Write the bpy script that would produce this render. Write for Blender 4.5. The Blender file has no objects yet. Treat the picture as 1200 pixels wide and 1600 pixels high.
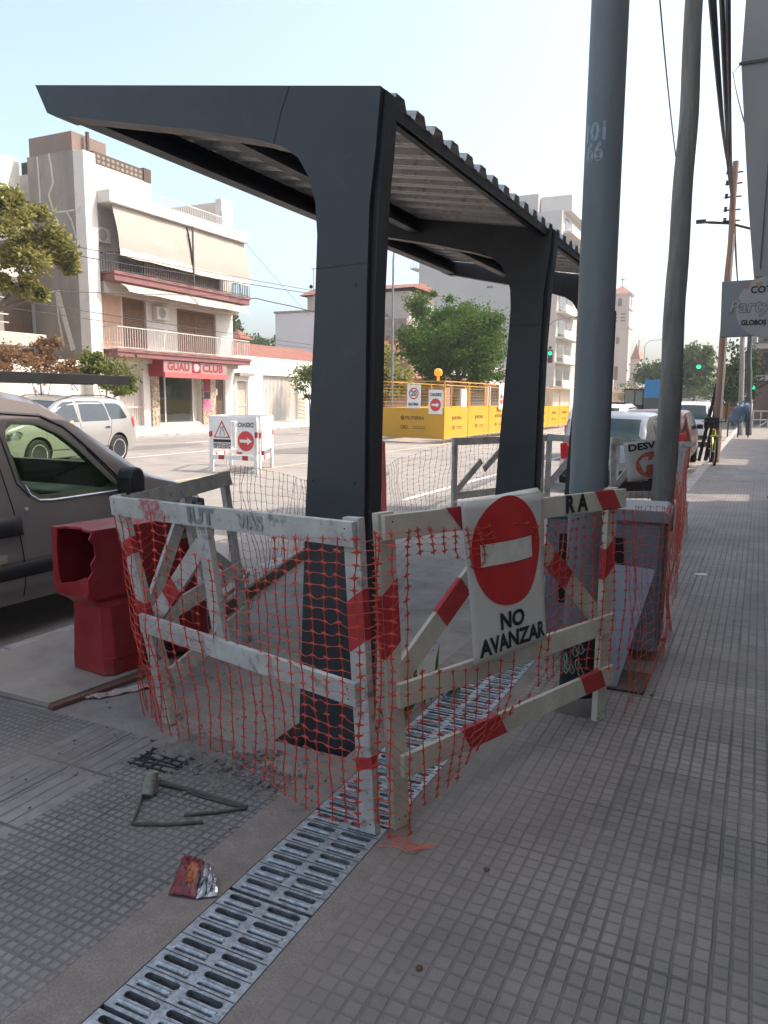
EXPO=0.9
import bpy, bmesh, math, random
from mathutils import Vector, Matrix, noise
random.seed(7)
R=math.radians; PI=math.pi
sc=bpy.context.scene; COL=sc.collection
# ------------------------------------------------------------------ survey of the place (camera solved from the photograph)
AX=Vector((0.89910774,-0.07297599,-0.43160141)); AY=Vector((0.43761562,0.12757608,0.89006568)); AZ=Vector((0.0098914,0.98914046,-0.14664007))
EYE=Vector((0,0,1.5))
def ray(px,py):
    c=Vector((px-600,800-py,1200)); return Vector((AX.dot(c),AY.dot(c),AZ.dot(c)))
def G(px,py,z=0):
    r=ray(px,py); return EYE+r*((z-1.5)/r.z)
def PX(px,py,x):
    r=ray(px,py); return EYE+r*(x/r.x)
def PY(px,py,y):
    r=ray(px,py); return EYE+r*(y/r.y)
# ------------------------------------------------------------------ materials
MATS={}
def nt(m):
    m.use_nodes=True; n=m.node_tree; n.nodes.clear(); return n
def N(n,t,**k):
    x=n.nodes.new(t)
    for a,b in k.items():
        if a.startswith('i_'):
            key=a[2:]; key=int(key) if key.isdigit() else key.replace('_',' ')
            x.inputs[key].default_value=b
        else: setattr(x,a,b)
    return x
def L(n,a,ao,b,bi): n.links.new(a.outputs[ao],b.inputs[bi])
def c4(c): return (c[0],c[1],c[2],1)
def mat(name,col,rough=.6,metal=0,var=.12,scale=6,bump=0,bscale=60,col2=None,thr=(.45,.6),spec=.5,emit=None,trans=0,coat=0,stretch=(1,1,1),alpha=None):
    if name in MATS: return MATS[name]
    m=bpy.data.materials.new(name); n=nt(m)
    out=N(n,'ShaderNodeOutputMaterial'); b=N(n,'ShaderNodeBsdfPrincipled'); L(n,b,0,out,0)
    b.inputs['Roughness'].default_value=rough; b.inputs['Metallic'].default_value=metal; b.inputs['Specular IOR Level'].default_value=spec
    if coat: b.inputs['Coat Weight'].default_value=coat; b.inputs['Coat Roughness'].default_value=.08
    tc=N(n,'ShaderNodeTexCoord'); mp=N(n,'ShaderNodeMapping'); mp.inputs['Scale'].default_value=stretch; L(n,tc,'Object',mp,0)
    nz=N(n,'ShaderNodeTexNoise',i_Scale=scale,i_Detail=6,i_Roughness=.62); L(n,mp,0,nz,'Vector')
    r=N(n,'ShaderNodeMapRange',i_1=.3,i_2=.7,i_3=1-var,i_4=1+var); L(n,nz,0,r,0)
    mx=N(n,'ShaderNodeMix',data_type='RGBA',blend_type='MULTIPLY'); mx.inputs[0].default_value=1
    mx.inputs[6].default_value=c4(col); L(n,r,0,mx,7)
    last=mx; lo=2
    if col2:
        n2=N(n,'ShaderNodeTexNoise',i_Scale=scale*1.7,i_Detail=8,i_Roughness=.7); L(n,mp,0,n2,'Vector')
        r2=N(n,'ShaderNodeMapRange',i_1=thr[0],i_2=thr[1],i_3=0,i_4=1); L(n,n2,0,r2,0)
        m2=N(n,'ShaderNodeMix',data_type='RGBA'); L(n,r2,0,m2,0); L(n,mx,2,m2,6); m2.inputs[7].default_value=c4(col2); last=m2
    L(n,last,2,b,'Base Color')
    rr=N(n,'ShaderNodeMapRange',i_1=.3,i_2=.7,i_3=max(0,rough-.08),i_4=min(1,rough+.1)); L(n,nz,0,rr,0); (None if coat else L(n,rr,0,b,'Roughness'))
    if bump:
        n3=N(n,'ShaderNodeTexNoise',i_Scale=bscale,i_Detail=6,i_Roughness=.6); L(n,mp,0,n3,'Vector')
        bp=N(n,'ShaderNodeBump',i_Strength=bump,i_Distance=.01); L(n,n3,0,bp,'Height'); L(n,bp,0,b,'Normal')
    if emit: b.inputs['Emission Color'].default_value=c4(emit[0]); b.inputs['Emission Strength'].default_value=emit[1]
    if trans: b.inputs['Transmission Weight'].default_value=trans
    if alpha is not None: b.inputs['Alpha'].default_value=alpha
    MATS[name]=m; return m
def glassm(name,tint,rough=.02,refl=.25):
    if name in MATS: return MATS[name]
    m=bpy.data.materials.new(name); n=nt(m); out=N(n,'ShaderNodeOutputMaterial')
    t=N(n,'ShaderNodeBsdfTransparent'); t.inputs[0].default_value=c4(tint); g=N(n,'ShaderNodeBsdfGlossy',i_Roughness=rough)
    f=N(n,'ShaderNodeLayerWeight',i_Blend=.5); pw=N(n,'ShaderNodeMath',operation='POWER'); pw.inputs[1].default_value=4; L(n,f,'Facing',pw,0)
    mx=N(n,'ShaderNodeMixShader'); a=N(n,'ShaderNodeMath',operation='MULTIPLY_ADD'); a.inputs[1].default_value=.8; a.inputs[2].default_value=.04+refl*.1
    L(n,pw,0,a,0); L(n,a,0,mx,0); L(n,t,0,mx,1); L(n,g,0,mx,2); L(n,mx,0,out,0); MATS[name]=m; return m
def leafm(name,c1,c2):
    if name in MATS: return MATS[name]
    m=bpy.data.materials.new(name); n=nt(m); out=N(n,'ShaderNodeOutputMaterial')
    d=N(n,'ShaderNodeBsdfDiffuse'); t=N(n,'ShaderNodeBsdfTranslucent'); mx=N(n,'ShaderNodeMixShader',i_0=.35)
    g=N(n,'ShaderNodeNewGeometry'); cr=N(n,'ShaderNodeMix',data_type='RGBA'); L(n,g,'Random Per Island',cr,0)
    cr.inputs[6].default_value=c4(c1); cr.inputs[7].default_value=c4(c2)
    L(n,cr,2,d,0); L(n,cr,2,t,0); L(n,d,0,mx,1); L(n,t,0,mx,2); L(n,mx,0,out,0); MATS[name]=m; return m
def mth(n,op,a,b=None,c=None):
    x=N(n,'ShaderNodeMath',operation=op)
    for i,v in enumerate((a,b,c)):
        if v is None: continue
        if isinstance(v,(int,float)): x.inputs[i].default_value=v
        else: n.links.new(v,x.inputs[i])
    return x.outputs[0]
def tilem(name,px,py,col,gcol,ox=0,oy=0,every=8,stripe=None,dust=None,groove=.1,bstr=1.0,yw=1.0):
    """small square pavement tiles with grooves; object coordinates = metres in the street"""
    m=bpy.data.materials.new(name); n=nt(m); out=N(n,'ShaderNodeOutputMaterial'); b=N(n,'ShaderNodeBsdfPrincipled',i_Roughness=.62); L(n,b,0,out,0)
    b.inputs['Specular IOR Level'].default_value=.35
    tc=N(n,'ShaderNodeTexCoord'); w=N(n,'ShaderNodeTexNoise',i_Scale=9,i_Detail=2); L(n,tc,'Object',w,'Vector')
    wm=N(n,'ShaderNodeVectorMath',operation='MULTIPLY_ADD'); L(n,w,1,wm,0); wm.inputs[1].default_value=(.006,.006,0); L(n,tc,'Object',wm,2)
    s=N(n,'ShaderNodeSeparateXYZ'); L(n,wm,0,s,0)
    def groov(v,p,o,k,g):
        u=mth(n,'DIVIDE',mth(n,'ADD',v,o),p); f=mth(n,'FRACT',u); d=mth(n,'ABSOLUTE',mth(n,'SUBTRACT',f,.5))   # .5 at joint
        r=N(n,'ShaderNodeMapRange',interpolation_type='SMOOTHSTEP',i_1=.5-g,i_2=.5-g*.35,i_3=0,i_4=1); n.links.new(d,r.inputs[0]); return r.outputs[0],u
    gx,ux=groov(s.outputs[0],px,ox,1,groove); gy,uy=groov(s.outputs[1],py,oy,1,groove)
    JX,_=groov(s.outputs[0],px*every,ox,1,groove/every*1.3); JY,_=groov(s.outputs[1],py*every,oy,1,groove/every*1.3)
    small=mth(n,'MAXIMUM',gx,mth(n,'MULTIPLY',gy,yw))
    if stripe:
        x0,x1,sp=stripe
        ins=mth(n,'MULTIPLY',mth(n,'GREATER_THAN',s.outputs[0],x0),mth(n,'LESS_THAN',s.outputs[0],x1))
        gs,_=groov(s.outputs[0],sp,-x0,1,.1); cr,_=groov(s.outputs[1],.43,.08,1,.06)
        st=mth(n,'MULTIPLY',gs,mth(n,'SUBTRACT',1,cr))
        small=mth(n,'ADD',mth(n,'MULTIPLY',small,mth(n,'SUBTRACT',1,ins)),mth(n,'MULTIPLY',mth(n,'MULTIPLY',st,ins),.8))
    big=mth(n,'MAXIMUM',JX,JY); gr=mth(n,'MAXIMUM',mth(n,'MULTIPLY',small,.85),big)
    # filled with dirt here and there
    d1=N(n,'ShaderNodeTexNoise',i_Scale=1.6,i_Detail=5,i_Roughness=.6); L(n,tc,'Object',d1,'Vector')
    dr=N(n,'ShaderNodeMapRange',i_1=.42,i_2=.68,i_3=0,i_4=.75); L(n,d1,0,dr,0); dirt=dr.outputs[0]
    if dust:
        e=N(n,'ShaderNodeMapRange',i_1=dust[0],i_2=dust[1],i_3=1,i_4=0); n.links.new(mth(n,'ADD',s.outputs[0],mth(n,'MULTIPLY',mth(n,'SUBTRACT',d1.outputs[0],.5),.9)),e.inputs[0])
        far=N(n,'ShaderNodeMapRange',i_1=3.2,i_2=4.2,i_3=1,i_4=0); n.links.new(s.outputs[1],far.inputs[0])
        dirt=mth(n,'MAXIMUM',dirt,mth(n,'MULTIPLY',e.outputs[0],far.outputs[0]))
    gr2=mth(n,'MULTIPLY',gr,mth(n,'SUBTRACT',1,mth(n,'MULTIPLY',dirt,.93)))
    # per-tile value
    wn=N(n,'ShaderNodeTexWhiteNoise',noise_dimensions='2D'); cb=N(n,'ShaderNodeCombineXYZ')
    n.links.new(mth(n,'FLOOR',mth(n,'ADD',ux,.0)),cb.inputs[0]); n.links.new(mth(n,'FLOOR',uy),cb.inputs[1]); L(n,cb,0,wn,0)
    wn2=N(n,'ShaderNodeTexWhiteNoise',noise_dimensions='2D'); cb2=N(n,'ShaderNodeCombineXYZ')
    n.links.new(mth(n,'FLOOR',mth(n,'DIVIDE',ux,every)),cb2.inputs[0]); n.links.new(mth(n,'FLOOR',mth(n,'DIVIDE',uy,every)),cb2.inputs[1]); L(n,cb2,0,wn2,0)
    fine=N(n,'ShaderNodeTexNoise',i_Scale=260,i_Detail=3); L(n,tc,'Object',fine,'Vector')
    mid=N(n,'ShaderNodeTexNoise',i_Scale=5,i_Detail=8,i_Roughness=.65); L(n,tc,'Object',mid,'Vector')
    val=mth(n,'MULTIPLY',mth(n,'MULTIPLY',mth(n,'MULTIPLY_ADD',wn.outputs[0],.2,.9),mth(n,'MULTIPLY_ADD',wn2.outputs[0],.26,.87)),mth(n,'MULTIPLY',mth(n,'MULTIPLY_ADD',fine.outputs[0],.7,.65),mth(n,'MULTIPLY_ADD',mid.outputs[0],.7,.65)))
    big_=N(n,'ShaderNodeTexNoise',i_Scale=.9,i_Detail=6,i_Roughness=.55,i_Distortion=.6); L(n,tc,'Object',big_,'Vector')
    spot=N(n,'ShaderNodeTexVoronoi',i_Scale=4.5); L(n,tc,'Object',spot,'Vector'); sp=N(n,'ShaderNodeMapRange',i_1=.035,i_2=.06,i_3=.72,i_4=1); L(n,spot,'Distance',sp,0)
    val=mth(n,'MULTIPLY',mth(n,'MULTIPLY',val,mth(n,'MULTIPLY_ADD',big_.outputs[0],.9,.55)),sp.outputs[0])
    base=N(n,'ShaderNodeMix',data_type='RGBA',blend_type='MULTIPLY',i_0=1.0); base.inputs[6].default_value=c4(col); n.links.new(val,base.inputs[7])
    sk=N(n,'ShaderNodeTexNoise',i_Scale=170,i_Detail=2,i_Roughness=.7); L(n,tc,'Object',sk,'Vector'); skr=N(n,'ShaderNodeMapRange',i_1=.66,i_2=.74,i_3=0,i_4=.45); L(n,sk,0,skr,0)
    ws=N(n,'ShaderNodeMix',data_type='RGBA'); n.links.new(mth(n,'MULTIPLY',skr.outputs[0],mth(n,'SUBTRACT',1,dirt)),ws.inputs[0]); L(n,base,2,ws,6); ws.inputs[7].default_value=(.5,.48,.45,1)  # pale specks: wear, with its glints painted into the colour
    dm=N(n,'ShaderNodeMix',data_type='RGBA'); n.links.new(mth(n,'MULTIPLY',dirt,.55),dm.inputs[0]); L(n,ws,2,dm,6); dm.inputs[7].default_value=(col[0]*1.05,col[1]*.98,col[2]*.9,1)
    gm=N(n,'ShaderNodeMix',data_type='RGBA'); n.links.new(gr2,gm.inputs[0]); L(n,dm,2,gm,6); gm.inputs[7].default_value=c4(gcol); L(n,gm,2,b,'Base Color')
    h=mth(n,'ADD',mth(n,'MULTIPLY',gr2,-1),mth(n,'MULTIPLY',fine.outputs[0],.22))
    h=mth(n,'ADD',h,mth(n,'MULTIPLY',wn.outputs[0],.10))
    bp=N(n,'ShaderNodeBump',i_Strength=bstr,i_Distance=.006); n.links.new(h,bp.inputs['Height']); L(n,bp,0,b,'Normal')
    # glittering wear
    rg=N(n,'ShaderNodeMapRange',i_1=.4,i_2=.75,i_3=.7,i_4=.38); L(n,fine,0,rg,0); L(n,rg,0,b,'Roughness')
    MATS[name]=m; return m
def cloudmat(name,col,dark,scale=1.2,bump=.3,rough=.85,stain=(.5,.68),joint=None):
    """worn concrete / asphalt with large stains and fine grain"""
    if name in MATS: return MATS[name]
    m=bpy.data.materials.new(name); n=nt(m); out=N(n,'ShaderNodeOutputMaterial'); b=N(n,'ShaderNodeBsdfPrincipled',i_Roughness=rough); L(n,b,0,out,0)
    b.inputs['Specular IOR Level'].default_value=.3
    tc=N(n,'ShaderNodeTexCoord')
    a=N(n,'ShaderNodeTexNoise',i_Scale=scale,i_Detail=9,i_Roughness=.62); L(n,tc,'Object',a,'Vector')
    r=N(n,'ShaderNodeMapRange',i_1=stain[0],i_2=stain[1],i_3=0,i_4=1); L(n,a,0,r,0)
    mx=N(n,'ShaderNodeMix',data_type='RGBA'); L(n,r,0,mx,0); mx.inputs[6].default_value=c4(col); mx.inputs[7].default_value=c4(dark)
    f=N(n,'ShaderNodeTexNoise',i_Scale=140,i_Detail=4); L(n,tc,'Object',f,'Vector'); fr=N(n,'ShaderNodeMapRange',i_1=.3,i_2=.7,i_3=.82,i_4=1.18); L(n,f,0,fr,0)
    k=N(n,'ShaderNodeTexNoise',i_Scale=scale*6,i_Detail=5); L(n,tc,'Object',k,'Vector'); kr=N(n,'ShaderNodeMapRange',i_1=.3,i_2=.7,i_3=.88,i_4=1.12); L(n,k,0,kr,0)
    m1=N(n,'ShaderNodeMix',data_type='RGBA',blend_type='MULTIPLY',i_0=1.0); L(n,mx,2,m1,6); n.links.new(mth(n,'MULTIPLY',fr.outputs[0],kr.outputs[0]),m1.inputs[7]); L(n,m1,2,b,'Base Color')
    hh=mth(n,'ADD',f.outputs[0],mth(n,'MULTIPLY',k.outputs[0],1.5))
    bp=N(n,'ShaderNodeBump',i_Strength=bump,i_Distance=.004); n.links.new(hh,bp.inputs['Height']); L(n,bp,0,b,'Normal')
    MATS[name]=m; return m
def brickm(name,c1,c2,mortar,w=.3,h=.12,sc_=1.0,bump=.6):
    if name in MATS: return MATS[name]
    m=bpy.data.materials.new(name); n=nt(m); out=N(n,'ShaderNodeOutputMaterial'); b=N(n,'ShaderNodeBsdfPrincipled',i_Roughness=.85); L(n,b,0,out,0)
    tc=N(n,'ShaderNodeTexCoord'); s=N(n,'ShaderNodeSeparateXYZ'); L(n,tc,'Object',s,0); cb=N(n,'ShaderNodeCombineXYZ')
    n.links.new(mth(n,'ADD',s.outputs[0],s.outputs[1]),cb.inputs[0]); n.links.new(s.outputs[2],cb.inputs[1])
    k=N(n,'ShaderNodeTexBrick',i_Scale=sc_); k.inputs['Brick Width'].default_value=w; k.inputs['Row Height'].default_value=h; k.inputs['Mortar Size'].default_value=.012
    k.inputs['Color1'].default_value=c4(c1); k.inputs['Color2'].default_value=c4(c2); k.inputs['Mortar'].default_value=c4(mortar); L(n,cb,0,k,'Vector'); L(n,k,0,b,'Base Color')
    bp=N(n,'ShaderNodeBump',i_Strength=bump,i_Distance=.02,invert=True); L(n,k,1,bp,'Height'); L(n,bp,0,b,'Normal'); MATS[name]=m; return m

M_black=mat('black powder coated steel',(.040,.043,.047),.45,var=.3,scale=3,bump=.08,bscale=300,col2=(.075,.072,.068),thr=(.56,.82))
M_blackside=mat('black steel',(.028,.029,.032),.5,var=.2)
M_zinc=mat('galvanized sheet',(.50,.48,.45),.45,metal=.25,var=.15,scale=14,bump=.05,col2=(.22,.22,.22),thr=(.5,.7))
M_cast=mat('galvanized cast iron',(.40,.43,.45),.4,metal=.7,var=.35,scale=34,bump=.4,bscale=120,col2=(.20,.21,.22),thr=(.52,.7))
M_castd=mat('dirty casting seam',(.10,.10,.10),.8,var=.3)
M_white=mat('white painted timber',(.50,.48,.44),.7,var=.2,scale=9,bump=.35,bscale=120,col2=(.24,.215,.185),thr=(.55,.66))
M_cream=mat('cream painted timber',(.56,.52,.42),.65,var=.15,scale=7,bump=.25,bscale=120,col2=(.30,.26,.20),thr=(.6,.72))
M_greyw=mat('weathered grey timber',(.50,.47,.43),.85,var=.3,scale=9,bump=.5,bscale=90,col2=(.26,.235,.21),thr=(.55,.68))
M_bright=mat('fresh white painted timber',(.78,.77,.74),.6,var=.08,scale=5,bump=.15,col2=(.5,.46,.42),thr=(.66,.76))
M_redp=mat('red paint band',(.44,.03,.035),.55,var=.25,scale=20,bump=.2,col2=(.33,.10,.09),thr=(.62,.74))
M_redfade=mat('faded red paint',(.42,.12,.12),.7,var=.25,scale=24,col2=(.40,.36,.33),thr=(.46,.56))
M_plast=mat('red plastic',(.30,.016,.02),.42,var=.3,scale=6,bump=.25,bscale=30,col2=(.20,.06,.055),thr=(.54,.72))
M_dkin=mat('dark hollow inside',(.02,.01,.01),.9)
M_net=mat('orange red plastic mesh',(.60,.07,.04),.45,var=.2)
M_netback=mat('dirty red mesh with backlit shade in colour',(.19,.045,.035),.6,var=.2)  # dirty far nets, their backlit dark put into the colour
M_sign=mat('white vinyl sheet',(.62,.60,.54),.45,var=.06,scale=3,bump=.08,bscale=8,col2=(.45,.41,.35),thr=(.66,.8))
M_signred=mat('sign red',(.52,.022,.022),.42,var=.12,scale=12)
M_signwht=mat('sign white',(.64,.61,.54),.5,var=.12,scale=20)
M_ink=mat('black ink',(.012,.013,.014),.5,var=.1)
M_inkgrey=mat('faded grey ink',(.22,.225,.22),.7,var=.3,scale=40)
M_rust=mat('rusty steel',(.12,.07,.045),.85,var=.4,scale=30,bump=.4)
M_bolt=mat('dark bolt',(.05,.045,.04),.5,metal=.6)
M_wire=mat('black cable',(.03,.03,.032),.6,var=.1)
M_conc=cloudmat('concrete slab',(.265,.24,.215),(.18,.165,.15),1.3,.5)
M_conc2=cloudmat('smooth mortar strip',(.225,.19,.165),(.155,.137,.125),2.2,.35)
M_kerb=cloudmat('kerb stone',(.36,.345,.32),(.22,.21,.2),3,.5)
M_asph=cloudmat('worn asphalt',(.24,.22,.20),(.165,.152,.14),.35,.6,.9)
M_pave=cloudmat('far pavement concrete',(.42,.38,.34),(.33,.30,.27),.5,.4)
M_dirt=cloudmat('loose grey dirt',(.20,.18,.16),(.12,.105,.095),9,1.0,.95)
M_ply=mat('dusty plywood',(.30,.26,.22),.8,var=.12,scale=3,col2=(.22,.19,.17),thr=(.5,.7),bump=.2)
M_plyedge=mat('plywood edge',(.16,.08,.06),.85,var=.3,scale=20)
M_tileR=tilem('grey square paving tiles',.048,.0495,(.225,.199,.178),(.112,.10,.09),ox=.008,yw=.75,every=8,dust=(-1.15,-.25),groove=.13,bstr=.8)
M_tileL=tilem('grey paving tiles with ribbed band',.0335,.0352,(.212,.196,.182),(.098,.091,.084),ox=.02,every=12,stripe=(-2.66,-2.225,.0625),groove=.2,bstr=.9)
# ------------------------------------------------------------------ mesh builder
class MB:
    def __init__(s): s.v=[]; s.f=[]; s.m=[]
    def add(s,vs,fs,mi=0):
        o=len(s.v); s.v+= [tuple(v) for v in vs]; s.f+=[tuple(i+o for i in f) for f in fs]; s.m+=[mi]*len(fs)
    def box(s,x0,x1,y0,y1,z0,z1,mi=0):
        s.add([(x0,y0,z0),(x1,y0,z0),(x1,y1,z0),(x0,y1,z0),(x0,y0,z1),(x1,y0,z1),(x1,y1,z1),(x0,y1,z1)],
              [(0,3,2,1),(4,5,6,7),(0,1,5,4),(1,2,6,5),(2,3,7,6),(3,0,4,7)],mi)
    def beam(s,p,q,w,t,nrm,mi=0,ext=0):
        """plank from p to q; width w across, thickness t along nrm"""
        p=Vector(p); q=Vector(q); d=(q-p).normalized(); p=p-d*ext; q=q+d*ext
        n=Vector(nrm); n=(n-d*n.dot(d)).normalized(); a=d.cross(n).normalized()*w/2; b=n*t/2
        vs=[p-a-b,p+a-b,p+a+b,p-a+b,q-a-b,q+a-b,q+a+b,q-a+b]
        s.add(vs,[(0,1,2,3),(7,6,5,4),(0,4,5,1),(1,5,6,2),(2,6,7,3),(3,7,4,0)],mi)
    def quad(s,a,b,c,d,mi=0): s.add([a,b,c,d],[(0,1,2,3)],mi)
    def tube(s,pts,r,n=6,mi=0,cap=True):
        pts=[Vector(p) for p in pts]; rs=r if isinstance(r,(list,tuple)) else [r]*len(pts)
        vs=[];fs=[]; up=None
        for i,p in enumerate(pts):
            d=(pts[min(i+1,len(pts)-1)]-pts[max(i-1,0)]); 
            if d.length<1e-9: d=Vector((0,0,1))
            d.normalize()
            if up is None: up=Vector((0,0,1)) if abs(d.z)<.9 else Vector((1,0,0))
            a=d.cross(up)
            if a.length<1e-6: a=d.cross(Vector((1,0.1,0)))
            a.normalize(); b=d.cross(a).normalized(); up=-b if False else up
            for k in range(n):
                t=2*PI*k/n; vs.append(p+(a*math.cos(t)+b*math.sin(t))*rs[i])
        for i in range(len(pts)-1):
            for k in range(n):
                k2=(k+1)%n; fs.append((i*n+k,i*n+k2,(i+1)*n+k2,(i+1)*n+k))
        if cap: fs.append(tuple(range(n))[::-1]); fs.append(tuple((len(pts)-1)*n+k for k in range(n)))
        s.add(vs,fs,mi)
    def lathe(s,prof,c,axis='z',n=24,mi=0,M=None):
        """prof: list of (r,h) ; axis direction"""
        vs=[];fs=[]
        for r,h in prof:
            for k in range(n):
                t=2*PI*k/n; x,y,z=r*math.cos(t),r*math.sin(t),h
                if axis=='x': x,y,z=h,x,y
                elif axis=='y': x,y,z=x,h,y
                vs.append(Vector((x,y,z))+Vector(c))
        for i in range(len(prof)-1):
            for k in range(n):
                k2=(k+1)%n; fs.append((i*n+k,i*n+k2,(i+1)*n+k2,(i+1)*n+k))
        if prof[0][0]>1e-6: fs.append(tuple(range(n))[::-1])
        if prof[-1][0]>1e-6: fs.append(tuple((len(prof)-1)*n+k for k in range(n)))
        s.add(vs,fs,mi)
    def prism(s,poly,f,a,b,mi=0):
        """poly 2d list; f(u,v,w)->3d ; extrude w from a to b"""
        n=len(poly); vs=[f(u,v,a) for u,v in poly]+[f(u,v,b) for u,v in poly]
        fs=[tuple(range(n))[::-1],tuple(range(n,2*n))]+[(i,(i+1)%n,n+(i+1)%n,n+i) for i in range(n)]
        s.add(vs,fs,mi)
    def grid(s,fn,nu,nv,mi=0,thick=None):
        vs=[fn(i/nu,j/nv) for i in range(nu+1) for j in range(nv+1)]
        fs=[(i*(nv+1)+j,(i+1)*(nv+1)+j,(i+1)*(nv+1)+j+1,i*(nv+1)+j+1) for i in range(nu) for j in range(nv)]
        s.add(vs,fs,mi)
    def build(s,name,mats,parent=None,smooth=False,bevel=0,loc=None,solid=0,fix=True):
        me=bpy.data.meshes.new(name); me.from_pydata([tuple(v) for v in s.v],[],s.f); 
        if not isinstance(mats,(list,tuple)): mats=[mats]
        for m in mats: me.materials.append(m)
        for p,mi in zip(me.polygons,s.m): p.material_index=mi; p.use_smooth=smooth
        if fix:
            bm=bmesh.new(); bm.from_mesh(me); bmesh.ops.recalc_face_normals(bm,faces=bm.faces); bm.to_mesh(me); bm.free()
        o=bpy.data.objects.new(name,me); COL.objects.link(o)
        if parent is not None:
            o.parent=parent; o.matrix_parent_inverse=parent.matrix_basis.inverted()
        if bevel:
            b=o.modifiers.new('bevel','BEVEL'); b.width=bevel; b.segments=2; b.limit_method='ANGLE'; b.angle_limit=R(40)
        if solid:
            b=o.modifiers.new('solid','SOLIDIFY'); b.thickness=solid; b.offset=0
        if smooth and not bevel:
            try: me.set_sharp_from_angle(angle=R(38))
            except Exception: pass
        return o
def tag(o,label=None,cat=None,group=None,kind=None):
    if label: o['label']=label
    if cat: o['category']=cat
    if group: o['group']=group
    if kind: o['kind']=kind
    return o
def thing(name,label,cat,loc=(0,0,0),rz=0,group=None):
    o=bpy.data.objects.new(name,None); COL.objects.link(o); o.location=loc; o.rotation_euler=(0,0,rz); o.empty_display_size=.2
    return tag(o,label,cat,group)
def child(mb,name,mats,parent,**k):
    """mesh given in the parent's own coordinates"""
    o=mb.build(name,mats,None,**k); o.parent=parent; return o
def kids(o): return [c for c in bpy.data.objects if c.parent==o]
def dup(root,loc=None,rz=None,label=None,scale=None):
    def rec(o,par):
        c=o.copy(); COL.objects.link(c)
        if par is not None: c.parent=par
        for k in kids(o):
            if k!=c: rec(k,c)
        return c
    r=rec(root,None)
    if loc is not None: r.location=loc
    if rz is not None: r.rotation_euler=(0,0,rz)
    if label: r['label']=label
    if scale: r.scale=scale
    return r
def flatten(o):
    """apply modifiers without operators"""
    dg=bpy.context.evaluated_depsgraph_get(); me=bpy.data.meshes.new_from_object(o.evaluated_get(dg)); o.modifiers.clear(); o.data=me
_tc={}
def text_verts(txt,size,bold=0.0,shear=0):
    cu=bpy.data.curves.new('t','FONT'); cu.body=txt; cu.size=size; cu.align_x='CENTER'; cu.align_y='CENTER'; cu.offset=bold; cu.resolution_u=3; cu.shear=shear
    o=bpy.data.objects.new('t',cu); COL.objects.link(o); dg=bpy.context.evaluated_depsgraph_get(); dg.update(); me=bpy.data.meshes.new_from_object(o.evaluated_get(dg))
    vs=[v.co.copy() for v in me.vertices]; fs=[tuple(p.vertices) for p in me.polygons]
    bpy.data.objects.remove(o); bpy.data.curves.remove(cu); bpy.data.meshes.remove(me); return vs,fs
def put_text(mb,txt,size,f,mi=0,bold=0.0,w=None,shear=0):
    """f(u,v)->3d ; optional total width w to squeeze to"""
    vs,fs=text_verts(txt,size,bold,shear)
    if w:
        x0=min(v.x for v in vs); x1=max(v.x for v in vs); k=w/(x1-x0); c=(x0+x1)/2
        for v in vs: v.x=(v.x-c)*k
    mb.add([f(v.x,v.y) for v in vs],fs,mi)
def frame3(o,right,up,off=0.0):
    o=Vector(o); r=Vector(right).normalized(); u=Vector(up).normalized(); n=r.cross(u)
    return lambda a,b,c=0: o+r*a+u*b+n*(c+off)
def circle(cx,cy,r,n=32,a0=0): return [(cx+r*math.cos(a0+2*PI*i/n),cy+r*math.sin(a0+2*PI*i/n)) for i in range(n)]
def flat(mb,poly,f,off,mi): mb.add([f(u,v,off) for u,v in poly],[tuple(range(len(poly)))],mi)
ARROW=[(-1,-.22),(.25,-.22),(.25,-.55),(1,0),(.25,.55),(.25,.22),(-1,.22)]
# ------------------------------------------------------------------ ground
def rect(name,x0,x1,y0,y1,z,m,nx=1,ny=1,zf=None):
    mb=MB(); 
    mb.grid(lambda u,v:(x0+(x1-x0)*u,y0+(y1-y0)*v,z if zf is None else zf(x0+(x1-x0)*u)),nx,ny)
    o=mb.build(name,m); return tag(o,kind='structure')
rect('ground',-1200,1200,-400,2500,-.20,M_asph)
RZ=[(-60,-.02),(-20.3,-.04),(-14,0),(-9,-.01),(-5,-.10),(-1,-.13)]
def roadz(x):
    for (a,za),(b,zb) in zip(RZ,RZ[1:]):
        if a<=x<=b: return za+(zb-za)*(x-a)/(b-a)
    return RZ[0][1] if x<RZ[0][0] else RZ[-1][1]
rect('road',-20.35,-1.15,-30,420,0,M_asph,48,1,roadz)
def slab(name,x0,x1,y0,y1,zt,th,m):
    mb=MB(); mb.box(x0,x1,y0,y1,zt-th,zt); return tag(mb.build(name,m),kind='structure')
slab('pavement',-1.0,2.6,-3,60,0,.18,M_tileR)
slab('pavement',-3.84,-1.545,-3,2.455,0,.18,M_tileL)
mb=MB()   # mortar strips beside the drain
mb.box(-1.545,-1.37,-3,2.68,-.18,-.001); mb.box(-1.47,-1.37,2.68,3.02,-.18,-.001); mb.box(-1.545,-1.37,3.02,10.6,-.18,-.001)
mb.box(-1.07,-1.0,-3,10.6,-.18,-.001); mb.box(-1.37,-1.07,5.6,10.6,-.18,-.001)
tag(mb.build('mortar_strip',M_conc2),kind='structure')
mb=MB() # concrete slab, with the pit round the first shelter post left open
mb.box(-3.84,-1.83,2.455,10.6,-.18,-.002); mb.box(-1.83,-1.545,2.455,2.68,-.18,-.002); mb.box(-1.83,-1.545,3.02,10.6,-.18,-.002)
tag(mb.build('concrete_slab',M_conc),kind='structure')
mb=MB(); mb.box(-1.84,-1.46,2.66,3.04,-.45,-.3); tag(mb.build('pit_bottom',M_dirt),kind='structure')
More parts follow.
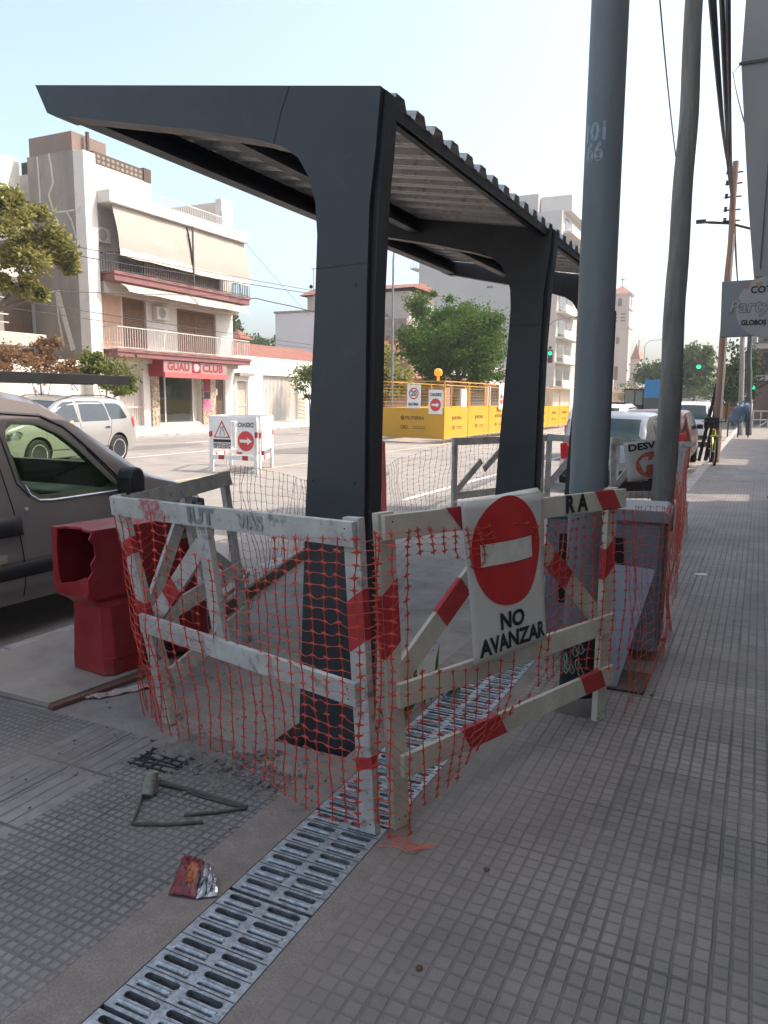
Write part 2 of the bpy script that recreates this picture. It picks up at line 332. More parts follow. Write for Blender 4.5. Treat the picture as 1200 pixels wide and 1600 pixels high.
mb=MB(); mb.box(-1.87,-1.83,2.64,3.06,-.4,-.19); mb.box(-1.47,-1.43,2.64,3.06,-.4,-.19); mb.box(-1.83,-1.47,2.64,2.68,-.4,-.19); mb.box(-1.83,-1.47,3.02,3.06,-.4,-.19)
tag(mb.build('pit_side',M_dirt),kind='structure')
mb=MB()
y=-3
while y<10.5: mb.box(-4.0,-3.84,y,min(y+.99,10.6),-.2,.0); y+=1.0
mb.box(-3.84,-1.2,10.6,10.75,-.2,.0)
y=10.75
while y<60: mb.box(-1.2,-1.0,y,y+.99,-.2,.0); y+=1.0
tag(mb.build('kerb',M_kerb,bevel=.012),kind='structure')
mb=MB(); mb.box(-26.6,-20.5,-20,400,-.2,.06); tag(mb.build('far_pavement',M_pave),kind='structure')
mb=MB(); mb.box(-20.5,-20.35,-20,400,-.2,.065); tag(mb.build('far_kerb',M_kerb,bevel=.02),kind='structure')
M_line=mat('worn road paint white',(.55,.53,.5),.7,var=.15,scale=5,col2=(.25,.235,.22),thr=(.5,.62))
M_yline=mat('worn road paint yellow',(.48,.38,.22),.7,var=.15,scale=5,col2=(.25,.22,.19),thr=(.48,.6))
def stripe_line(x,y0,y1,w,m,name='road_marking',x2=None):
    mb=MB(); x2=x if x2 is None else x2
    mb.grid(lambda u,v:((x+(x2-x)*u)+(v-.5)*w,y0+(y1-y0)*u,roadz(x+(x2-x)*u)+.005),6,1); return tag(mb.build(name,m),kind='structure')
stripe_line(-13.75,5,140,.12,M_line); stripe_line(-9.3,9,60,.13,M_yline,x2=-9.9); stripe_line(-5.0,11,80,.12,M_line)
for k in range(12): stripe_line(-17.0,6+k*7,9+k*7,.12,M_line)
# ------------------------------------------------------------------ drain
def grate(y0,n,pitch,name_,label):
    """cast grate: n rows, two slots a row"""
    x0,x1=-1.365,-1.075; W=x1-x0; t=thing('drain_grate',label,'drain grate',(x0,y0,0),0,'cast drain grates set in the pavement'); mb=MB(); hgt=.028
    H=n*pitch-.004
    mid=W/2
    def cell(xa,xb,ya,yb,L_,w,dep,z=-.001,cx=None):
        """plate cell with one round ended slot"""
        cx=(xa+xb)/2 if cx is None else cx; cy=(ya+yb)/2; r=w/2; n=20; ins=[]; out=[]
        for i in range(n):
            a=2*PI*(i+.5)/n; c,s_=math.cos(a),math.sin(a); ins.append((cx+(L_/2-r)*(1 if c>0 else -1)+r*c,cy+r*s_))
            k=min((xb-xa)/2/abs(c) if abs(c)>1e-6 else 9,(yb-ya)/2/abs(s_) if abs(s_)>1e-6 else 9); out.append([(xa+xb)/2+c*k,cy+s_*k])
        A=math.atan2(yb-ya,xb-xa)
        for tx,ty in ((xa,ya),(xb,ya),(xb,yb),(xa,yb)):     # snap nearest samples to the corners
            j=min(range(n),key=lambda q:(out[q][0]-tx)**2+(out[q][1]-ty)**2); out[j]=[tx,ty]
        vs=[(x,y,z) for x,y in out]+[(x,y,z) for x,y in ins]+[(x,y,z-dep) for x,y in ins]
        fs=[(i,(i+1)%n,n+(i+1)%n,n+i) for i in range(n)]+[(n+i,n+(i+1)%n,2*n+(i+1)%n,2*n+i) for i in range(n)]
        mb.add(vs,fs)
        if dep<.02: mb.add([(x,y,z-dep) for x,y in ins],[tuple(range(n))])
    for r in range(n):
        yb=r*pitch; y2=yb+pitch-(.004 if r==n-1 else .0)
        for xa,xb in ((0,mid),(mid,W)):
            sh=.004 if xa==0 else -.004
            cell(xa,xb,yb,yb+.029,.106,.0085,.014,cx=(xa+xb)/2+sh); cell(xa,xb,yb+.029,y2,.112,.0225,hgt,cx=(xa+xb)/2+sh)
            mb.tube([(xa+.020,yb+.0265,-.0042),(xb-.020,yb+.0265,-.0042)],[.0068,.0068],8)
        if r: mb.box(.001,W-.001,yb-.0012,yb+.0012,-.0008,.0006,1)
    mb.box(0,W,-.001,.0,-hgt,-.001); mb.box(0,W,H,H+.001,-hgt,-.001); mb.box(-.001,0,0,H,-hgt,-.001); mb.box(W,W+.001,0,H,-hgt,-.001)
    o=child(mb,'grate_casting',[M_cast,M_castd],t)
    return t
PIT=.0725; yy=-.6; labels=['nearest grate, cut by the bottom edge of the photo','second grate from the bottom edge beside the snack packet','grate between the snack packet and the barrier foot','grate under the foot of the worn white barrier leg','grate just past the white barrier foot','grate below the low rail of the no entry barrier','grate behind the low rail, in the middle of the visible far run','grate beyond the no entry barrier beside the black post','far grate near the pale pavement edge','far grate under the no avanzar sheet','grate hidden behind the no avanzar sign']
# joint seen in the photo just below the packet at Y=1.24
y=1.243-3*(7*PIT+.012); k=0
while y<5.1:
    if y>.6: 
        grate(y,7,PIT,'drain_grate','slotted grate: '+labels[min(k,len(labels)-1)]); k+=1
    y+=7*PIT+.012
mb=MB(); mb.box(-1.37,-1.07,-3,5.6,-.26,-.2); mb.box(-1.372,-1.366,-3,5.6,-.2,-.002); mb.box(-1.074,-1.068,-3,5.6,-.2,-.002); mb.box(-1.37,-1.07,5.58,5.6,-.2,-.002)
tag(mb.build('drain_channel',mat('dark drain channel',(.03,.028,.026),.6)),kind='structure')  # channel under the slots in one dark colour
# ------------------------------------------------------------------ bus shelter
SH=thing('bus_shelter','black steel bus shelter with corrugated canopy, unfinished, behind the barriers','bus shelter',(-1.6,2.85,0))
def pf(x,y,z): return (x+1.6,y-2.85,z)
def arc(cx,cz,r,a0,a1,n=8): return [(cx+r*math.cos(R(a0+(a1-a0)*i/n)),cz+r*math.sin(R(a0+(a1-a0)*i/n))) for i in range(n+1)]
prof=[(-1.785,-.28),(-1.735,1.0),(-1.685,1.85),(-1.672,2.15)]
prof+= [(-1.68,2.28),(-1.71,2.38),(-1.76,2.46),(-1.84,2.515),(-1.98,2.56),(-2.3,2.64),(-2.75,2.735),(-3.03,2.795),(-3.10,2.80),(-3.165,2.83),(-3.235,2.965)]
prof+= [(-1.39,2.675),(-1.41,2.45),(-1.435,2.25),(-1.445,1.9),(-1.45,1.0),(-1.475,-.28)]
YS=[2.80,5.50,7.86]
for i,y0 in enumerate(YS):
    mb=MB(); mb.prism(prof,lambda u,v,w:pf(u,w,v),y0,y0+.012); mb.prism(prof,lambda u,v,w:pf(u,w,v),y0+.108,y0+.12)
    p=child(mb,'post',M_black,SH)
    mb=MB(); n=len(prof)   # flanges closing the box section, edge strip standing slightly proud
    for a in range(n):
        (u,v),(u2,v2)=prof[a],prof[(a+1)%n]
        mb.quad(pf(u,y0+.0121,v),pf(u2,y0+.0121,v2),pf(u2,y0+.1079,v2),pf(u,y0+.1079,v))
    child(mb,'flange',M_blackside,p)
    for zz in (.35,1.15,1.95):
        for xx in (-1.50,-1.70): mb=MB(); mb.lathe([(.008,y0-.004-2.85),(.008,y0-.0005-2.85)],(xx+1.6,0,zz),axis='y',n=8); child(mb,'bolt',M_black,p)
    mb=MB(); mb.tube([pf(-1.70,y0-.001,2.02),pf(-1.55,y0-.001,2.025),pf(-1.445,y0-.001,2.03)],.0012,5); child(mb,'weld_seam',M_black,p)
    mb=MB(); mb.tube([pf(-1.88,y0-.001,2.525),pf(-1.84,y0-.001,2.65),pf(-1.80,y0-.001,2.735)],.0012,5); child(mb,'weld_seam',M_black,p); mb=MB()
    if i==0: mb.box(-1.80+1.6,-1.45+1.6,y0-.02-2.85,y0+.16-2.85,-.285,-.27)
    if i==0: child(mb,'base_plate',M_black,p)
    mb=MB() # outer right stiffener
    rp=[(-1.386,2.672),(-1.375,2.665),(-1.388,2.46),(-1.405,2.3),(-1.422,1.9),(-1.434,1.0),(-1.458,-.28),(-1.475,-.28),(-1.45,1.0),(-1.446,1.9),(-1.436,2.25),(-1.411,2.45)]
    mb.prism(rp,lambda u,v,w:pf(u,w,v),y0+.03,y0+.125); child(mb,'stiffener',M_blackside,p)
def roofz(x): return 2.675+(-1.385-x)*(.29/1.85)
# corrugated sheet, ribs running across the street
mb=MB(); Y0,Y1=2.97,7.80; P_=.21; ys=[]; y=Y0
while y<Y1:
    for dy,h in ((0,0),(.024,.046),(.104,.046),(.128,0),(.155,.0),(.158,.006),(.166,.006),(.169,0)): ys.append((y+dy,h))
    y+=P_
xs=[-1.415,-1.46,-2.2,-3.0,-3.27]
vs=[];fs=[]
for x in xs:
    for yv,h in ys: vs.append(pf(x,yv,roofz(x)-.008+h+ 0))
nn=len(ys)
for i in range(len(xs)-1):
    for j in range(nn-1): fs.append((i*nn+j,i*nn+j+1,(i+1)*nn+j+1,(i+1)*nn+j))
mb.add(vs,fs); roof=child(mb,'roof_sheet',M_zinc,SH,solid=.0015)
for nm,x,w,hh in (('edge_beam',-3.05,.09,.13),('purlin',-2.42,.07,.11),('edge_beam',-1.47,.03,.06)):
    mb=MB(); z=roofz(x)+.0; 
    # C-section
    segs=[(2.925,5.495),(5.625,7.855)]
    for a,b in segs:
        mb.box(*[x-w/2+1.6,x-w/2+.006+1.6],a-2.85,b-2.85,z-hh,z-.012); mb.box(x-w/2+.0065+1.6,x+w/2+1.6,a-2.85,b-2.85,z-hh,z-hh+.006); mb.box(x-w/2+.0065+1.6,x+w/2+1.6,a-2.85,b-2.85,z-.018,z-.0125)
        mb.box(x+w/2-.006+1.6,x+w/2+1.6,a-2.85,b-2.85,z-hh+.0065,z-hh+.022)
    child(mb,nm,M_blackside,SH)
mb=MB() # long lips along the outer edge
mb.box(-3.285+1.6,-3.275+1.6,.08,5.12,roofz(-3.27)-.05,roofz(-3.27)+.014); child(mb,'edge_trim',M_blackside,SH)
mb=MB() # angle under the right edge of the sheet following the ribs
mb.box(-1.428+1.6,-1.422+1.6,.13,2.64,roofz(-1.42)-.055,roofz(-1.42)-.012); mb.box(-1.428+1.6,-1.422+1.6,2.78,4.98,roofz(-1.42)-.055,roofz(-1.42)-.012); child(mb,'edge_trim',M_blackside,SH)
# ------------------------------------------------------------------ timber barriers
def BL(c,u,v):
    a=c[2].lerp(c[3],u); b=c[0].lerp(c[1],u); return a.lerp(b,v)      # c: TL,TR,BL,BR
def rband(mb,p,q,w,t,nrm,u0,u1,mi,slant=.05,both=True):
    p=Vector(p);q=Vector(q);d=q-p;Ln=d.length;d.normalize();n=Vector(nrm);n=(n-d*n.dot(d)).normalized();a=d.cross(n).normalized()*(w/2+.0006)
    for sgn in ((1,-1) if both else (1,)):
        o=n*(t/2+.0012)*sgn; s0=p+d*Ln*u0; s1=p+d*Ln*u1; k=d*slant
        mb.quad(s0-a+o,s1-a+o,s1+a+k+o,s0+a+k+o,mi)
    for sg in (1,-1):
        o=a*sg+a.normalized()*sg*.001; k=d*slant if sg>0 else Vector((0,0,0)); b=n*t/2
        mb.quad(p+d*Ln*u0+k+o-b,p+d*Ln*u1+k+o-b,p+d*Ln*u1+k+o+b,p+d*Ln*u0+k+o+b,mi)
def barrier(name,label,TL,TR,BLp,BR,m,rails,posts,braces,group='timber barriers round the works',wid=.085,th=.022,front=1):
    C=[Vector(x) for x in (TL,TR,BLp,BR)]; base=(C[2]+C[3])/2
    t=thing('timber_barrier',label,'barrier',base,0,group)
    n=((C[1]-C[0]).cross(C[0]-C[2])).normalized()*front
    def mk(nm,p,q,w,thk,off,bands,mm=None):
        mb=MB(); p=p+n*off-base; q=q+n*off-base
        mb.beam(p,q,w,thk,n)
        for b in bands: rband(mb,p,q,w,thk,n,b[0],b[1],1 if len(b)<4 else b[3],b[2] if len(b)>2 else .05)
        for e,s_ in ((p,1),(q,-1)):   # nail heads
            d=(q-p).normalized()*s_
            for k in (-1,1):
                c=e+d*.035+n.cross(d)*k*w*.22; mb.tube([c-n*(thk/2+.002),c+n*(thk/2+.002)],.0035,6,2)
        return child(mb,nm,[mm or m,M_redp,M_bolt,M_redfade],t,bevel=.002)
    for (u,v0,v1,bands) in posts: mk('leg' if v0<.02 else 'post',BL(C,u,v0),BL(C,u,v1),wid*.85,th*1.4,0,bands)
    for (v,u0,u1,bands) in rails: mk('rail',BL(C,u0,v),BL(C,u1,v),wid,th,th*1.25,bands)
    for (u0,v0,u1,v1,bands) in braces: mk('brace',BL(C,u0,v0),BL(C,u1,v1),wid*.95,th*.9,-th*1.25,bands)
    return t,C,n,base
# A : left front
A=barrier('a','worn white timber barrier with faded lettering on its top rail, left of the black post',
 PY(186,772,2.57),PY(552,808,2.215),(-2.36,2.61,0),(-1.125,2.235,0),M_white,
 rails=[(.955,-.02,1.02,[(.16,.26,.03,3)]),(.455,0.0,1.0,[])],
 posts=[(0,0,1,[(.42,.56,-.03),(.73,.80,.02)]),(1,0,1,[(.58,.74,.05),(.2,.24,.02)]),(.42,.47,.92,[])],
 braces=[(-.02,.42,.40,.86,[(.34,.5,.0),(.93,.98,0)])],front=1)
# B : right front
Bq=barrier('b','cream timber barrier with red bands carrying the no entry sign',
 PY(598,800,2.31),PY(955,762,3.56),(-1.045,2.31,0),(-.59,3.575,0),M_cream,
 rails=[(.955,-.02,1.05,[(.2,.42,.08),(.83,.93,.06)]),(.43,.0,1.03,[]),(.20,.0,1.04,[(.22,.38,.05),(.80,.92,.04)])],
 posts=[(0,0,1,[(.55,.75,.05)]),(1,0,1,[(.62,.75,.06)])],
 braces=[(.0,.43,.42,.83,[(.48,.72,.0)]),(.98,.46,.66,.80,[(.55,.85,.0)])],front=1)
Cq=barrier('c','bare grey timber barrier standing back from the left corner, behind the worn white one',
 PY(182,776,2.66),PY(348,737,3.78),(-2.40,2.70,0),(-2.765,3.78,0),M_greyw,
 rails=[(.955,-.02,1.02,[]),(.43,0,1,[]),(.17,0,1,[])],
 posts=[(0,0.0,.98,[]),(1,0,1,[]),(.55,.43,.95,[])],
 braces=[(.0,.43,.55,.85,[]),(.98,.43,.57,.7,[])],front=1)
D=barrier('d','weathered grey timber barrier standing behind the second shelter post',
 (-3.15,8.35,1.06),(-2.55,10.0,1.05),(-3.15,8.38,0),(-2.55,10.02,0),M_greyw,
 rails=[(.955,-.03,1.03,[]),(.36,0,1,[])],
 posts=[(0,0,1,[]),(1,0,1,[])],braces=[(.02,.38,.3,.72,[]),(.33,.62,.62,.95,[]),(.98,.38,.65,.9,[])],front=1)
D2=barrier('d2','weathered grey timber barrier tied beside another, partly behind the blue steel pole',
 (-2.47,10.05,1.06),(-1.62,10.15,1.03),(-2.47,10.05,0),(-1.62,10.17,0),M_greyw,
 rails=[(.955,-.03,1.03,[]),(.36,0,1,[])],posts=[(0,0,1,[]),(1,0,1,[])],braces=[(.02,.38,.5,.9,[])],front=1)
E_=barrier('e','grey timber barrier with a torn desvio sheet behind the wooden pole',
 PY(958,683,9.4),PY(1068,690,10.0),(-1.50,9.4,0),(-.80,10.0,0),M_greyw,
 rails=[(.955,-.04,1.04,[]),(.36,0,1,[])],posts=[(0,0,1,[]),(1,0,1,[])],braces=[(.5,.92,.95,.45,[]),(.5,.92,.05,.45,[])],front=1)
# pale board wrapped in the net near the wooden pole
mb=MB(); p=PY(1069,690,8.9); q=PY(1064,800,8.9); q.z=0; mb.beam(p,(p.x,8.9,0),.10,.03,(0,1,0)); mb.beam((p.x-.02,8.87,p.z-.02),(p.x+.12,8.86,p.z-.03),.05,.02,(0,1,0))
tag(mb.build('upright_board',M_white,bevel=.002),'pale upright board wrapped in orange net, right of the wooden pole','board')
# lettering on the barriers
def on_rail(t,C,n,base,v,u,txt,size,m,off,flip=False,name='lettering',bold=.004,w=None):
    o=BL(C,u,v)+n*(off)-base; right=(BL(C,1,v)-BL(C,0,v)).normalized(); up=n.cross(right)
    if up.z<0: up=-up
    f=frame3(o,right,up); mb=MB(); put_text(mb,txt,size,lambda a,b:f(a,b),bold=bold,w=w); return child(mb,name,m,t)
nB=Bq[2]
on_rail(Bq[0],Bq[1],nB,Bq[3],.955,.765,'R A',.10,M_ink,.043)
on_rail(A[0],A[1],A[2],A[3],.955,.45,'IUT',.085,M_inkgrey,.043,w=.17)
on_rail(A[0],A[1],A[2],A[3],.955,.66,'VIAS',.07,mat('very faded ink',(.36,.35,.33),.8,var=.3,scale=60),.043)
# NO AVANZAR sheet hung on B
def sheet_on_B():
    t,C,n,base=Bq
    TLp=PY(724,782,0+2.72); # solve on plane of barrier, 5 cm in front
    pl_o=BL(C,0,0)+n*.052; 
    def hit(px,py):
        r=ray(px,py); k=(pl_o-EYE).dot(n)/r.dot(n); return EYE+r*k
    a=hit(722,786); b=hit(848,770); c=hit(740,1040); d=hit(853,998)
    top=thing('no_entry_sign','white vinyl sheet with red no entry disc and words no avanzar, hung on the barrier','sign',base_:=(c+d)/2)
    def S(u,v):   # u 0..1 left-right, v 0..1 bottom-top
        p=c.lerp(d,u).lerp(a.lerp(b,u),v); bul=math.sin(PI*u)*.012+.006*math.sin(u*9+v*5)
        return p+n*bul-base_
    mb=MB(); mb.grid(S,16,20); child(mb,'sheet',M_sign,top,smooth=True,solid=.002)
    W=(b-a).length; Hh=(a-c).length
    def F(x,y,o): # metres from the sheet centre-left/bottom
        u=x/W; v=y/Hh; p=S(u,v); return p+n*o
    mb=MB(); cx,cy,r=W*.50,Hh*.665,W*.435
    def disc(mi,pts,off):
        n_=len(pts); mb.add([F(x,y,off) for x,y in pts]+[F(sum(p[0] for p in pts)/n_,sum(p[1] for p in pts)/n_,off)],[(i,(i+1)%n_,n_) for i in range(n_)],mi)
    # disc as rings so it follows the bulge
    rings=[0,.35,.7,1.0]
    vs=[];fs=[]
    for k in rings[1:]:
        for i in range(48): vs.append(F(cx+r*k*math.cos(2*PI*i/48),cy+r*1.06*k*math.sin(2*PI*i/48),.003))
    vs.append(F(cx,cy,.003)); 
    for i in range(48):
        fs.append((i,(i+1)%48,len(vs)-1))
        for k in range(2): fs.append((k*48+i,k*48+(i+1)%48,(k+1)*48+(i+1)%48,(k+1)*48+i))
    mb.add(vs,fs,0); child(mb,'red_disc',M_signred,top)
    mb=MB(); mb.grid(lambda u,v:F(cx-r*.78+u*r*1.5,cy-.045+v*.085,.0055),8,2); child(mb,'white_bar',M_signwht,top)
    mb=MB(); put_text(mb,'NO',.088,lambda x,y:F(cx+x+.0,Hh*.215+y,.004),bold=.0035); put_text(mb,'AVANZAR',.088,lambda x,y:F(cx+x+.005,Hh*.085+y,.004),bold=.0035,w=W*.90); child(mb,'lettering',M_ink,top)
    # folded-over flap on top of the rail
    mb=MB(); e=hit(845,758)
    mb.grid(lambda u,v:(S(.0+u*.98,1)+Vector((0,0,.0))-n*(.004+.05*v)+Vector((0,0,(.018*u+.003)*(1-abs(2*v-1))))),8,4)
    child(mb,'flap',M_signwht,top,smooth=True,solid=.002)
sheet_on_B()
def desvio_sheet():
    C=E_[1]; n=E_[2]; o=BL(C,.18,0)
    def hit(px,py,off=.05):
        r=ray(px,py); k=(C[2]+n*off-EYE).dot(n)/r.dot(n); return EYE+r*k
    a=hit(974,692); b=hit(1048,682); c=hit(981,753); d=hit(1052,742); base=(c+d)/2
    t=thing('detour_sign','torn white desvio sheet with red disc, on the grey barrier behind the wooden pole','sign',base)
    S=lambda u,v:c.lerp(d,u).lerp(a.lerp(b,u),v)-base+n*.01*math.sin(u*6)
    mb=MB(); mb.grid(S,8,8); child(mb,'sheet',M_sign,t,smooth=True,solid=.002)
    mb=MB(); put_text(mb,'DESVIO',.115,lambda x,y:S(.5,.5)*0+S(.5+x/.60,.84+y/.48)+n*.004,bold=.004,w=.5); child(mb,'lettering',M_ink,t)
    mb=MB(); pts=circle(.52,.36,.33,28); mb.add([S(u,v if v>0 else 0)+n*.004 for u,v in pts],[tuple(range(28))],0)
    child(mb,'red_disc',mat('faded sign red',(.55,.14,.10),.6,var=.3,scale=20),t)
    mb=MB(); mb.add([S(.52+x*.2,.42+y*.26)+n*.006 for x,y in ARROW],[tuple(range(7))],0); child(mb,'arrow',M_signwht,t)
desvio_sheet()
# ------------------------------------------------------------------ plastic nets
def net(name,label,path,du,dz,ztop,zbot,m,amp=.02,skip=None,shear=None,rv=.0027,rh=.0011,star=.015,seed=1,extra=None,group='orange safety nets'):
    rnd=random.Random(seed); P=[Vector((x,y,0)) for x,y in path]; seg=[(b-a).length for a,b in zip(P,P[1:])]; T=sum(seg)
    def at(s):
        s=max(0,min(T,s))
        for i,l in enumerate(seg):
            if s<=l or i==len(seg)-1: return P[i].lerp(P[i+1],s/l), (P[i+1]-P[i]).normalized()
            s-=l
    nu=int(T/du); mb=MB(); node={}
    for i in range(nu+1):
        s=i*du; u=s/T; p,d=at(s); nrm=Vector((d.y,-d.x,0)); zt=ztop(u); zb=zbot(u); nv=max(2,int(round((zt-zb)/dz)))
        for j in range(nv+1):
            v=j/nv; z=zt-(zt-zb)*v
            o=noise.noise(Vector((s*2.2+seed,z*1.7,seed*3.1)))*amp*1.4+noise.noise(Vector((s*8,z*6,seed)))*amp*.4
            lat=noise.noise(Vector((s*1.3,z*2.3,seed+9)))*.035+rnd.uniform(-.004,.004)
            q=p+nrm*o+d*lat+Vector((0,0,z+noise.noise(Vector((s*3,z*3,seed+4)))*.012))
            if shear: q=shear(q,u,v,d,nrm)
            q.z=max(q.z,.004)
            node[i,j]=(q,d,nrm)
    for (i,j),(q,d,nrm) in node.items():
        if skip and skip(i/nu,j): continue
        if (i,j+1) in node and not (skip and skip(i/nu,j+1)): mb.tube([q,node[i,j+1][0]],rv,3,cap=False)
        jj=j
        if (i+1,jj) in node and not (skip and skip((i+1)/nu,jj)) and rnd.random()<.97:
            b=node[i+1,jj][0]; mpt=(q+b)/2+Vector((0,0,rnd.uniform(-.012,.006)))+nrm*rnd.uniform(-.004,.004); mb.tube([q,mpt,b],rh,3,cap=False)
        k=star*rnd.uniform(.8,1.15); a=d; up=Vector((0,0,1)); th=rnd.uniform(-.25,.25); a2=a*math.cos(th)+up*math.sin(th); u2=up*math.cos(th)-a*math.sin(th); vs=[]
        for t in range(8):
            rr=(k*1.25 if t%4==0 else k) if t%2==0 else k*.42; an=t*PI/4; vs.append(q+a2*math.cos(an)*rr+u2*math.sin(an)*rr)
        mb.add(vs+[q+nrm*.002,q-nrm*.002],[(t,(t+1)%8,8) for t in range(8)]+[((t+1)%8,t,9) for t in range(8)])
    if extra: extra(mb)
    o=mb.build(name,m,fix=False); return tag(o,label,'safety net',group)
# net over A (stands slightly in front of the rails)
def shA(q,u,v,d,nrm):
    q=q+Vector((.25*(1-u)*.0,0,0)); lean=(1-v); q=q+Vector((-.2*lean*max(0,(.35-u)/.35),-.03*lean,0)); return q
net('safety_net','orange plastic net draped over the worn white barrier and the black post',[(-2.43,2.57),(-2.33,2.50),(-1.75,2.37),(-1.14,2.17),(-1.07,2.215),(-1.04,2.25)],.068,.041,
    lambda u:1.06-.09*math.exp(-((u-.45)/.3)**2)-(.07 if u<.15 else 0),lambda u:.015 if u<.82 else .015+.35*(u-.82),M_net,amp=.035,shear=shA,seed=3,skip=lambda u,j:(u>.25 and u<.62 and j<3))
def skB(u,j):
    return (.10<u<.40 and 3<j<12 and (u-.1)*30<j) or (.42<u<.58 and j<17 and j>2) or (.12<u<.5 and j>22)
def shB(q,u,v,d,nrm):
    z=q.z
    if .08<u<.5: q=q+d*(.12*math.sin(v*PI)*(u-.08)/.42)+Vector((0,0,.07*math.sin(v*2*PI)))
    if u>.5: q=q+Vector((0,0,-.02+.10*(u-.5)*(1-v)))
    return q
net('safety_net','torn orange plastic net hanging over the cream barrier with the no entry sign',[(-1.11,2.24),(-1.02,2.24),(-.86,2.72),(-.62,3.38),(-.50,3.60),(-.47,3.68)],.066,.042,
    lambda u:1.06-.10*max(0,u-.1),lambda u:.01 if u<.12 else (.02+.75*(u-.12) if u<.6 else .36-.2*(u-.6)),M_net,amp=.03,skip=skB,shear=shB,seed=5,
    extra=lambda mb:[mb.tube([( -1.04+.15*t+.02*math.sin(9*t+k),2.24-.03*k+.05*t*k*.4+.02*math.sin(7*t),.004+.003*k) for t in [i/7 for i in range(8)]],.0016,3,cap=False) for k in range(5)])
net('safety_net','orange net running back along the right side past the grey cabinet to the wooden pole',[(-.49,3.66),(-.40,4.3),(-.42,5.2),(-.55,6.8),(-.66,8.27),(-.66,8.85),(-.78,9.5)],.075,.05,
    lambda u:1.02-.32*math.sin(PI*min(1,u*1.35))*.55,lambda u:.02+.12*math.sin(PI*u),M_net,amp=.05,seed=11,star=.008,rv=.0016)
net('safety_net','dirty sagging net with backlit shade in its colour, strung across the back, between the grey barriers and the van',[(-2.93,3.82),(-3.2,5.0),(-3.5,6.4),(-3.45,7.6),(-3.2,8.3),(-2.9,9.2),(-2.5,10.1)],.082,.055,
    lambda u:1.07-.33*math.sin(PI*min(1,u*1.25))**1.5,lambda u:.06+.30*math.sin(PI*min(1,u*1.2)),M_netback,amp=.06,seed=21,star=.009,rv=.0018)
net('safety_net','short bunched net hanging beneath the desvio sheet',[(-1.55,9.35),(-1.2,9.5),(-.85,9.85)],.075,.055,lambda u:.5,lambda u:.02,M_netback,amp=.07,seed=31,star=.009)
net('safety_net','orange net bunched on the left leg of the worn white barrier',[(-2.52,2.63),(-2.46,2.56),(-2.40,2.60)],.04,.05,lambda u:.62,lambda u:.03,M_net,amp=.06,seed=41,star=.010)
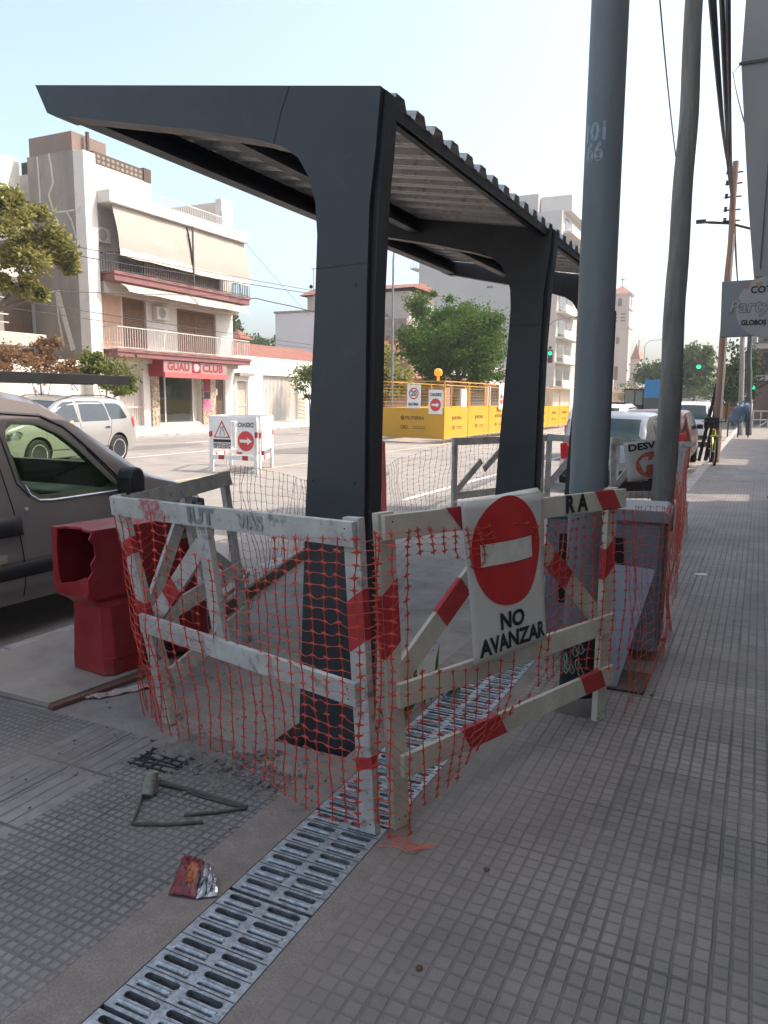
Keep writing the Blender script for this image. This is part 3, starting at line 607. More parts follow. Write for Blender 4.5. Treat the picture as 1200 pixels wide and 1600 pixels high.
# ------------------------------------------------------------------ red plastic water barrier
def redblock():
    t=thing('plastic_barrier','broken red plastic barrier block standing beside the van','plastic barrier',(-3.14,2.92,.03),R(-8))
    # local: y along the block (away), x across
    def sec(z,w,y0,y1): return (z,w,y0,y1)
    mb=MB(); secs=[(0,.17,.0,.30),(.10,.165,.0,.30)]
    # feet
    for a,b in ((0,.22),(.48,.70)):
        mb.prism([(-.165,a-.01),(-.125,a-.05),(.125,a-.05),(.165,a-.01),(.165,b-.04),(.125,b),(-.125,b),(-.165,b-.04)],lambda u,v,w:(u,v,w),0,.10)
    # lower body, flared, with chamfered corners and recess between the ribs
    def ring(z,w,y0,y1,c): return [(-w,y0+c,z),(-w+c,y0,z),(w-c,y0,z),(w,y0+c,z),(w,y1-c,z),(w-c,y1,z),(-w+c,y1,z),(-w,y1-c,z)]
    R_=[ring(.085,.172,-.05,.70,.05),ring(.14,.168,-.05,.70,.05),ring(.37,.15,-.045,.70,.04),ring(.40,.13,-.08,.72,.02),ring(.43,.15,-.125,.74,.015),ring(.47,.15,-.13,.74,.015)]
    vs=[p for r in R_ for p in r]; fs=[(i*8+k,i*8+(k+1)%8,(i+1)*8+(k+1)%8,(i+1)*8+k) for i in range(len(R_)-1) for k in range(8)]
    fs.append(tuple(range(8))[::-1]); mb.add(vs,fs,0)
    # ribs on the near side
    for a in (.26,.52): mb.prism([(.10,a),(.178,a+.012),(.178,a+.05),(.10,a+.07)],lambda u,v,w:(u,v,w),.10,.37)
    body=child(mb,'body',M_plast,t,bevel=.006)
    # upper shell, open with a jagged hole at the near end
    mb=MB(); x0,x1,y0,y1,z0,z1=-.15,.15,-.13,.74,.47,.775
    T=.012
    # far side, end wall, top, near(+x) side with bite
    mb.box(x0,x0+T,y0,y1,z0,z1-.001)
    mb.box(x0+T,x1-T,y1-T,y1,z0,z1-.001)
    bite=[(y0+.02,z0-.03),(y1,z0-.03),(y1,z1),(y0+.035,z1),(y0+.015,z1-.03),(y0+.045,z1-.06),(y0+.05,z1-.12),(y0+.02,z1-.16),(y0+.03,z1-.20),(y0+.0,z1-.235),(y0+.0,z0-.01)]
    mb.prism(bite,lambda u,v,w:(w,u,v),x1-T,x1)
    endp=[(x0+T,z0-.03),(x1-T,z0-.03),(x1-T,z0+.085),(x1-.05,z0+.07),(x1-.12,z0+.045),(x0+.06,z0+.02),(x0+.045,z0+.06),(x0+.04,z1-.1),(x0+.05,z1-.001),(x0+T,z1-.001)]
    mb.prism(endp,lambda u,v,w:(u,w,v),y0,y0+T)
    top=[(x0,y0+.0),(x0+.05,y0+.0),(x0+.07,y0+.05),(x0+.16,y0+.07),(x0+.22,y0+.04),(x1,y0+.035),(x1,y1),(x0,y1)]
    mb.prism(top,lambda u,v,w:(u,v,w),z1-.0005,z1+.014)
    mb.box(-.05,.05,.42,y1-.1,z1+.0145,z1+.03)
    mb.box(x0+T,x1-T,y0+T,y0+.42,z0-.02,z0-.012,1)
    child(mb,'upper_shell',[M_plast,M_dkin],t,bevel=.003)
    mb=MB(); mb.quad((.1515,.40,.655),(.1515,.58,.67),(.1515,.58,.70),(.1515,.40,.685)); mb.quad((.1515,.62,.675),(.1515,.72,.685),(.1515,.72,.70),(.1515,.62,.69)); child(mb,'tape_strip',mat('grey tape',(.3,.27,.24),.7),t)
    mb=MB(); mb.add([(.176,.37,.12),(.176,.43,.12),(.174,.435,.18),(.170,.43,.23),(.170,.39,.235),(.173,.375,.19)],[(0,1,2,3,4,5)]); child(mb,'paper_patch',M_signwht,t)
redblock()
mb=MB(); q=PY(609,742,8.3); f_=lambda u,v,w:(q.x-.12-w,8.3+u,v)
mb.prism([(-.19,-.0),(.19,0),(.165,.45),(.12,.98),(-.12,.98),(-.165,.45)],f_,0,.5)
mb.prism([(-.11,.981),(.11,.981),(.09,1.01),(-.09,1.01)],f_,.01,.49,1); mb.prism([(-.05,1.011),(.05,1.011),(.05,1.03),(-.05,1.03)],f_,.2,.3)
tag(mb.build('plastic_barrier',[mat('sun faded red plastic',(.40,.05,.05),.5,var=.25,scale=5,col2=(.3,.14,.13),thr=(.6,.75)),M_signwht],bevel=.012),'sun faded red plastic barrier, only a sliver showing right of the first shelter post','plastic barrier')
# ------------------------------------------------------------------ blue pole
def lampole():
    b=G(903,1103); b.z=0
    t=thing('steel_pole','thick blue grey steel pole stencilled with numbers, black at its foot','pole',(b.x,b.y,0)); t.rotation_euler=(0,-.003,0)
    Mp=mat('blue grey paint',(.17,.19,.20),.5,var=.14,scale=4,bump=.08,col2=(.21,.215,.215),thr=(.58,.72),stretch=(1,1,.4))
    mb=MB(); mb.lathe([(.0865,.36),(.086,1.2),(.0825,2.4),(.080,3.4),(.078,5),(.075,8)],(0,0,0),n=40); child(mb,'shaft',Mp,t,smooth=True)
    mb=MB(); mb.lathe([(.094,.0),(.094,.37),(.087,.375)],(0,0,0),n=40); child(mb,'painted_foot',mat('tar black',(.012,.012,.014),.6,var=.5,scale=10,col2=(.10,.09,.08),thr=(.6,.7)),t,smooth=True)
    mb=MB(); mb.lathe([(.135,-.01),(.13,.04),(.112,.07),(.094,.075)],(0,0,0),n=32); child(mb,'mortar_collar',M_conc2,t,smooth=True)
    # stencilled numbers wrapped round the shaft
    def hitz(px,py):
        r=ray(px,py); d=Vector((r.x,r.y)); 
        # closest approach distance along ray to the axis
        k=(Vector((b.x,b.y))).dot(d)/d.dot(d)-.087/d.length
        p=EYE+r*k; return p
    Ms=mat('pale stencil paint',(.34,.40,.42),.7,var=.3,scale=60,col2=(.15,.18,.2),thr=(.55,.62))
    face=math.atan2(-b.y,-b.x)
    for txt,px,py in (('101',930,205),('66',932,237)):
        p=hitz(px,py); a0=face+(-(933-942)/-31.0)*.95*1.0; z0=p.z; mb=MB(); vs,fs=text_verts(txt,.105,.0032)
        a0=face-.52
        vv=[]
        for v in vs:
            an=a0+v.x*.80/.082; vv.append((.0828*math.cos(an),.0828*math.sin(an),z0+v.y))
        mb.add(vv,fs); child(mb,'stencil_number',Ms,t)
    # greenish graffiti curls near the foot
    mb=MB()
    for k in range(9):
        a=face+random.uniform(-.9,.5); z=random.uniform(.2,.33); pts=[]
        for i in range(9):
            an=a+.12*math.cos(i*.8)+i*.01; pts.append((.0955*math.cos(an),.0955*math.sin(an),z+.025*math.sin(i*.8)))
        mb.tube(pts,.003,4)
    child(mb,'scribble',mat('pale green paint',(.18,.42,.34),.6),t)
    mb=MB(); # small cable clipped up the right side
    a=face+1.15; mb.tube([(.093*math.cos(a),.093*math.sin(a),z) for z in (.6,1.0,1.4,1.9)],.004,5); child(mb,'cable',M_wire,t)
lampole()
# ------------------------------------------------------------------ wooden pole
def woodpole(name,label,base,top,r0,r1,m,seed=0,h=None):
    b=Vector(base); tp=Vector(top); n=28; mb=MB(); pts=[];rs=[]
    for i in range(n+1):
        u=i/n; p=Vector((0,0,0)).lerp(tp-b,u)+Vector((noise.noise(Vector((u*6,seed,0)))*.03,noise.noise(Vector((u*6,seed,5)))*.03,0)); pts.append(p); rs.append((r0+(r1-r0)*u)*(1+.05*noise.noise(Vector((u*14,seed,3)))))
    mb.tube(pts,rs,20); t=thing(name,label,'utility pole',b); child(mb,'shaft',m,t,smooth=True); return t,pts,rs
M_polew=mat('grey weathered pole wood',(.20,.19,.165),.9,var=.3,scale=9,bump=.7,bscale=26,col2=(.13,.12,.105),thr=(.5,.7),stretch=(1,1,.12))
M_polesun=mat('pole wood with sunlit orange in colour',(.30,.185,.13),.9,var=.2,scale=8,bump=.4,bscale=24,stretch=(1,1,.12))  # sunlit orange of the far pole is put into its wood colour
wp,wpts,wrs=woodpole('utility_pole','leaning grey wooden utility pole behind the cabinet','%s'%'' or (-.955,9.46,-.05),(PY(1090,-60,9.75)),.135,.092,M_polew,2)
PT=PY(1150,252,20.9)
p3,_,_=woodpole('utility_pole','tall brown wooden pole, sunlit orange put into its colour, with cables and a bicycle at its foot',(-.94,20.9,-.05),PT,.10,.068,M_polesun,5)
base=Vector((-.94,20.9,-.05))
for dz in (.25,.5,.8,1.1,1.35): mb=MB(); mb.tube([PT-base+Vector((-.2,0,-dz)),PT-base+Vector((.18,0,-dz))],.02,6); mb.lathe([(.03,0),(.045,.03),(.03,.07),(.045,.1),(.0,.12)],PT-base+Vector((-.15,-.05,-dz-.04)),n=10); child(mb,'insulator_arm',M_wire,p3)
mb=MB(); a=PY(1096,347,20.9)-base; c=PY(1140,349,20.9)-base; d=PY(1176,358,20.9)-base; mb.tube([a,a+(c-a)*.35,c,d],[.02,.035,.03,.03],8); mb.box(a.x-.12,a.x+.1,a.y-.06,a.y+.06,a.z-.03,a.z+.05); child(mb,'lamp_arm',M_wire,p3)
mb=MB(); mb.tube([(.06,-.12,z) for z in (.1,2,4,5.5)],.022,6); child(mb,'conduit',mat('cream conduit',(.55,.50,.42),.6),p3)
for nm,px,py,px2,py2,yy_,rr,lab,mm in (('utility_pole',1170,676,1172,472,38.6,.13,'dark steel pole at the pavement edge, rightmost of the far pair',mat('dark steel pole',(.05,.055,.06),.5)),('utility_pole',1157,676,1163,440,38.4,.12,'pale concrete pole at the pavement edge, leftmost of the far pair',mat('concrete pole',(.25,.24,.22),.8))):
    a=PY(px,py,yy_); a.z=0; b=PY(px2,py2,yy_); woodpole(nm,lab,a,b,rr,rr*.75,mm,8)
# ------------------------------------------------------------------ grey cabinet and leaning plate
Mcab=mat('grey blue cabinet paint',(.15,.17,.195),.5,var=.16,scale=5,bump=.05,col2=(.13,.12,.115),thr=(.6,.74))
def cabinet():
    c0=Vector((-1.10,4.50,0)); t=thing('utility_cabinet','grey blue street utility cabinet behind the no entry barrier','cabinet',c0,R(3))
    W,Dp,H=.66,.40,.86
    mb=MB(); mb.box(0,W,0,Dp,.06,H-.04); child(mb,'body',Mcab,t,bevel=.008)
    mb=MB(); mb.prism([(-.03,H-.04),(W+.03,H-.04),(W+.03,H+.0),(W-.0,H+.03),(0.0,H+.03),(-.03,H)],lambda u,v,w:(u,w,v),-.035,Dp+.035); child(mb,'top',mat('pale cabinet top',(.21,.225,.245),.55,var=.15),t,bevel=.006)
    mb=MB(); mb.box(0.02,W-.02,.02,Dp-.02,0,.059); child(mb,'plinth',M_rust,t)
    for i,(a,b) in enumerate(((.02,W/2-.012),(W/2+.012,W-.02))):
        mb=MB(); mb.box(a,b,-.014,-.0015,.10,H-.06); d=child(mb,'door',Mcab,t,bevel=.004)
        mb=MB(); xx=b-.05 if i==0 else a+.03; mb.box(xx,xx+.02,-.024,-.0155,.42,.54); child(mb,'handle',M_blackside,d)
        mb=MB(); xx=a+.06; mb.box(xx,xx+.05,-.0165,-.0145,.30,.72); child(mb,'vent_slot',M_dkin,d)
    mb=MB(); mb.box(W+.0015,W+.012,.03,Dp-.03,.10,H-.06); child(mb,'side_panel',mat('brown cabinet side',(.13,.11,.10),.7,var=.25,scale=7),t)
cabinet()
mb=MB(); a=G(957,1082); 
A1,A2,A3,A4=Vector((-.80,4.34,.60)),Vector((-.46,4.40,.575)),Vector((-.58,4.02,.0)),Vector((-.66,3.98,.0))
mb.add([A1,A2,A3,A4],[(0,1,2,3)]); tag(mb.build('metal_plate',mat('pale blue sheet metal',(.22,.245,.29),.45,var=.2,scale=7,col2=(.4,.18,.17),thr=(.66,.72)),solid=.006),'pale blue sheet metal plate leaning on the cabinet','metal plate')
mb=MB(); mb.box(-.68,-.44,3.98,4.30,0.001,.012); tag(mb.build('rusty_plate',mat('dark rusty plate',(.075,.055,.04),.8,var=.4,scale=12)),'dark stained flat plate on the pavement below the cabinet','plate')
mb=MB(); p=G(1016,1010); mb.lathe([(.0,0),(.045,.0),(.05,.08),(.04,.09),(.0,.09)],(p.x,p.y,0.001),n=14); tag(mb.build('plastic_cup',M_signwht,smooth=True),'white crushed cup at the corner of the cabinet','cup')
p=G(1034,1000); mb=MB(); mb.lathe([(.0,0),(.022,.0),(.022,.02),(.0,.022)],(p.x,p.y,.001),n=14); tag(mb.build('bottle_cap',M_signred),'red bottle cap beside the white cup','cap')
# ------------------------------------------------------------------ litter and debris in front
mb=MB(); a=G(80,1107); b=G(230,1052); 
pl=[(-3.84,2.47),(-2.985,2.475),(-2.92,3.06),(-3.25,3.85),(-3.70,5.0),(-3.84,5.3)]
mb.prism(pl,lambda u,v,w:(u,v,w),.003,.028); mb.prism([(-2.985,2.465),(-2.90,3.06),(-2.86,3.05),(-2.95,2.465)],lambda u,v,w:(u,v,w),.001,.02,1); 
tag(mb.build('plywood_sheet',[M_ply,M_plyedge]),'dusty plywood sheet under the red plastic block','plywood sheet')
mb=MB(); mb.beam((-2.93,3.10,.045),(-3.78,6.1,.045),.09,.03,(1,.28,0)); tag(mb.build('timber_plank',M_rust,bevel=.002),'long brown form board lying behind the barriers','plank')
# dirt heap
def dirtf(u,v):
    x=-2.38+u*.92; y=2.14+v*.52; e=min(1,min(u,1-u,v,1-v)*5); h=(noise.noise(Vector((x*5,y*5,1)))*.5+noise.noise(Vector((x*17,y*17,2)))*.3+.22)*.046*e-.004-(1-e)*.012
    return (x,y,h)
mb=MB(); mb.grid(dirtf,90,60); tag(mb.build('dirt',M_dirt,smooth=True),kind='stuff')
mb=MB(); rnd=random.Random(4)
for k in range(520):
    if k<260: x=rnd.gauss(-1.78,.17); y=rnd.gauss(2.37,.09)
    elif k<340: x=rnd.uniform(-2.6,-1.45); y=rnd.uniform(1.7,2.6)
    else: x=rnd.uniform(-3.0,-1.5); y=rnd.uniform(2.5,4.5)
    if not(-3.7<x<-1.4): continue
    r=rnd.choice((.002,.003,.003,.005,.008)) if k<260 else rnd.choice((.002,.003,.005)); vs=[]
    for i in range(8):
        vs.append((x+(1 if i&1 else -1)*r*rnd.uniform(.5,1.2),y+(1 if i&2 else -1)*r*rnd.uniform(.5,1.1),.004+(.9 if i&4 else -.3)*r*rnd.uniform(.5,1)+.012*math.exp(-((x+1.8)/.3)**2-((y-2.33)/.15)**2)))
    mb.add(vs,[(0,2,3,1),(4,5,7,6),(0,1,5,4),(2,6,7,3),(0,4,6,2),(1,3,7,5)])
tag(mb.build('gravel',cloudmat('rubble',(.20,.185,.17),(.10,.09,.08),20,.6)),kind='stuff')
# little black mesh patch on the tiles
p=G(255,1190); t=MB()
for k in range(5):
    a=p+Vector((-.10+.045*k,-.085,.004)); b=p+Vector((-.10+.045*k+rnd.uniform(-.01,.01),.075,.004)); t.beam(a,b,.009,.003,(0,0,1))
    a=p+Vector((-.12,-.075+.035*k,.0065)); b=p+Vector((.11,-.075+.035*k+rnd.uniform(-.01,.01),.0065)); t.beam(a,b,.009,.003,(0,0,1))
t.box(p.x-.09,p.x-.03,p.y-.03,p.y+.03,.002,.003)
tag(t.build('plastic_grid',mat('dark plastic',(.018,.018,.025),.5)),'small square of black plastic grid lying on the tiles','plastic grid')
# twigs and rods with a tape roll
Mst=mat('dirty dark stick',(.085,.075,.065),.85,var=.35,scale=30,bump=.3)
for pts,r,lab in (([(226,1222),(300,1238),(385,1265)],.008,'long bent dark rod, uppermost of the sticks on the tiles'),([(240,1216),(310,1245),(372,1262)],.004,'thin rod lying close to the long bent rod'),
                  ([(207,1290),(260,1291),(318,1287)],.006,'short rod nearest the bottom of the photo, below the sticks'),([(206,1290),(218,1262),(224,1240)],.005,'short rod rising from the nearest rod to the knuckle of tape'),([(288,1276),(340,1272),(386,1265)],.006,'flattened rod in the middle of the sticks')):
    mb=MB(); mb.tube([G(x,y)+Vector((0,0,r+.001)) for x,y in pts],r,7); tag(mb.build('stick',Mst,smooth=True),lab,'stick','rods and sticks dropped on the tiles')
p=G(230,1248); mb=MB(); mb.tube([p+Vector((0,0,.012)),p+Vector((-.012,.04,.05)),p+Vector((-.01,.05,.085))],[.022,.026,.018],10); mb.tube([p+Vector((-.012,.03,.03)),p+Vector((-.012,.045,.06))],[.029,.029],10)
tag(mb.build('tape_lump',mat('dirty wrapped tape',(.22,.21,.17),.8,var=.4,scale=30),smooth=True),'dirty lump of wrapped tape at the end of the rods','lump of tape')
# snack packet
def packet():
    t=thing('snack_packet','crumpled red and orange snack packet with silver inside, beside the drain','packet',G(300,1392))
    b=G(300,1392)
    p=[G(263,1400),G(303,1406),G(318,1400),G(340,1402),G(342,1388),G(333,1370),G(316,1372),G(304,1362),G(288,1353)]
    p=[q-b for q in p]
    def top(i,z): return Vector((p[i].x,p[i].y,z))
    c=[Vector((p[0].x,p[0].y,.004)),Vector((p[1].x,p[1].y,.004)),top(2,.012),top(6,.045),top(7,.050),top(8,.030)]
    mb=MB(); rn=random.Random(2)
    A_,B_,C_,D_=p[0]+Vector((0,0,.003)),G(288,1356)-b+Vector((0,0,.045)),G(306,1406)-b+Vector((0,0,.004)),G(320,1371)-b+Vector((0,0,.05))
    def F(u,v):
        q=A_.lerp(B_,v).lerp(C_.lerp(D_,v),u); k=noise.noise(Vector((u*5,v*5,1)))*.022+noise.noise(Vector((u*13,v*13,4)))*.010; return q+Vector((0,-.3*k,abs(k)+.012*math.sin(PI*u)*math.sin(PI*v)))
    mb.grid(F,14,14); n0=len(mb.f)
    for i in range(n0):
        u=(i//14)/14; v=(i%14)/14; mb.m[i]=1 if (u-.62)**2/.05+(v-.55)**2/.09<1 and v<.85 else (2 if (u>.72 and .3<v<.7 and (i%3)) else 0)
    child(mb,'printed_side',[mat('packet red',(.17,.025,.03),.3,var=.4,scale=40),mat('packet orange',(.36,.10,.03),.3,var=.4,scale=50),mat('packet dark print',(.04,.03,.05),.3)],t,smooth=True,solid=.0008)
    E1,E2,E3,E4=C_,D_,G(341,1402)-b+Vector((0,0,.004)),G(334,1370)-b+Vector((0,0,.03))
    def F2(u,v):
        q=E1.lerp(E2,v).lerp(E3.lerp(E4,v),u); k=noise.noise(Vector((u*7,v*7,8)))*.016; return q+Vector((0,k*.6,abs(k)-.0*u))
    mb=MB(); mb.grid(F2,8,8); child(mb,'silver_lining',mat('silver foil',(.32,.33,.35),.25,metal=.9),t,smooth=False,solid=.0006)
packet()
for px,py,s,lab in ((1095,898,.05,'small white scrap of paper far along the pavement'),(1040,1087,.0,None)):
    if s:
        p=G(px,py); mb=MB(); mb.grid(lambda u,v:(p.x+(u-.5)*s*2,p.y+(v-.5)*s,.003+.012*u*v),3,3); tag(mb.build('paper_scrap',M_signwht),lab,'paper')
for k,(px,py,lab) in enumerate(((1018,1087,'small brown clod on the tiles right of the cabinet'),(760,1360,'small dark clod in the middle of the pavement'),(655,1514,'small dark clod low in the photo'),(1105,730,'dry leaf in the far shade'))):
    p=G(px,py); mb=MB(); mb.lathe([(0,0),(.009,.001),(.011,.004),(.005,.008),(0,.008)],(p.x,p.y,.001),n=7); tag(mb.build('clod',M_rust),lab,'clod')
# wrapper by the plywood
p=G(165,1085); mb=MB(); mb.grid(lambda u,v:(p.x+(u-.5)*.16+ .1*v,p.y+(u-.5)*.18+(v-.5)*.05+.10*u,.004+.03*abs(noise.noise(Vector((u*6,v*6,0))))),10,4)
tag(mb.build('tape_strip',mat('creased striped tape',(.42,.33,.31),.5,var=.4,scale=14,col2=(.45,.05,.05),thr=(.55,.6)),solid=.001),'creased red and white barrier tape by the plywood edge','tape')
# weeds at the shelter post
Ml=leafm('weed leaf',(.05,.14,.03),(.09,.22,.05))
mb=MB(); rnd=random.Random(9)
for cx,cy,zz,nn_ in ((-1.43,3.15,.20,26),(-1.33,3.55,.12,30),(-1.40,3.35,.3,10)):
    for k in range(nn_):
        a=rnd.uniform(0,2*PI); l=rnd.uniform(.04,.09); b=Vector((cx+rnd.gauss(0,.02),cy+rnd.gauss(0,.05),0)); e=b+Vector((math.cos(a)*l*.7,math.sin(a)*l*.7,rnd.uniform(.3,1)*zz)); s=Vector((-math.sin(a),math.cos(a),.2))*.014
        mid=b.lerp(e,.6)+Vector((0,0,.02)); mb.add([b,mid+s,e,mid-s],[(0,1,2,3)])
tag(mb.build('weed',Ml),'green weeds growing behind the cream barrier beside the black post','weed')
# ------------------------------------------------------------------ vehicles
M_tyre=mat('tyre rubber',(.018,.018,.019),.85,var=.2,scale=20,bump=.1)
M_alloy=mat('alloy rim',(.62,.61,.58),.35,metal=.15,var=.1)
M_blk=mat('black trim plastic',(.02,.02,.022),.55,var=.15)
M_glassd=mat('dark car glass',(.02,.03,.03),.06,spec=.8,var=.1)
M_tint=glassm('green tinted glass',(.80,.93,.74))
M_inter=mat('dark cabin lining',(.035,.035,.037),.9,var=.2)
M_tail=mat('tail lamp red',(.45,.015,.02),.2,coat=.5)
M_head=mat('head lamp lens',(.30,.31,.32),.12,metal=.5,coat=.6,col2=(.06,.06,.06),thr=(.5,.55))
def lerp_tab(T,y):
    if y<=T[0][0]: return T[0][1]
    for (a,za),(b,zb) in zip(T,T[1:]):
        if a<=y<=b:
            t=(y-a)/(b-a) if b>a else 0; return za+(zb-za)*t
    return T[-1][1]
def smooth_tab(T,y,k=.05): return sum(lerp_tab(T,y+d*k) for d in (-1,-.5,0,.5,1))/5
class Car:
    def __init__(s,**k): s.__dict__.update(k)
    def ring(s,y):
        zt=smooth_tab(s.top,y); zb=smooth_tab(s.bot,y); Lh=s.L/2; e=abs(y)/Lh; pl=1-s.round*max(0,e)**7-.04*e**3; w=s.W/2*pl
        bel=min(smooth_tab(s.belt,y),zt-.03); g=zt-bel; P=[(0,zb),(w*.80,zb),(w*.93,zb+.03),(w*.985,zb+(bel-zb)*.25),(w,zb+(bel-zb)*.5),(w*.995,zb+(bel-zb)*.75),(w*.965,bel)]
        for f in (.15,.35,.55,.75): P.append((s.gx(w,f*g),bel+f*g*.96))
        wt=s.gx(w,g*.8); c=min(1,g/.35)
        P+=[(wt-.03*c-.01,bel+g*.90),(wt-.09*c-.03,bel+g*.965),((wt-.09)*.6,zt-.012*c),(0,zt)]
        return P
    def gx(s,w,h): return w*.965-s.tumble*h-.10*max(0,h-.25)**2
    def sx(s,y,z):
        P=s.ring(y)[2:13]
        for (a,za),(b,zb) in zip(P,P[1:]):
            if za<=z<=zb: return a+(b-a)*((z-za)/(zb-za) if zb>za else 0)
        return P[-1][0] if z>P[-1][1] else P[0][0]
    def tz(s,x,y):
        P=s.ring(y)[8:]; x=abs(x)
        for (a,za),(b,zb) in zip(P,P[1:]):
            if b<=x<=a: return za+(zb-za)*((a-x)/(a-b) if a>b else 0)
        return P[0][1]
    def body(s,t):
        mb=MB(); n=s.n; ys=[-s.L/2+s.L*i/n for i in range(n+1)]; vs=[];fs=[]; m=None
        for y in ys:
            P=s.ring(y); F=[(x,z) for x,z in P]+[(-x,z) for x,z in P[-2:0:-1]]; m=len(F)
            vs+=[(x,y,z) for x,z in F]
        for i in range(n):
            for k in range(m): fs.append((i*m+k,i*m+(k+1)%m,(i+1)*m+(k+1)%m,(i+1)*m+k))
        fs.append(tuple(range(m))[::-1]); fs.append(tuple(n*m+k for k in range(m)))
        mb.add(vs,fs); o=child(mb,'body',[s.paint,M_blk,M_inter],t,smooth=True)
        cut=[]
        def cutter(mb,mi):
            c=mb.build('cut',[s.paint,M_blk,M_inter]); c.parent=t; 
            for p in c.data.polygons: p.material_index=mi
            b=o.modifiers.new('b','BOOLEAN'); b.operation='DIFFERENCE'; b.object=c; b.solver='EXACT'; cut.append(c)
        for wy in s.wheels:
            for sg in (1,-1):
                c=MB(); c.lathe([(s.r+.055,s.W/2*sg-.26*sg),(s.r+.055,s.W/2*sg+.2*sg)],(0,wy,s.r),axis='x',n=32); cutter(c,1)
        if s.hollow:
            c=MB(); vs=[];fs=[]; y0,y1,z0=s.hollow; nn=14
            for i in range(nn+1):
                y=y0+(y1-y0)*i/nn; P=s.ring(y); m=0; Q=[(0,z0)]; wmax=s.sx(y,z0+.1)-.07; Q.append((wmax,z0)); 
                zt=P[-1][1]
                for f in (.35,.6,.8,.9):
                    z=z0+(zt-.05-z0)*f; Q.append((s.sx(y,z)-.06,z))
                Q+=[(s.gx(s.W/2,.35)*.7,zt-.055),(0,zt-.05)]
                F=Q+[(-x,z) for x,z in Q[-2:0:-1]]; m=len(F); vs+=[(x,y,z) for x,z in F]
            for i in range(nn):
                for k in range(m): fs.append((i*m+k,i*m+(k+1)%m,(i+1)*m+(k+1)%m,(i+1)*m+k))
            fs.append(tuple(range(m))[::-1]); fs.append(tuple(nn*m+k for k in range(m))); c.add(vs,fs); cutter(c,2)
            for nm,poly in s.side:
                cy=sum(p[0] for p in poly)/len(poly); cz=sum(p[1] for p in poly)/len(poly)
                q=[(cy+(a-cy)*.93,cz+(b-cz)*.92) for a,b in poly]
                c=MB(); c.prism(q,lambda u,v,w:(w,u,v),-2,2); cutter(c,1)
            if s.front:
                y0,y1,wx=s.front; zlo=s.tz(0,y1)+.02; zhi=s.tz(0,y0)-.03
                c=MB(); c.prism([(-wx*.85,zlo+.02),(wx*.85,zlo+.02),(wx*.72,zhi),(-wx*.72,zhi)],lambda u,v,w:(u,w,v),y0-.15,y1+.3); cutter(c,1)
        flatten(o)
        for c in cut: bpy.data.objects.remove(c)
        for p in o.data.polygons: p.use_smooth=True
        try: o.data.set_sharp_from_angle(angle=R(35))
        except Exception: pass
        return o
    def side_patch(s,poly,off,nm,m,t,sides=(1,-1),ny=12,nz=5,solid=0):
        for sg in sides:
            mb=MB(); ya=min(p[0] for p in poly); yb=max(p[0] for p in poly); e=(yb-ya)*1e-3
            def zr(y):
                zs=[]
                for (a,za),(b,zb) in zip(poly,poly[1:]+poly[:1]):
                    if min(a,b)<=y<=max(a,b) and abs(b-a)>1e-9: zs.append(za+(zb-za)*(y-a)/(b-a))
                return (min(zs),max(zs)) if zs else (0,0)
            def F(u,v):
                y=ya+e+(yb-ya-2*e)*u; lo,hi=zr(y); z=lo+(hi-lo)*v; return (sg*(s.sx(y,z)+off),y,z)
            mb.grid(F,ny,nz); child(mb,nm,m,t,smooth=True,solid=solid)
    def top_patch(s,x0,x1,y0,y1,off,nm,m,t,nx=10,ny=8,taper=0):
        mb=MB()
        def F(u,v):
            y=y0+(y1-y0)*v; k=1-taper*v; x=(x0+(x1-x0)*u)*k; z=s.tz(x,y); d=1e-2; sl=(s.tz(x,y+d)-s.tz(x,y-d))/(2*d); n=Vector((0,-sl,1)).normalized()
            return (x,y+n.y*off,z+n.z*off)
        mb.grid(F,nx,ny); return child(mb,nm,m,t,smooth=True)
    def line(s,pts,r,nm,m,t,sides=(1,-1),n=8):
        for sg in sides:
            mb=MB(); P=[]
            for (a,za),(b,zb) in zip(pts,pts[1:]):
                for i in range(n): y=a+(b-a)*i/n; z=za+(zb-za)*i/n; P.append((sg*(s.sx(y,z)+.001),y,z))
            y,z=pts[-1]; P.append((sg*(s.sx(y,z)+.001),y,z)); mb.tube(P,r,4); child(mb,nm,m,t)
    def wheel(s,t,spokes=5):
        for wy in s.wheels:
            for sg in (1,-1):
                x=sg*(s.W/2-.11); w=bpy.data.objects.new('wheel',None); COL.objects.link(w); w.parent=t; w.location=(x,wy,s.r)
                mb=MB(); r=s.r; pr=[(r*.68,-.09),(r*.9,-.095),(r*.985,-.07),(r,-.03),(r,.03),(r*.985,.07),(r*.9,.095),(r*.68,.09)]; mb.lathe(pr,(0,0,0),axis='x',n=36); child(mb,'tyre',M_tyre,w,smooth=True)
                mb=MB(); o=sg; mb.lathe([(r*.70,.02*o),(r*.70,.088*o),(r*.655,.085*o),(r*.64,.03*o),(0,.03*o)],(0,0,0),axis='x',n=36,mi=1)
                mb.lathe([(r*.70,.075*o),(r*.695,.094*o),(r*.645,.088*o),(r*.64,.06*o)],(0,0,0),axis='x',n=36)
                for k in range(spokes*2):
                    a=2*PI*(k//2)/spokes+(.16 if k%2 else -.16); p=Vector((.06*o,math.cos(a*1.0)*r*.12,math.sin(a)*r*.12)); q=Vector((.08*o,math.cos(a)*r*.66,math.sin(a)*r*.66)); mb.beam(p,q,.034,.022,(1,0,0))
                mb.lathe([(r*.17,.05*o),(r*.15,.085*o),(0,.09*o)],(0,0,0),axis='x',n=18); child(mb,'rim',[M_alloy,M_blk],w,smooth=True)
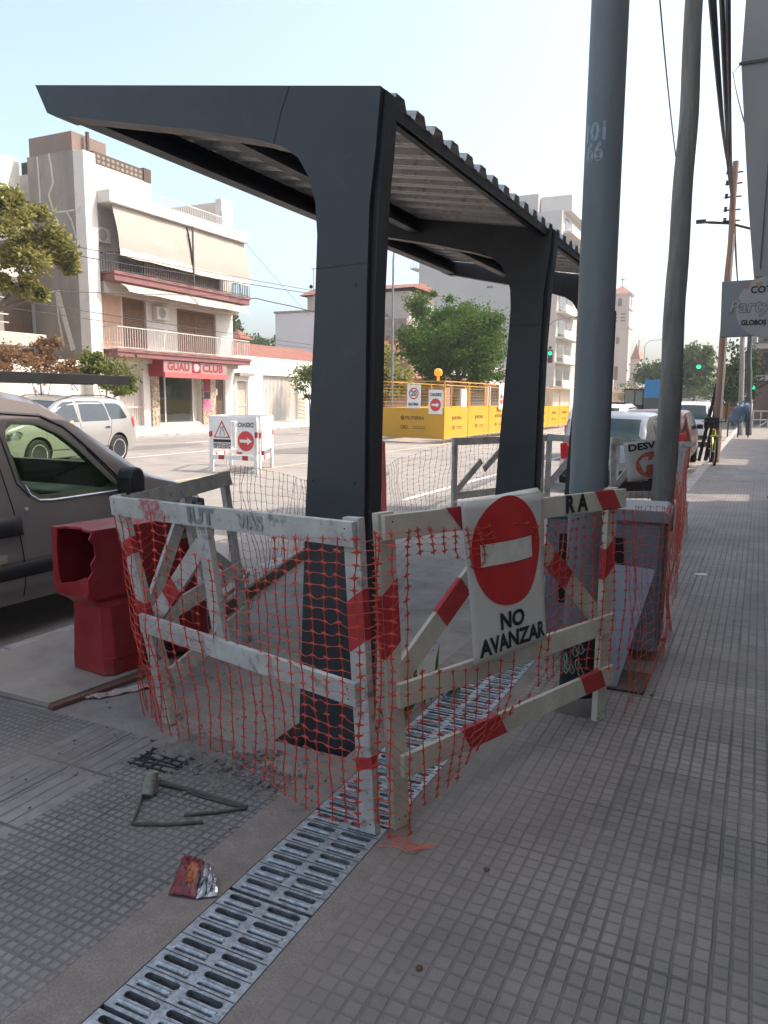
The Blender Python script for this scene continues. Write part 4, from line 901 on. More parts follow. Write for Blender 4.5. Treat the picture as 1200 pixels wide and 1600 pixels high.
def mk_car(c,label,cat,loc,rz,group=None,name='parked_car'):
    t=thing(name,label,cat,loc,rz,group); c.body(t)
    for nm,poly in c.side: c.side_patch(poly,.003,nm,c.glass,t,ny=16)
    if c.front: c.top_patch(-c.front[2],c.front[2],c.front[0],c.front[1],.004,'windscreen',c.glass,t)
    if c.rear: c.top_patch(-c.rear[2],c.rear[2],c.rear[0],c.rear[1],.004,'rear_window',c.glass,t)
    c.wheel(t,c.spokes); return t
# ---- grey van beside the kerb, front ahead
van_paint=mat('grey van paint',(.27,.245,.235),.3,metal=.35,var=.06,scale=2,coat=.7)
van=Car(L=4.0,W=1.72,n=60,r=.31,round=.16,tumble=.17,paint=van_paint,glass=M_tint,spokes=7,
 top=[(-2.0,.50),(-1.97,1.1),(-1.88,1.45),(-1.6,1.62),(-.8,1.68),(-.1,1.68),(.22,1.63),(.45,1.51),(.68,1.35),(1.15,1.02),(1.4,.95),(1.75,.86),(1.9,.76),(2.0,.45)],
 bot=[(-2.0,.38),(-1.85,.24),(1.75,.22),(2.0,.32)],belt=[(-2.0,.94),(.9,.92),(1.5,.86),(2.0,.6)],wheels=(-1.4,1.22),
 hollow=(-1.6,1.02,.58),front=(.52,1.10,.68),rear=None,
 side=[('side_window',[(.04,.97),(-.04,1.05),(-.10,1.34),(-.09,1.41),(-.03,1.45),(.20,1.435),(.36,1.36),(.50,1.25),(.80,.955),(.77,.93),(.2,.93),(.10,.935)]),
       ('rear_side_window',[(-1.45,.96),(-1.5,1.34),(-1.4,1.42),(-.45,1.45),(-.36,1.38),(-.22,1.03),(-.28,.97)])])
VX,VY=-5.11,3.47; vz=-.12
vt=mk_car(van,'dark grey van parked at the kerb behind the red block, front half in view','van',(VX,VY,vz),0,name='parked_van')
for a in ([(-.17,1.5),(-.17,1.2),(-.12,.9),(-.08,.6),(-.06,.3)],[(.56,1.24),(.86,.94),(.90,.82),(.86,.55),(.78,.36)]): van.line(a,.004,'door_seam',M_dkin,vt)
van.line([(-.9,1.50),(-.15,1.505),(.22,1.48),(.40,1.40),(.55,1.27),(.86,.98)],.011,'roof_gutter',M_blk,vt)
van.line([(.0,1.03),(.03,.965),(.09,.925),(.20,.915),(.80,.918)],.008,'window_trim',mat('bright trim',(.4,.42,.45),.3,metal=.6),vt); van.line([(.02,.96),(-.06,1.05),(-.12,1.36)],.006,'window_trim',M_blk,vt)
van.side_patch([(-.40,.72),(-.40,.85),(-.08,.85),(-.08,.72)],.012,'door_handle',M_blk,vt,solid=.012,ny=4,nz=2)
van.side_patch([(-1.9,.44),(-1.9,.54),(.75,.54),(.75,.44)],.010,'side_moulding',M_blk,vt,solid=.012,ny=30,nz=2)
van.side_patch([(-1.0,.555),(-1.0,.61),(-.2,.61),(-.2,.555)],.003,'reflective_strip',mat('worn pale strip',(.35,.32,.26),.6),vt,ny=8,nz=2)
mb=MB(); mb.lathe([(.012,0),(.012,.01),(0,.012)],(van.sx(-.02,.88),-.02,.88),axis='x',n=12); child(mb,'door_lock',M_alloy,vt)
for sg in (1,-1):
    mb=MB(); x=sg*(van.sx(.84,.93)+.02); mb.prism([(.76,.91),(.76,1.02),(.79,1.08),(.84,1.10),(.89,1.08),(.91,1.02),(.91,.91)],lambda u,v,w:(w,u,v),x,x+sg*.15); m_=child(mb,'mirror',M_blk,vt,bevel=.02)
    mb=MB(); mb.box(x-.03,x+.02,.79,.88,.87,.92); child(mb,'mirror_arm',M_blk,m_)
    mb=MB(); mb.prism([(1.62,.60),(1.86,.58),(1.84,.74),(1.64,.79)],lambda u,v,w:(w,u,v),sg*(van.sx(1.7,.7)-.05),sg*(van.sx(1.7,.7)+.012)); child(mb,'headlight',M_head,vt,bevel=.01)
# cabin: seats, dashboard, wheel
Mseat=mat('dark seat cloth',(.03,.032,.036),.9,var=.2)
for x in (.40,-.40):
    mb=MB(); mb.prism([(-.34,.60),(-.28,.60),(-.14,1.08),(-.18,1.11),(-.27,1.09)],lambda u,v,w:(w,u,v),x-.22,x+.22); mb.box(x-.22,x+.22,-.30,.16,.60,.72); s_=child(mb,'seat',Mseat,vt,bevel=.03)
    mb=MB(); mb.box(x-.12,x+.12,-.24,-.15,1.14,1.30); child(mb,'headrest',Mseat,s_,bevel=.03)
mb=MB(); mb.prism([(.60,.60),(1.0,.60),(1.0,.90),(.80,.93),(.64,.90)],lambda u,v,w:(w,u,v),-.70,.70); child(mb,'dashboard',M_blk,vt,bevel=.02)
mb=MB(); c=Vector((-.38,.50,.93)); mb.tube([c+Vector((math.cos(a)*.18,math.sin(a)*.07,math.sin(a)*.17)) for a in [2*PI*i/20 for i in range(21)]],.015,6); mb.tube([c+Vector((-.17,0,0)),c+Vector((0,.04,-.02)),c+Vector((.17,0,0))],.018,6); mb.tube([c+Vector((0,.03,-.02)),c+Vector((0,.3,-.08))],.02,6); child(mb,'steering_wheel',M_blk,vt)
mb=MB(); mb.grid(lambda u,v:(.20+.42*u,-.24+.42*v,.76+.03*math.sin(u*7)*math.cos(v*5)),6,6); child(mb,'seat_cover',mat('teal cloth',(.06,.16,.19),.9),vt,solid=.01,smooth=True)
# roof rack: bars carry a long black ladder
for yy_ in (-1.3,-.15):
    mb=MB(); mb.tube([(-.68,yy_,1.58),(-.66,yy_,1.685),(.66,yy_,1.685),(.68,yy_,1.58)],.016,8); child(mb,'roof_bar',M_blk,vt)
ld=thing('ladder','long black ladder lying flat on the roof of the grey van','ladder',(VX,VY,vz+1.702))
for x in (.60,.22):
    mb=MB(); mb.box(x-.02,x+.02,-2.1,1.17,0,.07); child(mb,'rail',M_blackside,ld,bevel=.003)
for k in range(12):
    mb=MB(); y=-2.0+k*.27; mb.tube([(.24,y,.035),(.58,y,.035)],.014,8); child(mb,'rung',M_blackside,ld)
# ---- silver wagon across the avenue, driving towards the camera side
sil=mat('warm silver paint',(.36,.35,.335),.3,metal=.35,var=.04,scale=2,coat=.6)
wag=Car(L=4.2,W=1.68,n=60,r=.315,round=.20,tumble=.20,paint=sil,glass=mat('smoked glass',(.03,.04,.045),.05,spec=.9,var=.1),spokes=5,
 top=[(-2.1,.42),(-2.02,.72),(-1.9,.86),(-1.35,.98),(-1.1,1.04),(-.55,1.38),(-.3,1.455),(.2,1.50),(1.2,1.48),(1.62,1.42),(1.88,1.12),(2.0,.98),(2.06,.85),(2.1,.45)],
 bot=[(-2.1,.30),(-1.85,.20),(1.8,.22),(2.1,.34)],belt=[(-2.1,.60),(-1.6,.84),(-1.0,.90),(1.9,.96),(2.1,.9)],wheels=(-1.27,1.22),
 hollow=None,front=(-1.06,-.5,.62),rear=(1.66,1.92,.58),
 side=[('side_window',[(-1.02,.935),(-.62,1.26),(-.45,1.355),(-.10,1.375),(-.07,.945)]),('side_window',[(-.01,.95),(-.04,1.38),(.72,1.375),(.84,1.30),(.93,.97),(.90,.955)]),('side_window',[(.98,.975),(.86,1.33),(1.25,1.33),(1.42,1.27),(1.60,1.02),(1.56,.99)])])
wp_=Vector((-14.35,0,0)); rw=G(198,720); fwp=G(78,737)
hd=math.atan2(-(rw.x-fwp.x),(rw.y-fwp.y)); cx,cy=(rw.x+fwp.x)/2,(rw.y+fwp.y)/2
wt=mk_car(wag,'silver estate car driving on the far side of the avenue','car',(cx-.85,cy-.28,-.005),hd*.6,name='moving_car')
for a in ([(-.04,1.4),(-.05,.95),(-.03,.6),(.0,.3)],[(.90,1.32),(1.0,.95),(.92,.66),(.82,.48),(.80,.3)],[(-1.08,.9),(-1.05,.6),(-.93,.3)]): wag.line(a,.004,'door_seam',M_dkin,wt)
for y in (-.28,.74): wag.side_patch([(y,.80),(y+.03,.835),(y+.15,.835),(y+.18,.80)],.012,'door_handle',M_blk,wt,solid=.014,ny=4,nz=2)
wag.side_patch([(1.86,.78),(1.80,.95),(1.90,1.04),(2.0,.97),(2.02,.78)],.004,'tail_light',M_tail,wt,ny=6)
wag.side_patch([(-2.0,.62),(-1.98,.74),(-1.72,.82),(-1.62,.76),(-1.72,.64)],.004,'headlight',M_head,wt,ny=6)
wag.line([(-1.0,.40),(1.0,.40)],.01,'sill_line',M_blk,wt)
for sg in (1,-1):
    mb=MB(); pts=[(sg*(wag.gx(.84,.5)-.09),y,wag.tz(.6,y)+.035*(1 if -.4<y<1.3 else 0)) for y in (-.5,-.4,.0,.5,1.0,1.3,1.42)]; mb.tube(pts,.014,6); child(mb,'roof_rail',M_blk,wt)
    mb=MB(); x=sg*(wag.sx(-.95,.95)+.01); mb.prism([(-.98,.93),(-.98,1.05),(-.90,1.07),(-.84,1.02),(-.84,.94)],lambda u,v,w:(w,u,v),x,x+sg*.13); child(mb,'mirror',M_blk,wt,bevel=.015)
# driver: forearm and elbow resting on the open window
def person_arm():
    me=bpy.data.meshes.new('person'); v=[(0,0,0),(.0,.10,-.03),(.03,.30,-.06),(-.22,.40,.05),(-.22,.40,.14),(-.22,.39,.22),(-.22,.38,.32)]
    e=[(0,1),(1,2),(2,3),(3,4),(4,5),(5,6)]; me.from_pydata([Vector(a) for a in v],e,[]); o=bpy.data.objects.new('person',me); COL.objects.link(o)
    s=o.modifiers.new('skin','SKIN'); rr=[.035,.035,.048,.075,.055,.085,.075]
    for i,r_ in enumerate(rr): me.skin_vertices[0].data[i].radius=(r_,r_)
    me.skin_vertices[0].data[3].use_root=True
    u=o.modifiers.new('sub','SUBSURF'); u.levels=2; u.render_levels=2; me.materials.append(mat('skin',(.55,.27,.17),.55)); flatten(o); 
    for p in o.data.polygons: p.use_smooth=True
    return o
pa=person_arm(); pw=wt.location+Matrix.Rotation(wt.rotation_euler.z,3,'Z')@Vector((wag.sx(-.45,.95)+.02,-.62,.97)); pa.location=pw; pa.rotation_euler=(0,0,wt.rotation_euler.z)
tag(pa,'driver resting a bare elbow on the window sill of the silver car','person')
# ---- parked cars ahead along the kerb (seen from behind)
def hatch(name,label,paint,x,y,W=1.7,L=4.0,H=1.42,glass=None,rails=False,ribs=False,z=-.12,grp='cars parked along the kerb ahead'):
    k=H/1.45; c=Car(L=L,W=W,n=44,r=.30,round=.18,tumble=.20,paint=paint,glass=glass or M_glassd,spokes=5,
     top=[(-L/2,.45),(-L/2+.03,.72),(-L/2+.08,.93*k),(-L/2+.42,1.34*k),(-L/2+.62,1.42*k),(-.1,H),(.35,1.36*k),(.95,.98*k),(L/2-.35,.86*k),(L/2-.06,.66),(L/2,.42)],
     bot=[(-L/2,.32),(-L/2+.25,.22),(L/2-.3,.2),(L/2,.3)],belt=[(-L/2,.88*k),(1.0,.90*k),(L/2,.6)],wheels=(-L/2+.72,L/2-.82),hollow=None,
     front=(.38,.9,.60),rear=(-L/2+.085,-L/2+.43,.69),
     side=[('side_window',[(-L/2+.75,.95*k),(-L/2+.70,1.28*k),(-L/2+1.0,1.33*k),(-.12,1.34*k),(-.12,.94*k)]),('side_window',[(-.05,.94*k),(-.05,1.34*k),(.22,1.31*k),(.78,.95*k)])])
    t=mk_car(c,label,'car',(x,y+L/2,z),0,grp)
    c.side_patch([(-L/2+.04,.70*k),(-L/2+.10,.92*k),(-L/2+.26,1.0*k),(-L/2+.34,.86*k),(-L/2+.22,.72*k)],.006,'tail_light',M_tail,t,ny=6)
    for sg in (1,-1):
        mb=MB(); mb.box(sg*(W/2-.14)-.16,sg*(W/2-.14)-.02,-L/2-.012,-L/2+.04,.62*k,.74*k) if False else mb.prism([(sg*(W/2-.34),.60*k),(sg*(W/2-.14),.60*k),(sg*(W/2-.12),.88*k),(sg*(W/2-.24),.90*k)],lambda u,v,w:(u,w,v),-L/2+.0,-L/2+.10); child(mb,'tail_lamp',M_tail,t,bevel=.01)
        mb=MB(); xx=sg*(c.sx(.62,.95*k)+.01); mb.prism([(.60,.92*k),(.60,1.04*k),(.70,1.06*k),(.74,.95*k)],lambda u,v,w:(w,u,v),xx,xx+sg*.15); child(mb,'mirror',M_blk,t,bevel=.015)
    mb=MB(); mb.box(-.24,.24,-L/2-.012,-L/2+.02,.50,.61); child(mb,'number_plate',M_signwht,t)
    mb=MB(); mb.box(-W/2*.80,W/2*.80,-L/2-.02,-L/2+.05,.30,.42); child(mb,'rear_bumper_trim',M_blk,t,bevel=.02)
    c.line([(-.09,1.38*k),(-.09,.9*k),(-.07,.3)],.004,'door_seam',M_dkin,t)
    if ribs:
        for i in range(3):
            mb=MB(); yy_=-L/2+1.0+i*.75; mb.tube([(x_,yy_,c.tz(x_,yy_)+.012) for x_ in (-.62,-.45,-.2,0,.2,.45,.62)],.02,6); child(mb,'roof_bar',M_blk,t)
    if rails:
        for sg in (1,-1): mb=MB(); mb.tube([(sg*.56,y_,c.tz(.56,y_)+.05) for y_ in (-1.3,-.6,0)],.018,6); child(mb,'roof_rail',M_alloy,t)
    return t
Mred=mat('dark red car paint',(.07,.012,.014),.35,coat=.3,var=.05); Mwht=mat('white car paint',(.62,.62,.60),.3,coat=.5,var=.04); Mdk=mat('dark grey car paint',(.05,.05,.055),.3,coat=.6,var=.05); Mteal=mat('teal reflecting glass',(.045,.075,.075),.12,spec=.3,var=.1)
hatch('a','pale silver hatchback with greenish rear window and big red lamps just beyond the timber barriers',mat('pale silver car paint',(.30,.31,.32),.3,metal=.3,coat=.5,var=.04),-2.42,13.6,glass=Mteal)
hatch('b','white minivan with three dark curved roof bars, left of the dark red car',Mwht,-3.9,20.5,W=1.75,L=4.2,H=1.56,ribs=True,grp=None)
hatch('c','dark red car with bright tail lamp, half hidden by the grey wooden pole',Mred,-2.3,19.2,H=1.42)
hatch('d','white sport utility car with dark rear window and roof rails, parked beside the bicycle',Mwht,-2.35,29.6,W=1.8,L=4.3,H=1.62,rails=True)
hatch('e','dark car parked beyond the white sport utility',Mdk,-2.6,37,H=1.55)
hatch('f','pale car parked farthest along the kerb',Mwht,-3.2,45,H=1.5)
hatch('g','dark car waiting in the lane left of the parked row',Mdk,-5.0,52,H=1.5,grp=None)
# ---- blue topped lorry with a glass cab in the distance
tk=thing('lorry','distant lorry with bright blue tarpaulin box and glazed cab','lorry',(-4.75,44,-.05))
Mblue=mat('blue tarpaulin',(.02,.17,.38),.5,var=.15,bump=.2,bscale=6)
mb=MB(); mb.box(-1.0,.55,0,4.2,1.95,3.0); mb.prism([(-1.0,3.0),(.55,3.0),(.5,3.08),(.2,3.03),(-.2,3.09),(-.6,3.03),(-.95,3.09)],lambda u,v,w:(u,w,v),.1,4.1); child(mb,'cover',Mblue,tk)
mb=MB(); mb.box(-1.0,.95,0,4.2,1.25,1.94); child(mb,'load_bed',mat('dark bed',(.06,.065,.07),.6),tk)
mb=MB(); mb.box(-.95,.9,.1,6.2,.5,1.24); child(mb,'chassis',M_blk,tk)
mb=MB(); mb.box(-2.15,-1.2,1.0,3.0,.5,1.5); mb.box(-2.2,-1.15,.9,3.1,2.42,2.52)
for x in (-2.18,-1.65,-1.2): mb.box(x,x+.05,.92,.97,1.5,2.42)
child(mb,'cab_frame',M_blk,tk)
mb=MB(); mb.box(-2.12,-1.2,.98,3.0,1.51,2.41); child(mb,'cab_glass',mat('greenish cab glass',(.16,.22,.20),.1,spec=.8),tk)
for x in (-.85,.6):
    for y in (.8,5.2):
        mb=MB(); mb.lathe([(.2,-.12),(.48,-.12),(.5,-.08),(.5,.08),(.48,.12),(.2,.12)],(x,y,.5),axis='x',n=24); child(mb,'wheel',M_tyre,tk)
tk.scale=(1,1,.88)
# ---- yellow bicycle leaning on the brown pole
def bicycle():
    t=thing('bicycle','yellow bicycle propped against the brown wooden pole','bicycle',(-.98,20.35,0),R(8)); My=mat('yellow bicycle paint',(.50,.44,.03),.35,coat=.3,var=.1)
    wh=[(-.52),(.52)]
    for y in wh:
        mb=MB(); mb.tube([(0,y+.33*math.cos(a),.33+.33*math.sin(a)) for a in [2*PI*i/28 for i in range(29)]],.022,6,cap=False); w_=child(mb,'wheel',M_tyre,t)
        mb=MB()
        for i in range(14): a=2*PI*i/14; mb.tube([(0,y,.33),(0,y+.31*math.cos(a),.33+.31*math.sin(a))],.0025,3)
        mb.tube([(-.05,y,.33),(.05,y,.33)],.02,8); child(mb,'spokes',M_alloy,w_)
    mb=MB(); bb=(0,-.05,.29); st=(0,-.22,.80); hd=(0,.36,.82); hb=(0,.40,.66); ra=(0,-.52,.33); fa=(0,.52,.33)
    for a,b in ((bb,st),(st,hd),(bb,hb),(hd,hb),(bb,ra),(st,ra)): mb.tube([a,b],.02,8)
    mb.tube([hb,(0,.44,.5),fa],.02,8); child(mb,'frame',My,t)
    mb=MB(); mb.tube([hd,(0,.37,.98)],.014,6); mb.tube([(-.28,.30,1.02),(-.1,.40,1.0),(.1,.40,1.0),(.28,.30,1.02)],.014,6); child(mb,'handlebar',M_blk,t)
    mb=MB(); mb.prism([(-.36,.0),(-.12,-.02),(-.12,.03),(-.36,.06)],lambda u,v,w:(w*(1 if u<-.2 else .5),u,.88+v),-.07,.07); child(mb,'saddle',M_blk,t,bevel=.01)
    mb=MB(); mb.lathe([(.09,-.01),(.09,.01)],(.03,-.05,.29),axis='x',n=18); mb.tube([(.05,-.05,.29),(.05,.05,.16)],.01,5); child(mb,'crank',M_blk,t)
    mb=MB(); mb.box(-.2,.2,.42,.62,.86,1.12); child(mb,'basket',M_blk,t,bevel=.03)
    mb=MB(); mb.tube([(-.12,-.5,.68),(-.05,-.52,.69),(.05,-.52,.69),(.12,-.5,.68)],.03,6); child(mb,'mudguard',My,t)
bicycle()
mb=MB(); mb.beam((-1.33,21.1,0),(-1.02,21.0,1.95),.08,.06,(0,1,0)); tag(mb.build('leaning_timber',M_blk),'dark timber leaning on the brown pole, left one of two','timber')
mb=MB(); mb.beam((-1.18,21.25,0),(-.96,21.1,1.8),.10,.05,(0,1,0)); tag(mb.build('leaning_timber',M_blk),'dark timber leaning on the brown pole, right one of two','timber')
mb=MB(); p=PY(1155,648,36); rnd=random.Random(3)
mb.grid(lambda u,v:(p.x+math.cos(u*2*PI)*.30*min(1,math.sin(v*PI)*2)*(1+.4*noise.noise(Vector((u*6,v*4,2))))+.35*(v-.5),p.y+math.sin(u*2*PI)*.25*min(1,math.sin(v*PI)*2),p.z-.45+.95*v+.25*noise.noise(Vector((math.cos(u*6.28)*2,v*5,7)))),24,14)
tag(mb.build('tarpaulin_bundle',mat('faded blue tarpaulin',(.06,.10,.15),.6,var=.3,scale=5)),'bundled blue tarpaulin on a stall frame beside the far poles','tarpaulin')
mb=MB()
for dx in (-.4,.0,.4): mb.tube([(p.x+dx,p.y+.1,0),(p.x+dx,p.y+.1,p.z-.1)],.03,6)
mb.tube([(p.x-.4,p.y+.1,.7),(p.x+.4,p.y+.1,.7)],.03,6); tag(mb.build('stall_frame',M_blk),'dark frame under the blue tarpaulin by the far poles','stall frame')
# ------------------------------------------------------------------ buildings
M_cr=mat('cream render',(.46,.41,.36),.85,var=.07,scale=1.5,col2=(.35,.30,.26),thr=(.55,.72)); M_wt=mat('white render',(.58,.545,.50),.85,var=.05,scale=1.2,col2=(.43,.39,.35),thr=(.54,.74))
M_gc=mat('stained grey render',(.25,.22,.19),.9,var=.22,scale=.9,col2=(.20,.175,.15),thr=(.48,.66),stretch=(1,1,.35)); M_pale=mat('patched cement',(.50,.46,.41),.9,var=.15,scale=8)
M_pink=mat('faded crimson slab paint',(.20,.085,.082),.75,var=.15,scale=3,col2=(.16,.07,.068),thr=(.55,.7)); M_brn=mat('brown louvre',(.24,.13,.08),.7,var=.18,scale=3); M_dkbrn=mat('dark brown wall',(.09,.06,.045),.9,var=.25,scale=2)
M_awn=mat('beige canvas',(.33,.29,.25),.8,var=.06,scale=1.5); M_awn2=mat('pale canvas hem',(.50,.45,.38),.8,var=.05); M_iron=mat('dark iron rail',(.05,.045,.045),.7); M_paleiron=mat('pale iron rail',(.5,.46,.42),.6)
M_win=mat('window glass',(.06,.065,.065),.08,spec=.8,var=.3,scale=1); M_room=mat('dim interior',(.05,.045,.04),.9,var=.4,scale=2); M_mag=mat('magenta shop paint',(.22,.018,.038),.6,var=.1); M_pinkp=mat('pink poster',(.6,.16,.25),.6,var=.3,scale=6)
M_brick=brickm('bare brick',(.34,.13,.08),(.27,.10,.065),(.38,.33,.28),.25,.075); M_rooftile=brickm('clay roof tiles',(.26,.10,.065),(.19,.075,.05),(.16,.07,.05),.22,.16,1,1.0)
M_stone=mat('crazy stone cladding',(.42,.34,.26),.9,var=.5,scale=5,bump=.5,bscale=8,col2=(.2,.15,.11),thr=(.5,.54)); M_tall=mat('tall flank render',(.46,.43,.40),.9,var=.035,scale=.25,col2=(.42,.39,.365),thr=(.5,.8)); M_ac=mat('air conditioner white',(.6,.57,.52),.6,var=.06)
class B:
    """building helper: everything in street coordinates, parented to an empty at its foot"""
    def __init__(s,name,label,x,y,cat='building',group=None): s.o=Vector((x,y,0)); s.t=thing(name,label,cat,s.o,0,group)
    def part(s,mb,nm,m,par=None,**k):
        mb.v=[(a-s.o.x,b-s.o.y,c) for a,b,c in mb.v]; o=mb.build(nm,m,None,**k); o.parent=par or s.t; return o
    def box(s,nm,m,x0,x1,y0,y1,z0,z1,par=None,**k): mb=MB(); mb.box(x0,x1,y0,y1,z0,z1); return s.part(mb,nm,m,par,**k)
    def wall(s,nm,m,x,y0,y1,z0,z1,ops,dep=.25,par=None):
        """front wall in plane X=x facing +X, with openings (ya,yb,za,zb) having reveals"""
        ys=sorted({y0,y1,*[o[0] for o in ops],*[o[1] for o in ops]}); zs=sorted({z0,z1,*[o[2] for o in ops],*[o[3] for o in ops]}); mb=MB()
        for a,b in zip(ys,ys[1:]):
            for c,d in zip(zs,zs[1:]):
                my,mz=(a+b)/2,(c+d)/2
                if any(o[0]<my<o[1] and o[2]<mz<o[3] for o in ops): continue
                mb.quad((x,a,c),(x,b,c),(x,b,d),(x,a,d))
        for a,b,c,d in ops:
            e=x-dep; mb.quad((x,a,c),(e,a,c),(e,a,d),(x,a,d)); mb.quad((x,b,c),(e,b,c),(e,b,d),(x,b,d)); mb.quad((x,a,c),(e,a,c),(e,b,c),(x,b,c)); mb.quad((x,a,d),(e,a,d),(e,b,d),(x,b,d))
        return s.part(mb,nm,m,par,fix=False)
    def shutter(s,x,y0,y1,z0,z1,m=None,top=None):
        mb=MB(); f=.06; mb.box(x-.03,x+.03,y0,y0+f,z0,z1); mb.box(x-.03,x+.03,y1-f,y1,z0,z1); mb.box(x-.03,x+.03,y0+f,y1-f,z1-f,z1); mb.box(x-.03,x+.03,y0+f,y1-f,z0,z0+f); w=s.part(mb,'window',m or M_brn)
        mb=MB(); z=z0+f; k=0
        while z<z1-f: mb.add([(x+.012,y0+f,z),(x+.012,y1-f,z),(x-.012,y1-f,z+.062),(x-.012,y0+f,z+.062)],[(0,1,2,3)]); z+=.075
        s.part(mb,'louvres',m or M_brn,w,fix=False); mb=MB(); mb.box(x-.06,x-.04,y0,y1,z0,z1); s.part(mb,'pane',M_room,w); return w
    def rail(s,nm,x,y0,y1,z0,z1,m,pitch=.14,x_in=None,ends=True):
        mb=MB(); mb.box(x-.02,x+.02,y0,y1,z1-.04,z1); mb.box(x-.015,x+.015,y0,y1,z0+.05,z0+.08); n=int((y1-y0)/pitch)
        for i in range(n+1): y=y0+(y1-y0)*i/n; mb.box(x-.01,x+.01,y-.01,y+.01,z0,z1-.04)
        if x_in is not None:
            for yy in (y0,y1):
                mb.box(x_in,x,yy-.015,yy+.015,z1-.04,z1); k=int((x-x_in)/pitch)
                for i in range(k): xx=x_in+(x-x_in)*i/k; mb.box(xx-.01,xx+.01,yy-.01,yy+.01,z0,z1-.04)
        return s.part(mb,nm,m)
    def ac(s,x,y,z,w=.8,h=.6):
        a=s.box('air_conditioner',M_ac,x,x+.3,y,y+w,z,z+h,bevel=.02); mb=MB(); mb.lathe([(.0,.306),(.21,.303),(.23,.312),(.25,.301)],(x,y+w*.42,z+h*.5),axis='x',n=20); s.part(mb,'fan_grille',M_awn,a)
X0=-26.0
g=B('shop_building','cream three storey building with beige awnings, crimson balconies and pet shop below',X0,29.5)
# stepped depth: side and rear mass
g.box('side_wall',M_cr,X0-9,X0-.26,24.95,34.65,0,9.2)
def rngops(*o): return list(o)
ops=[(26.2,27.75,.1,2.95),(28.7,31.9,.15,2.45),(33.0,33.9,.12,2.5),(26.6,28.1,3.6,5.9),(30.2,33.2,3.6,5.75),(26.5,33.6,6.75,9.2)]
g.wall('wall',M_wt,X0,24.95,34.65,0,9.45,ops,.26)
g.box('painted_shade',M_dkbrn,X0-1.0,X0-.265,26.3,33.8,6.7,9.3)  # dark box stands in for the shade behind the upper balcony
g.box('roof_slab',M_wt,X0-9,X0+1.15,24.95,34.6,9.45,9.95,bevel=.02)
# balconies
for z0,z1 in ((3.16,3.5),(6.32,6.72)):
    s_=g.box('balcony',M_pink,X0+.002,X0+1.1,25.1,34.7,z0,z1-.10,bevel=.015); mb=MB(); mb.box(X0+1.101,X0+1.15,25.05,34.75,z1-.13,z1); mb.box(X0+.002,X0+1.1,25.05,34.75,z1-.099,z1-.01)
    for k in range(9): mb.box(X0+1.1505,X0+1.153,25.6+k*1.0,26.15+k*1.0,z1-.075,z1-.035,1)
    g.part(mb,'slab_edge',[M_pink,M_dkbrn],s_)
g.box('beam',M_cr,X0+.003,X0+.5,25.1,34.6,5.85,6.31); g.box('beam',M_cr,X0+.003,X0+.35,25.1,34.6,2.98,3.155)
g.rail('balustrade',X0+1.08,25.1,34.7,6.72,7.5,M_iron,.15,X0+.01); g.rail('balustrade',X0+1.08,25.15,34.6,3.5,4.45,M_paleiron,.15,X0+.01)
g.box('rail_panel',M_dkbrn,X0+1.02,X0+1.05,26.9,31.9,6.78,7.42)
# upper canvas drops, sloping outwards
def awning(x0,z0,x1,z1,y0,y1,hem,nm='awning'):
    mb=MB(); mb.grid(lambda u,v:(x0+(x1-x0)*v+.03*noise.noise(Vector((u*4,v*3,y0)))+.05*math.sin(v*PI),y0+(y1-y0)*u,z0+(z1-z0)*v+.04*noise.noise(Vector((u*5,2,y0)))*v),18,10); a=g.part(mb,nm,M_awn,smooth=True)
    mb=MB(); mb.grid(lambda u,v:(x1+.02+.02*v,y0+(y1-y0)*u,z1-hem*v+.05*noise.noise(Vector((u*5,2,y0)))),18,2); g.part(mb,'hem',M_awn2,a,smooth=True)
awning(X0+.95,9.44,X0+1.3,7.62,25.25,29.85,.32); awning(X0+.95,9.44,X0+1.3,7.58,30.0,34.45,.32)
awning(X0+.9,6.30,X0+1.45,5.95,25.5,29.9,.10); awning(X0+.9,6.30,X0+1.45,5.93,30.0,34.2,.10)
g.box('awning_post',M_iron,X0+1.31,X0+1.36,29.88,29.96,6.7,9.4)
g.ac(X0+.005,24.98,7.95); g.ac(X0+.005,28.5,5.05)
g.shutter(X0-.12,26.65,28.05,3.62,5.88); g.shutter(X0-.12,30.25,31.68,3.62,5.72); g.shutter(X0-.12,31.72,33.15,3.62,5.72)
g.box('wall_panel',mat('salmon panel',(.50,.32,.22),.8,var=.08),X0+.003,X0+.02,25.45,26.5,3.6,5.85)
# ground floor
mb=MB(); mb.box(X0-.95,X0-.9,26.2,27.75,.1,2.95); g.part(mb,'hall',M_room)
mb=MB()
for k in range(11): y=26.25+k*.145; mb.box(X0-.13,X0-.11,y,y+.02,.1,2.1+.25*math.sin(k/10*PI))
mb.box(X0-.14,X0-.10,26.2,27.75,.95,1.0); mb.tube([(X0-.12,26.25+1.45*i/12,2.1+.25*math.sin(i/12*PI)) for i in range(13)],.03,6); g.part(mb,'gate',M_paleiron)
for y0,y1 in ((28.2,28.7),(31.9,32.95)): g.box('stone_pier',M_stone,X0+.003,X0+.10,y0,y1,.06,2.5)
f=g.box('shop_window',M_paleiron,X0-.14,X0-.08,29.25,29.33,.2,2.45); mb=MB(); mb.box(X0-.14,X0-.08,28.7,31.9,.15,.22); mb.box(X0-.14,X0-.08,31.3,31.36,.22,2.45); g.part(mb,'frame',M_paleiron,f)
mb=MB(); mb.box(X0-.12,X0-.11,28.7,31.3,.22,2.44); g.part(mb,'pane',glassm('shop glass',(.55,.6,.58),.02,.8),f)
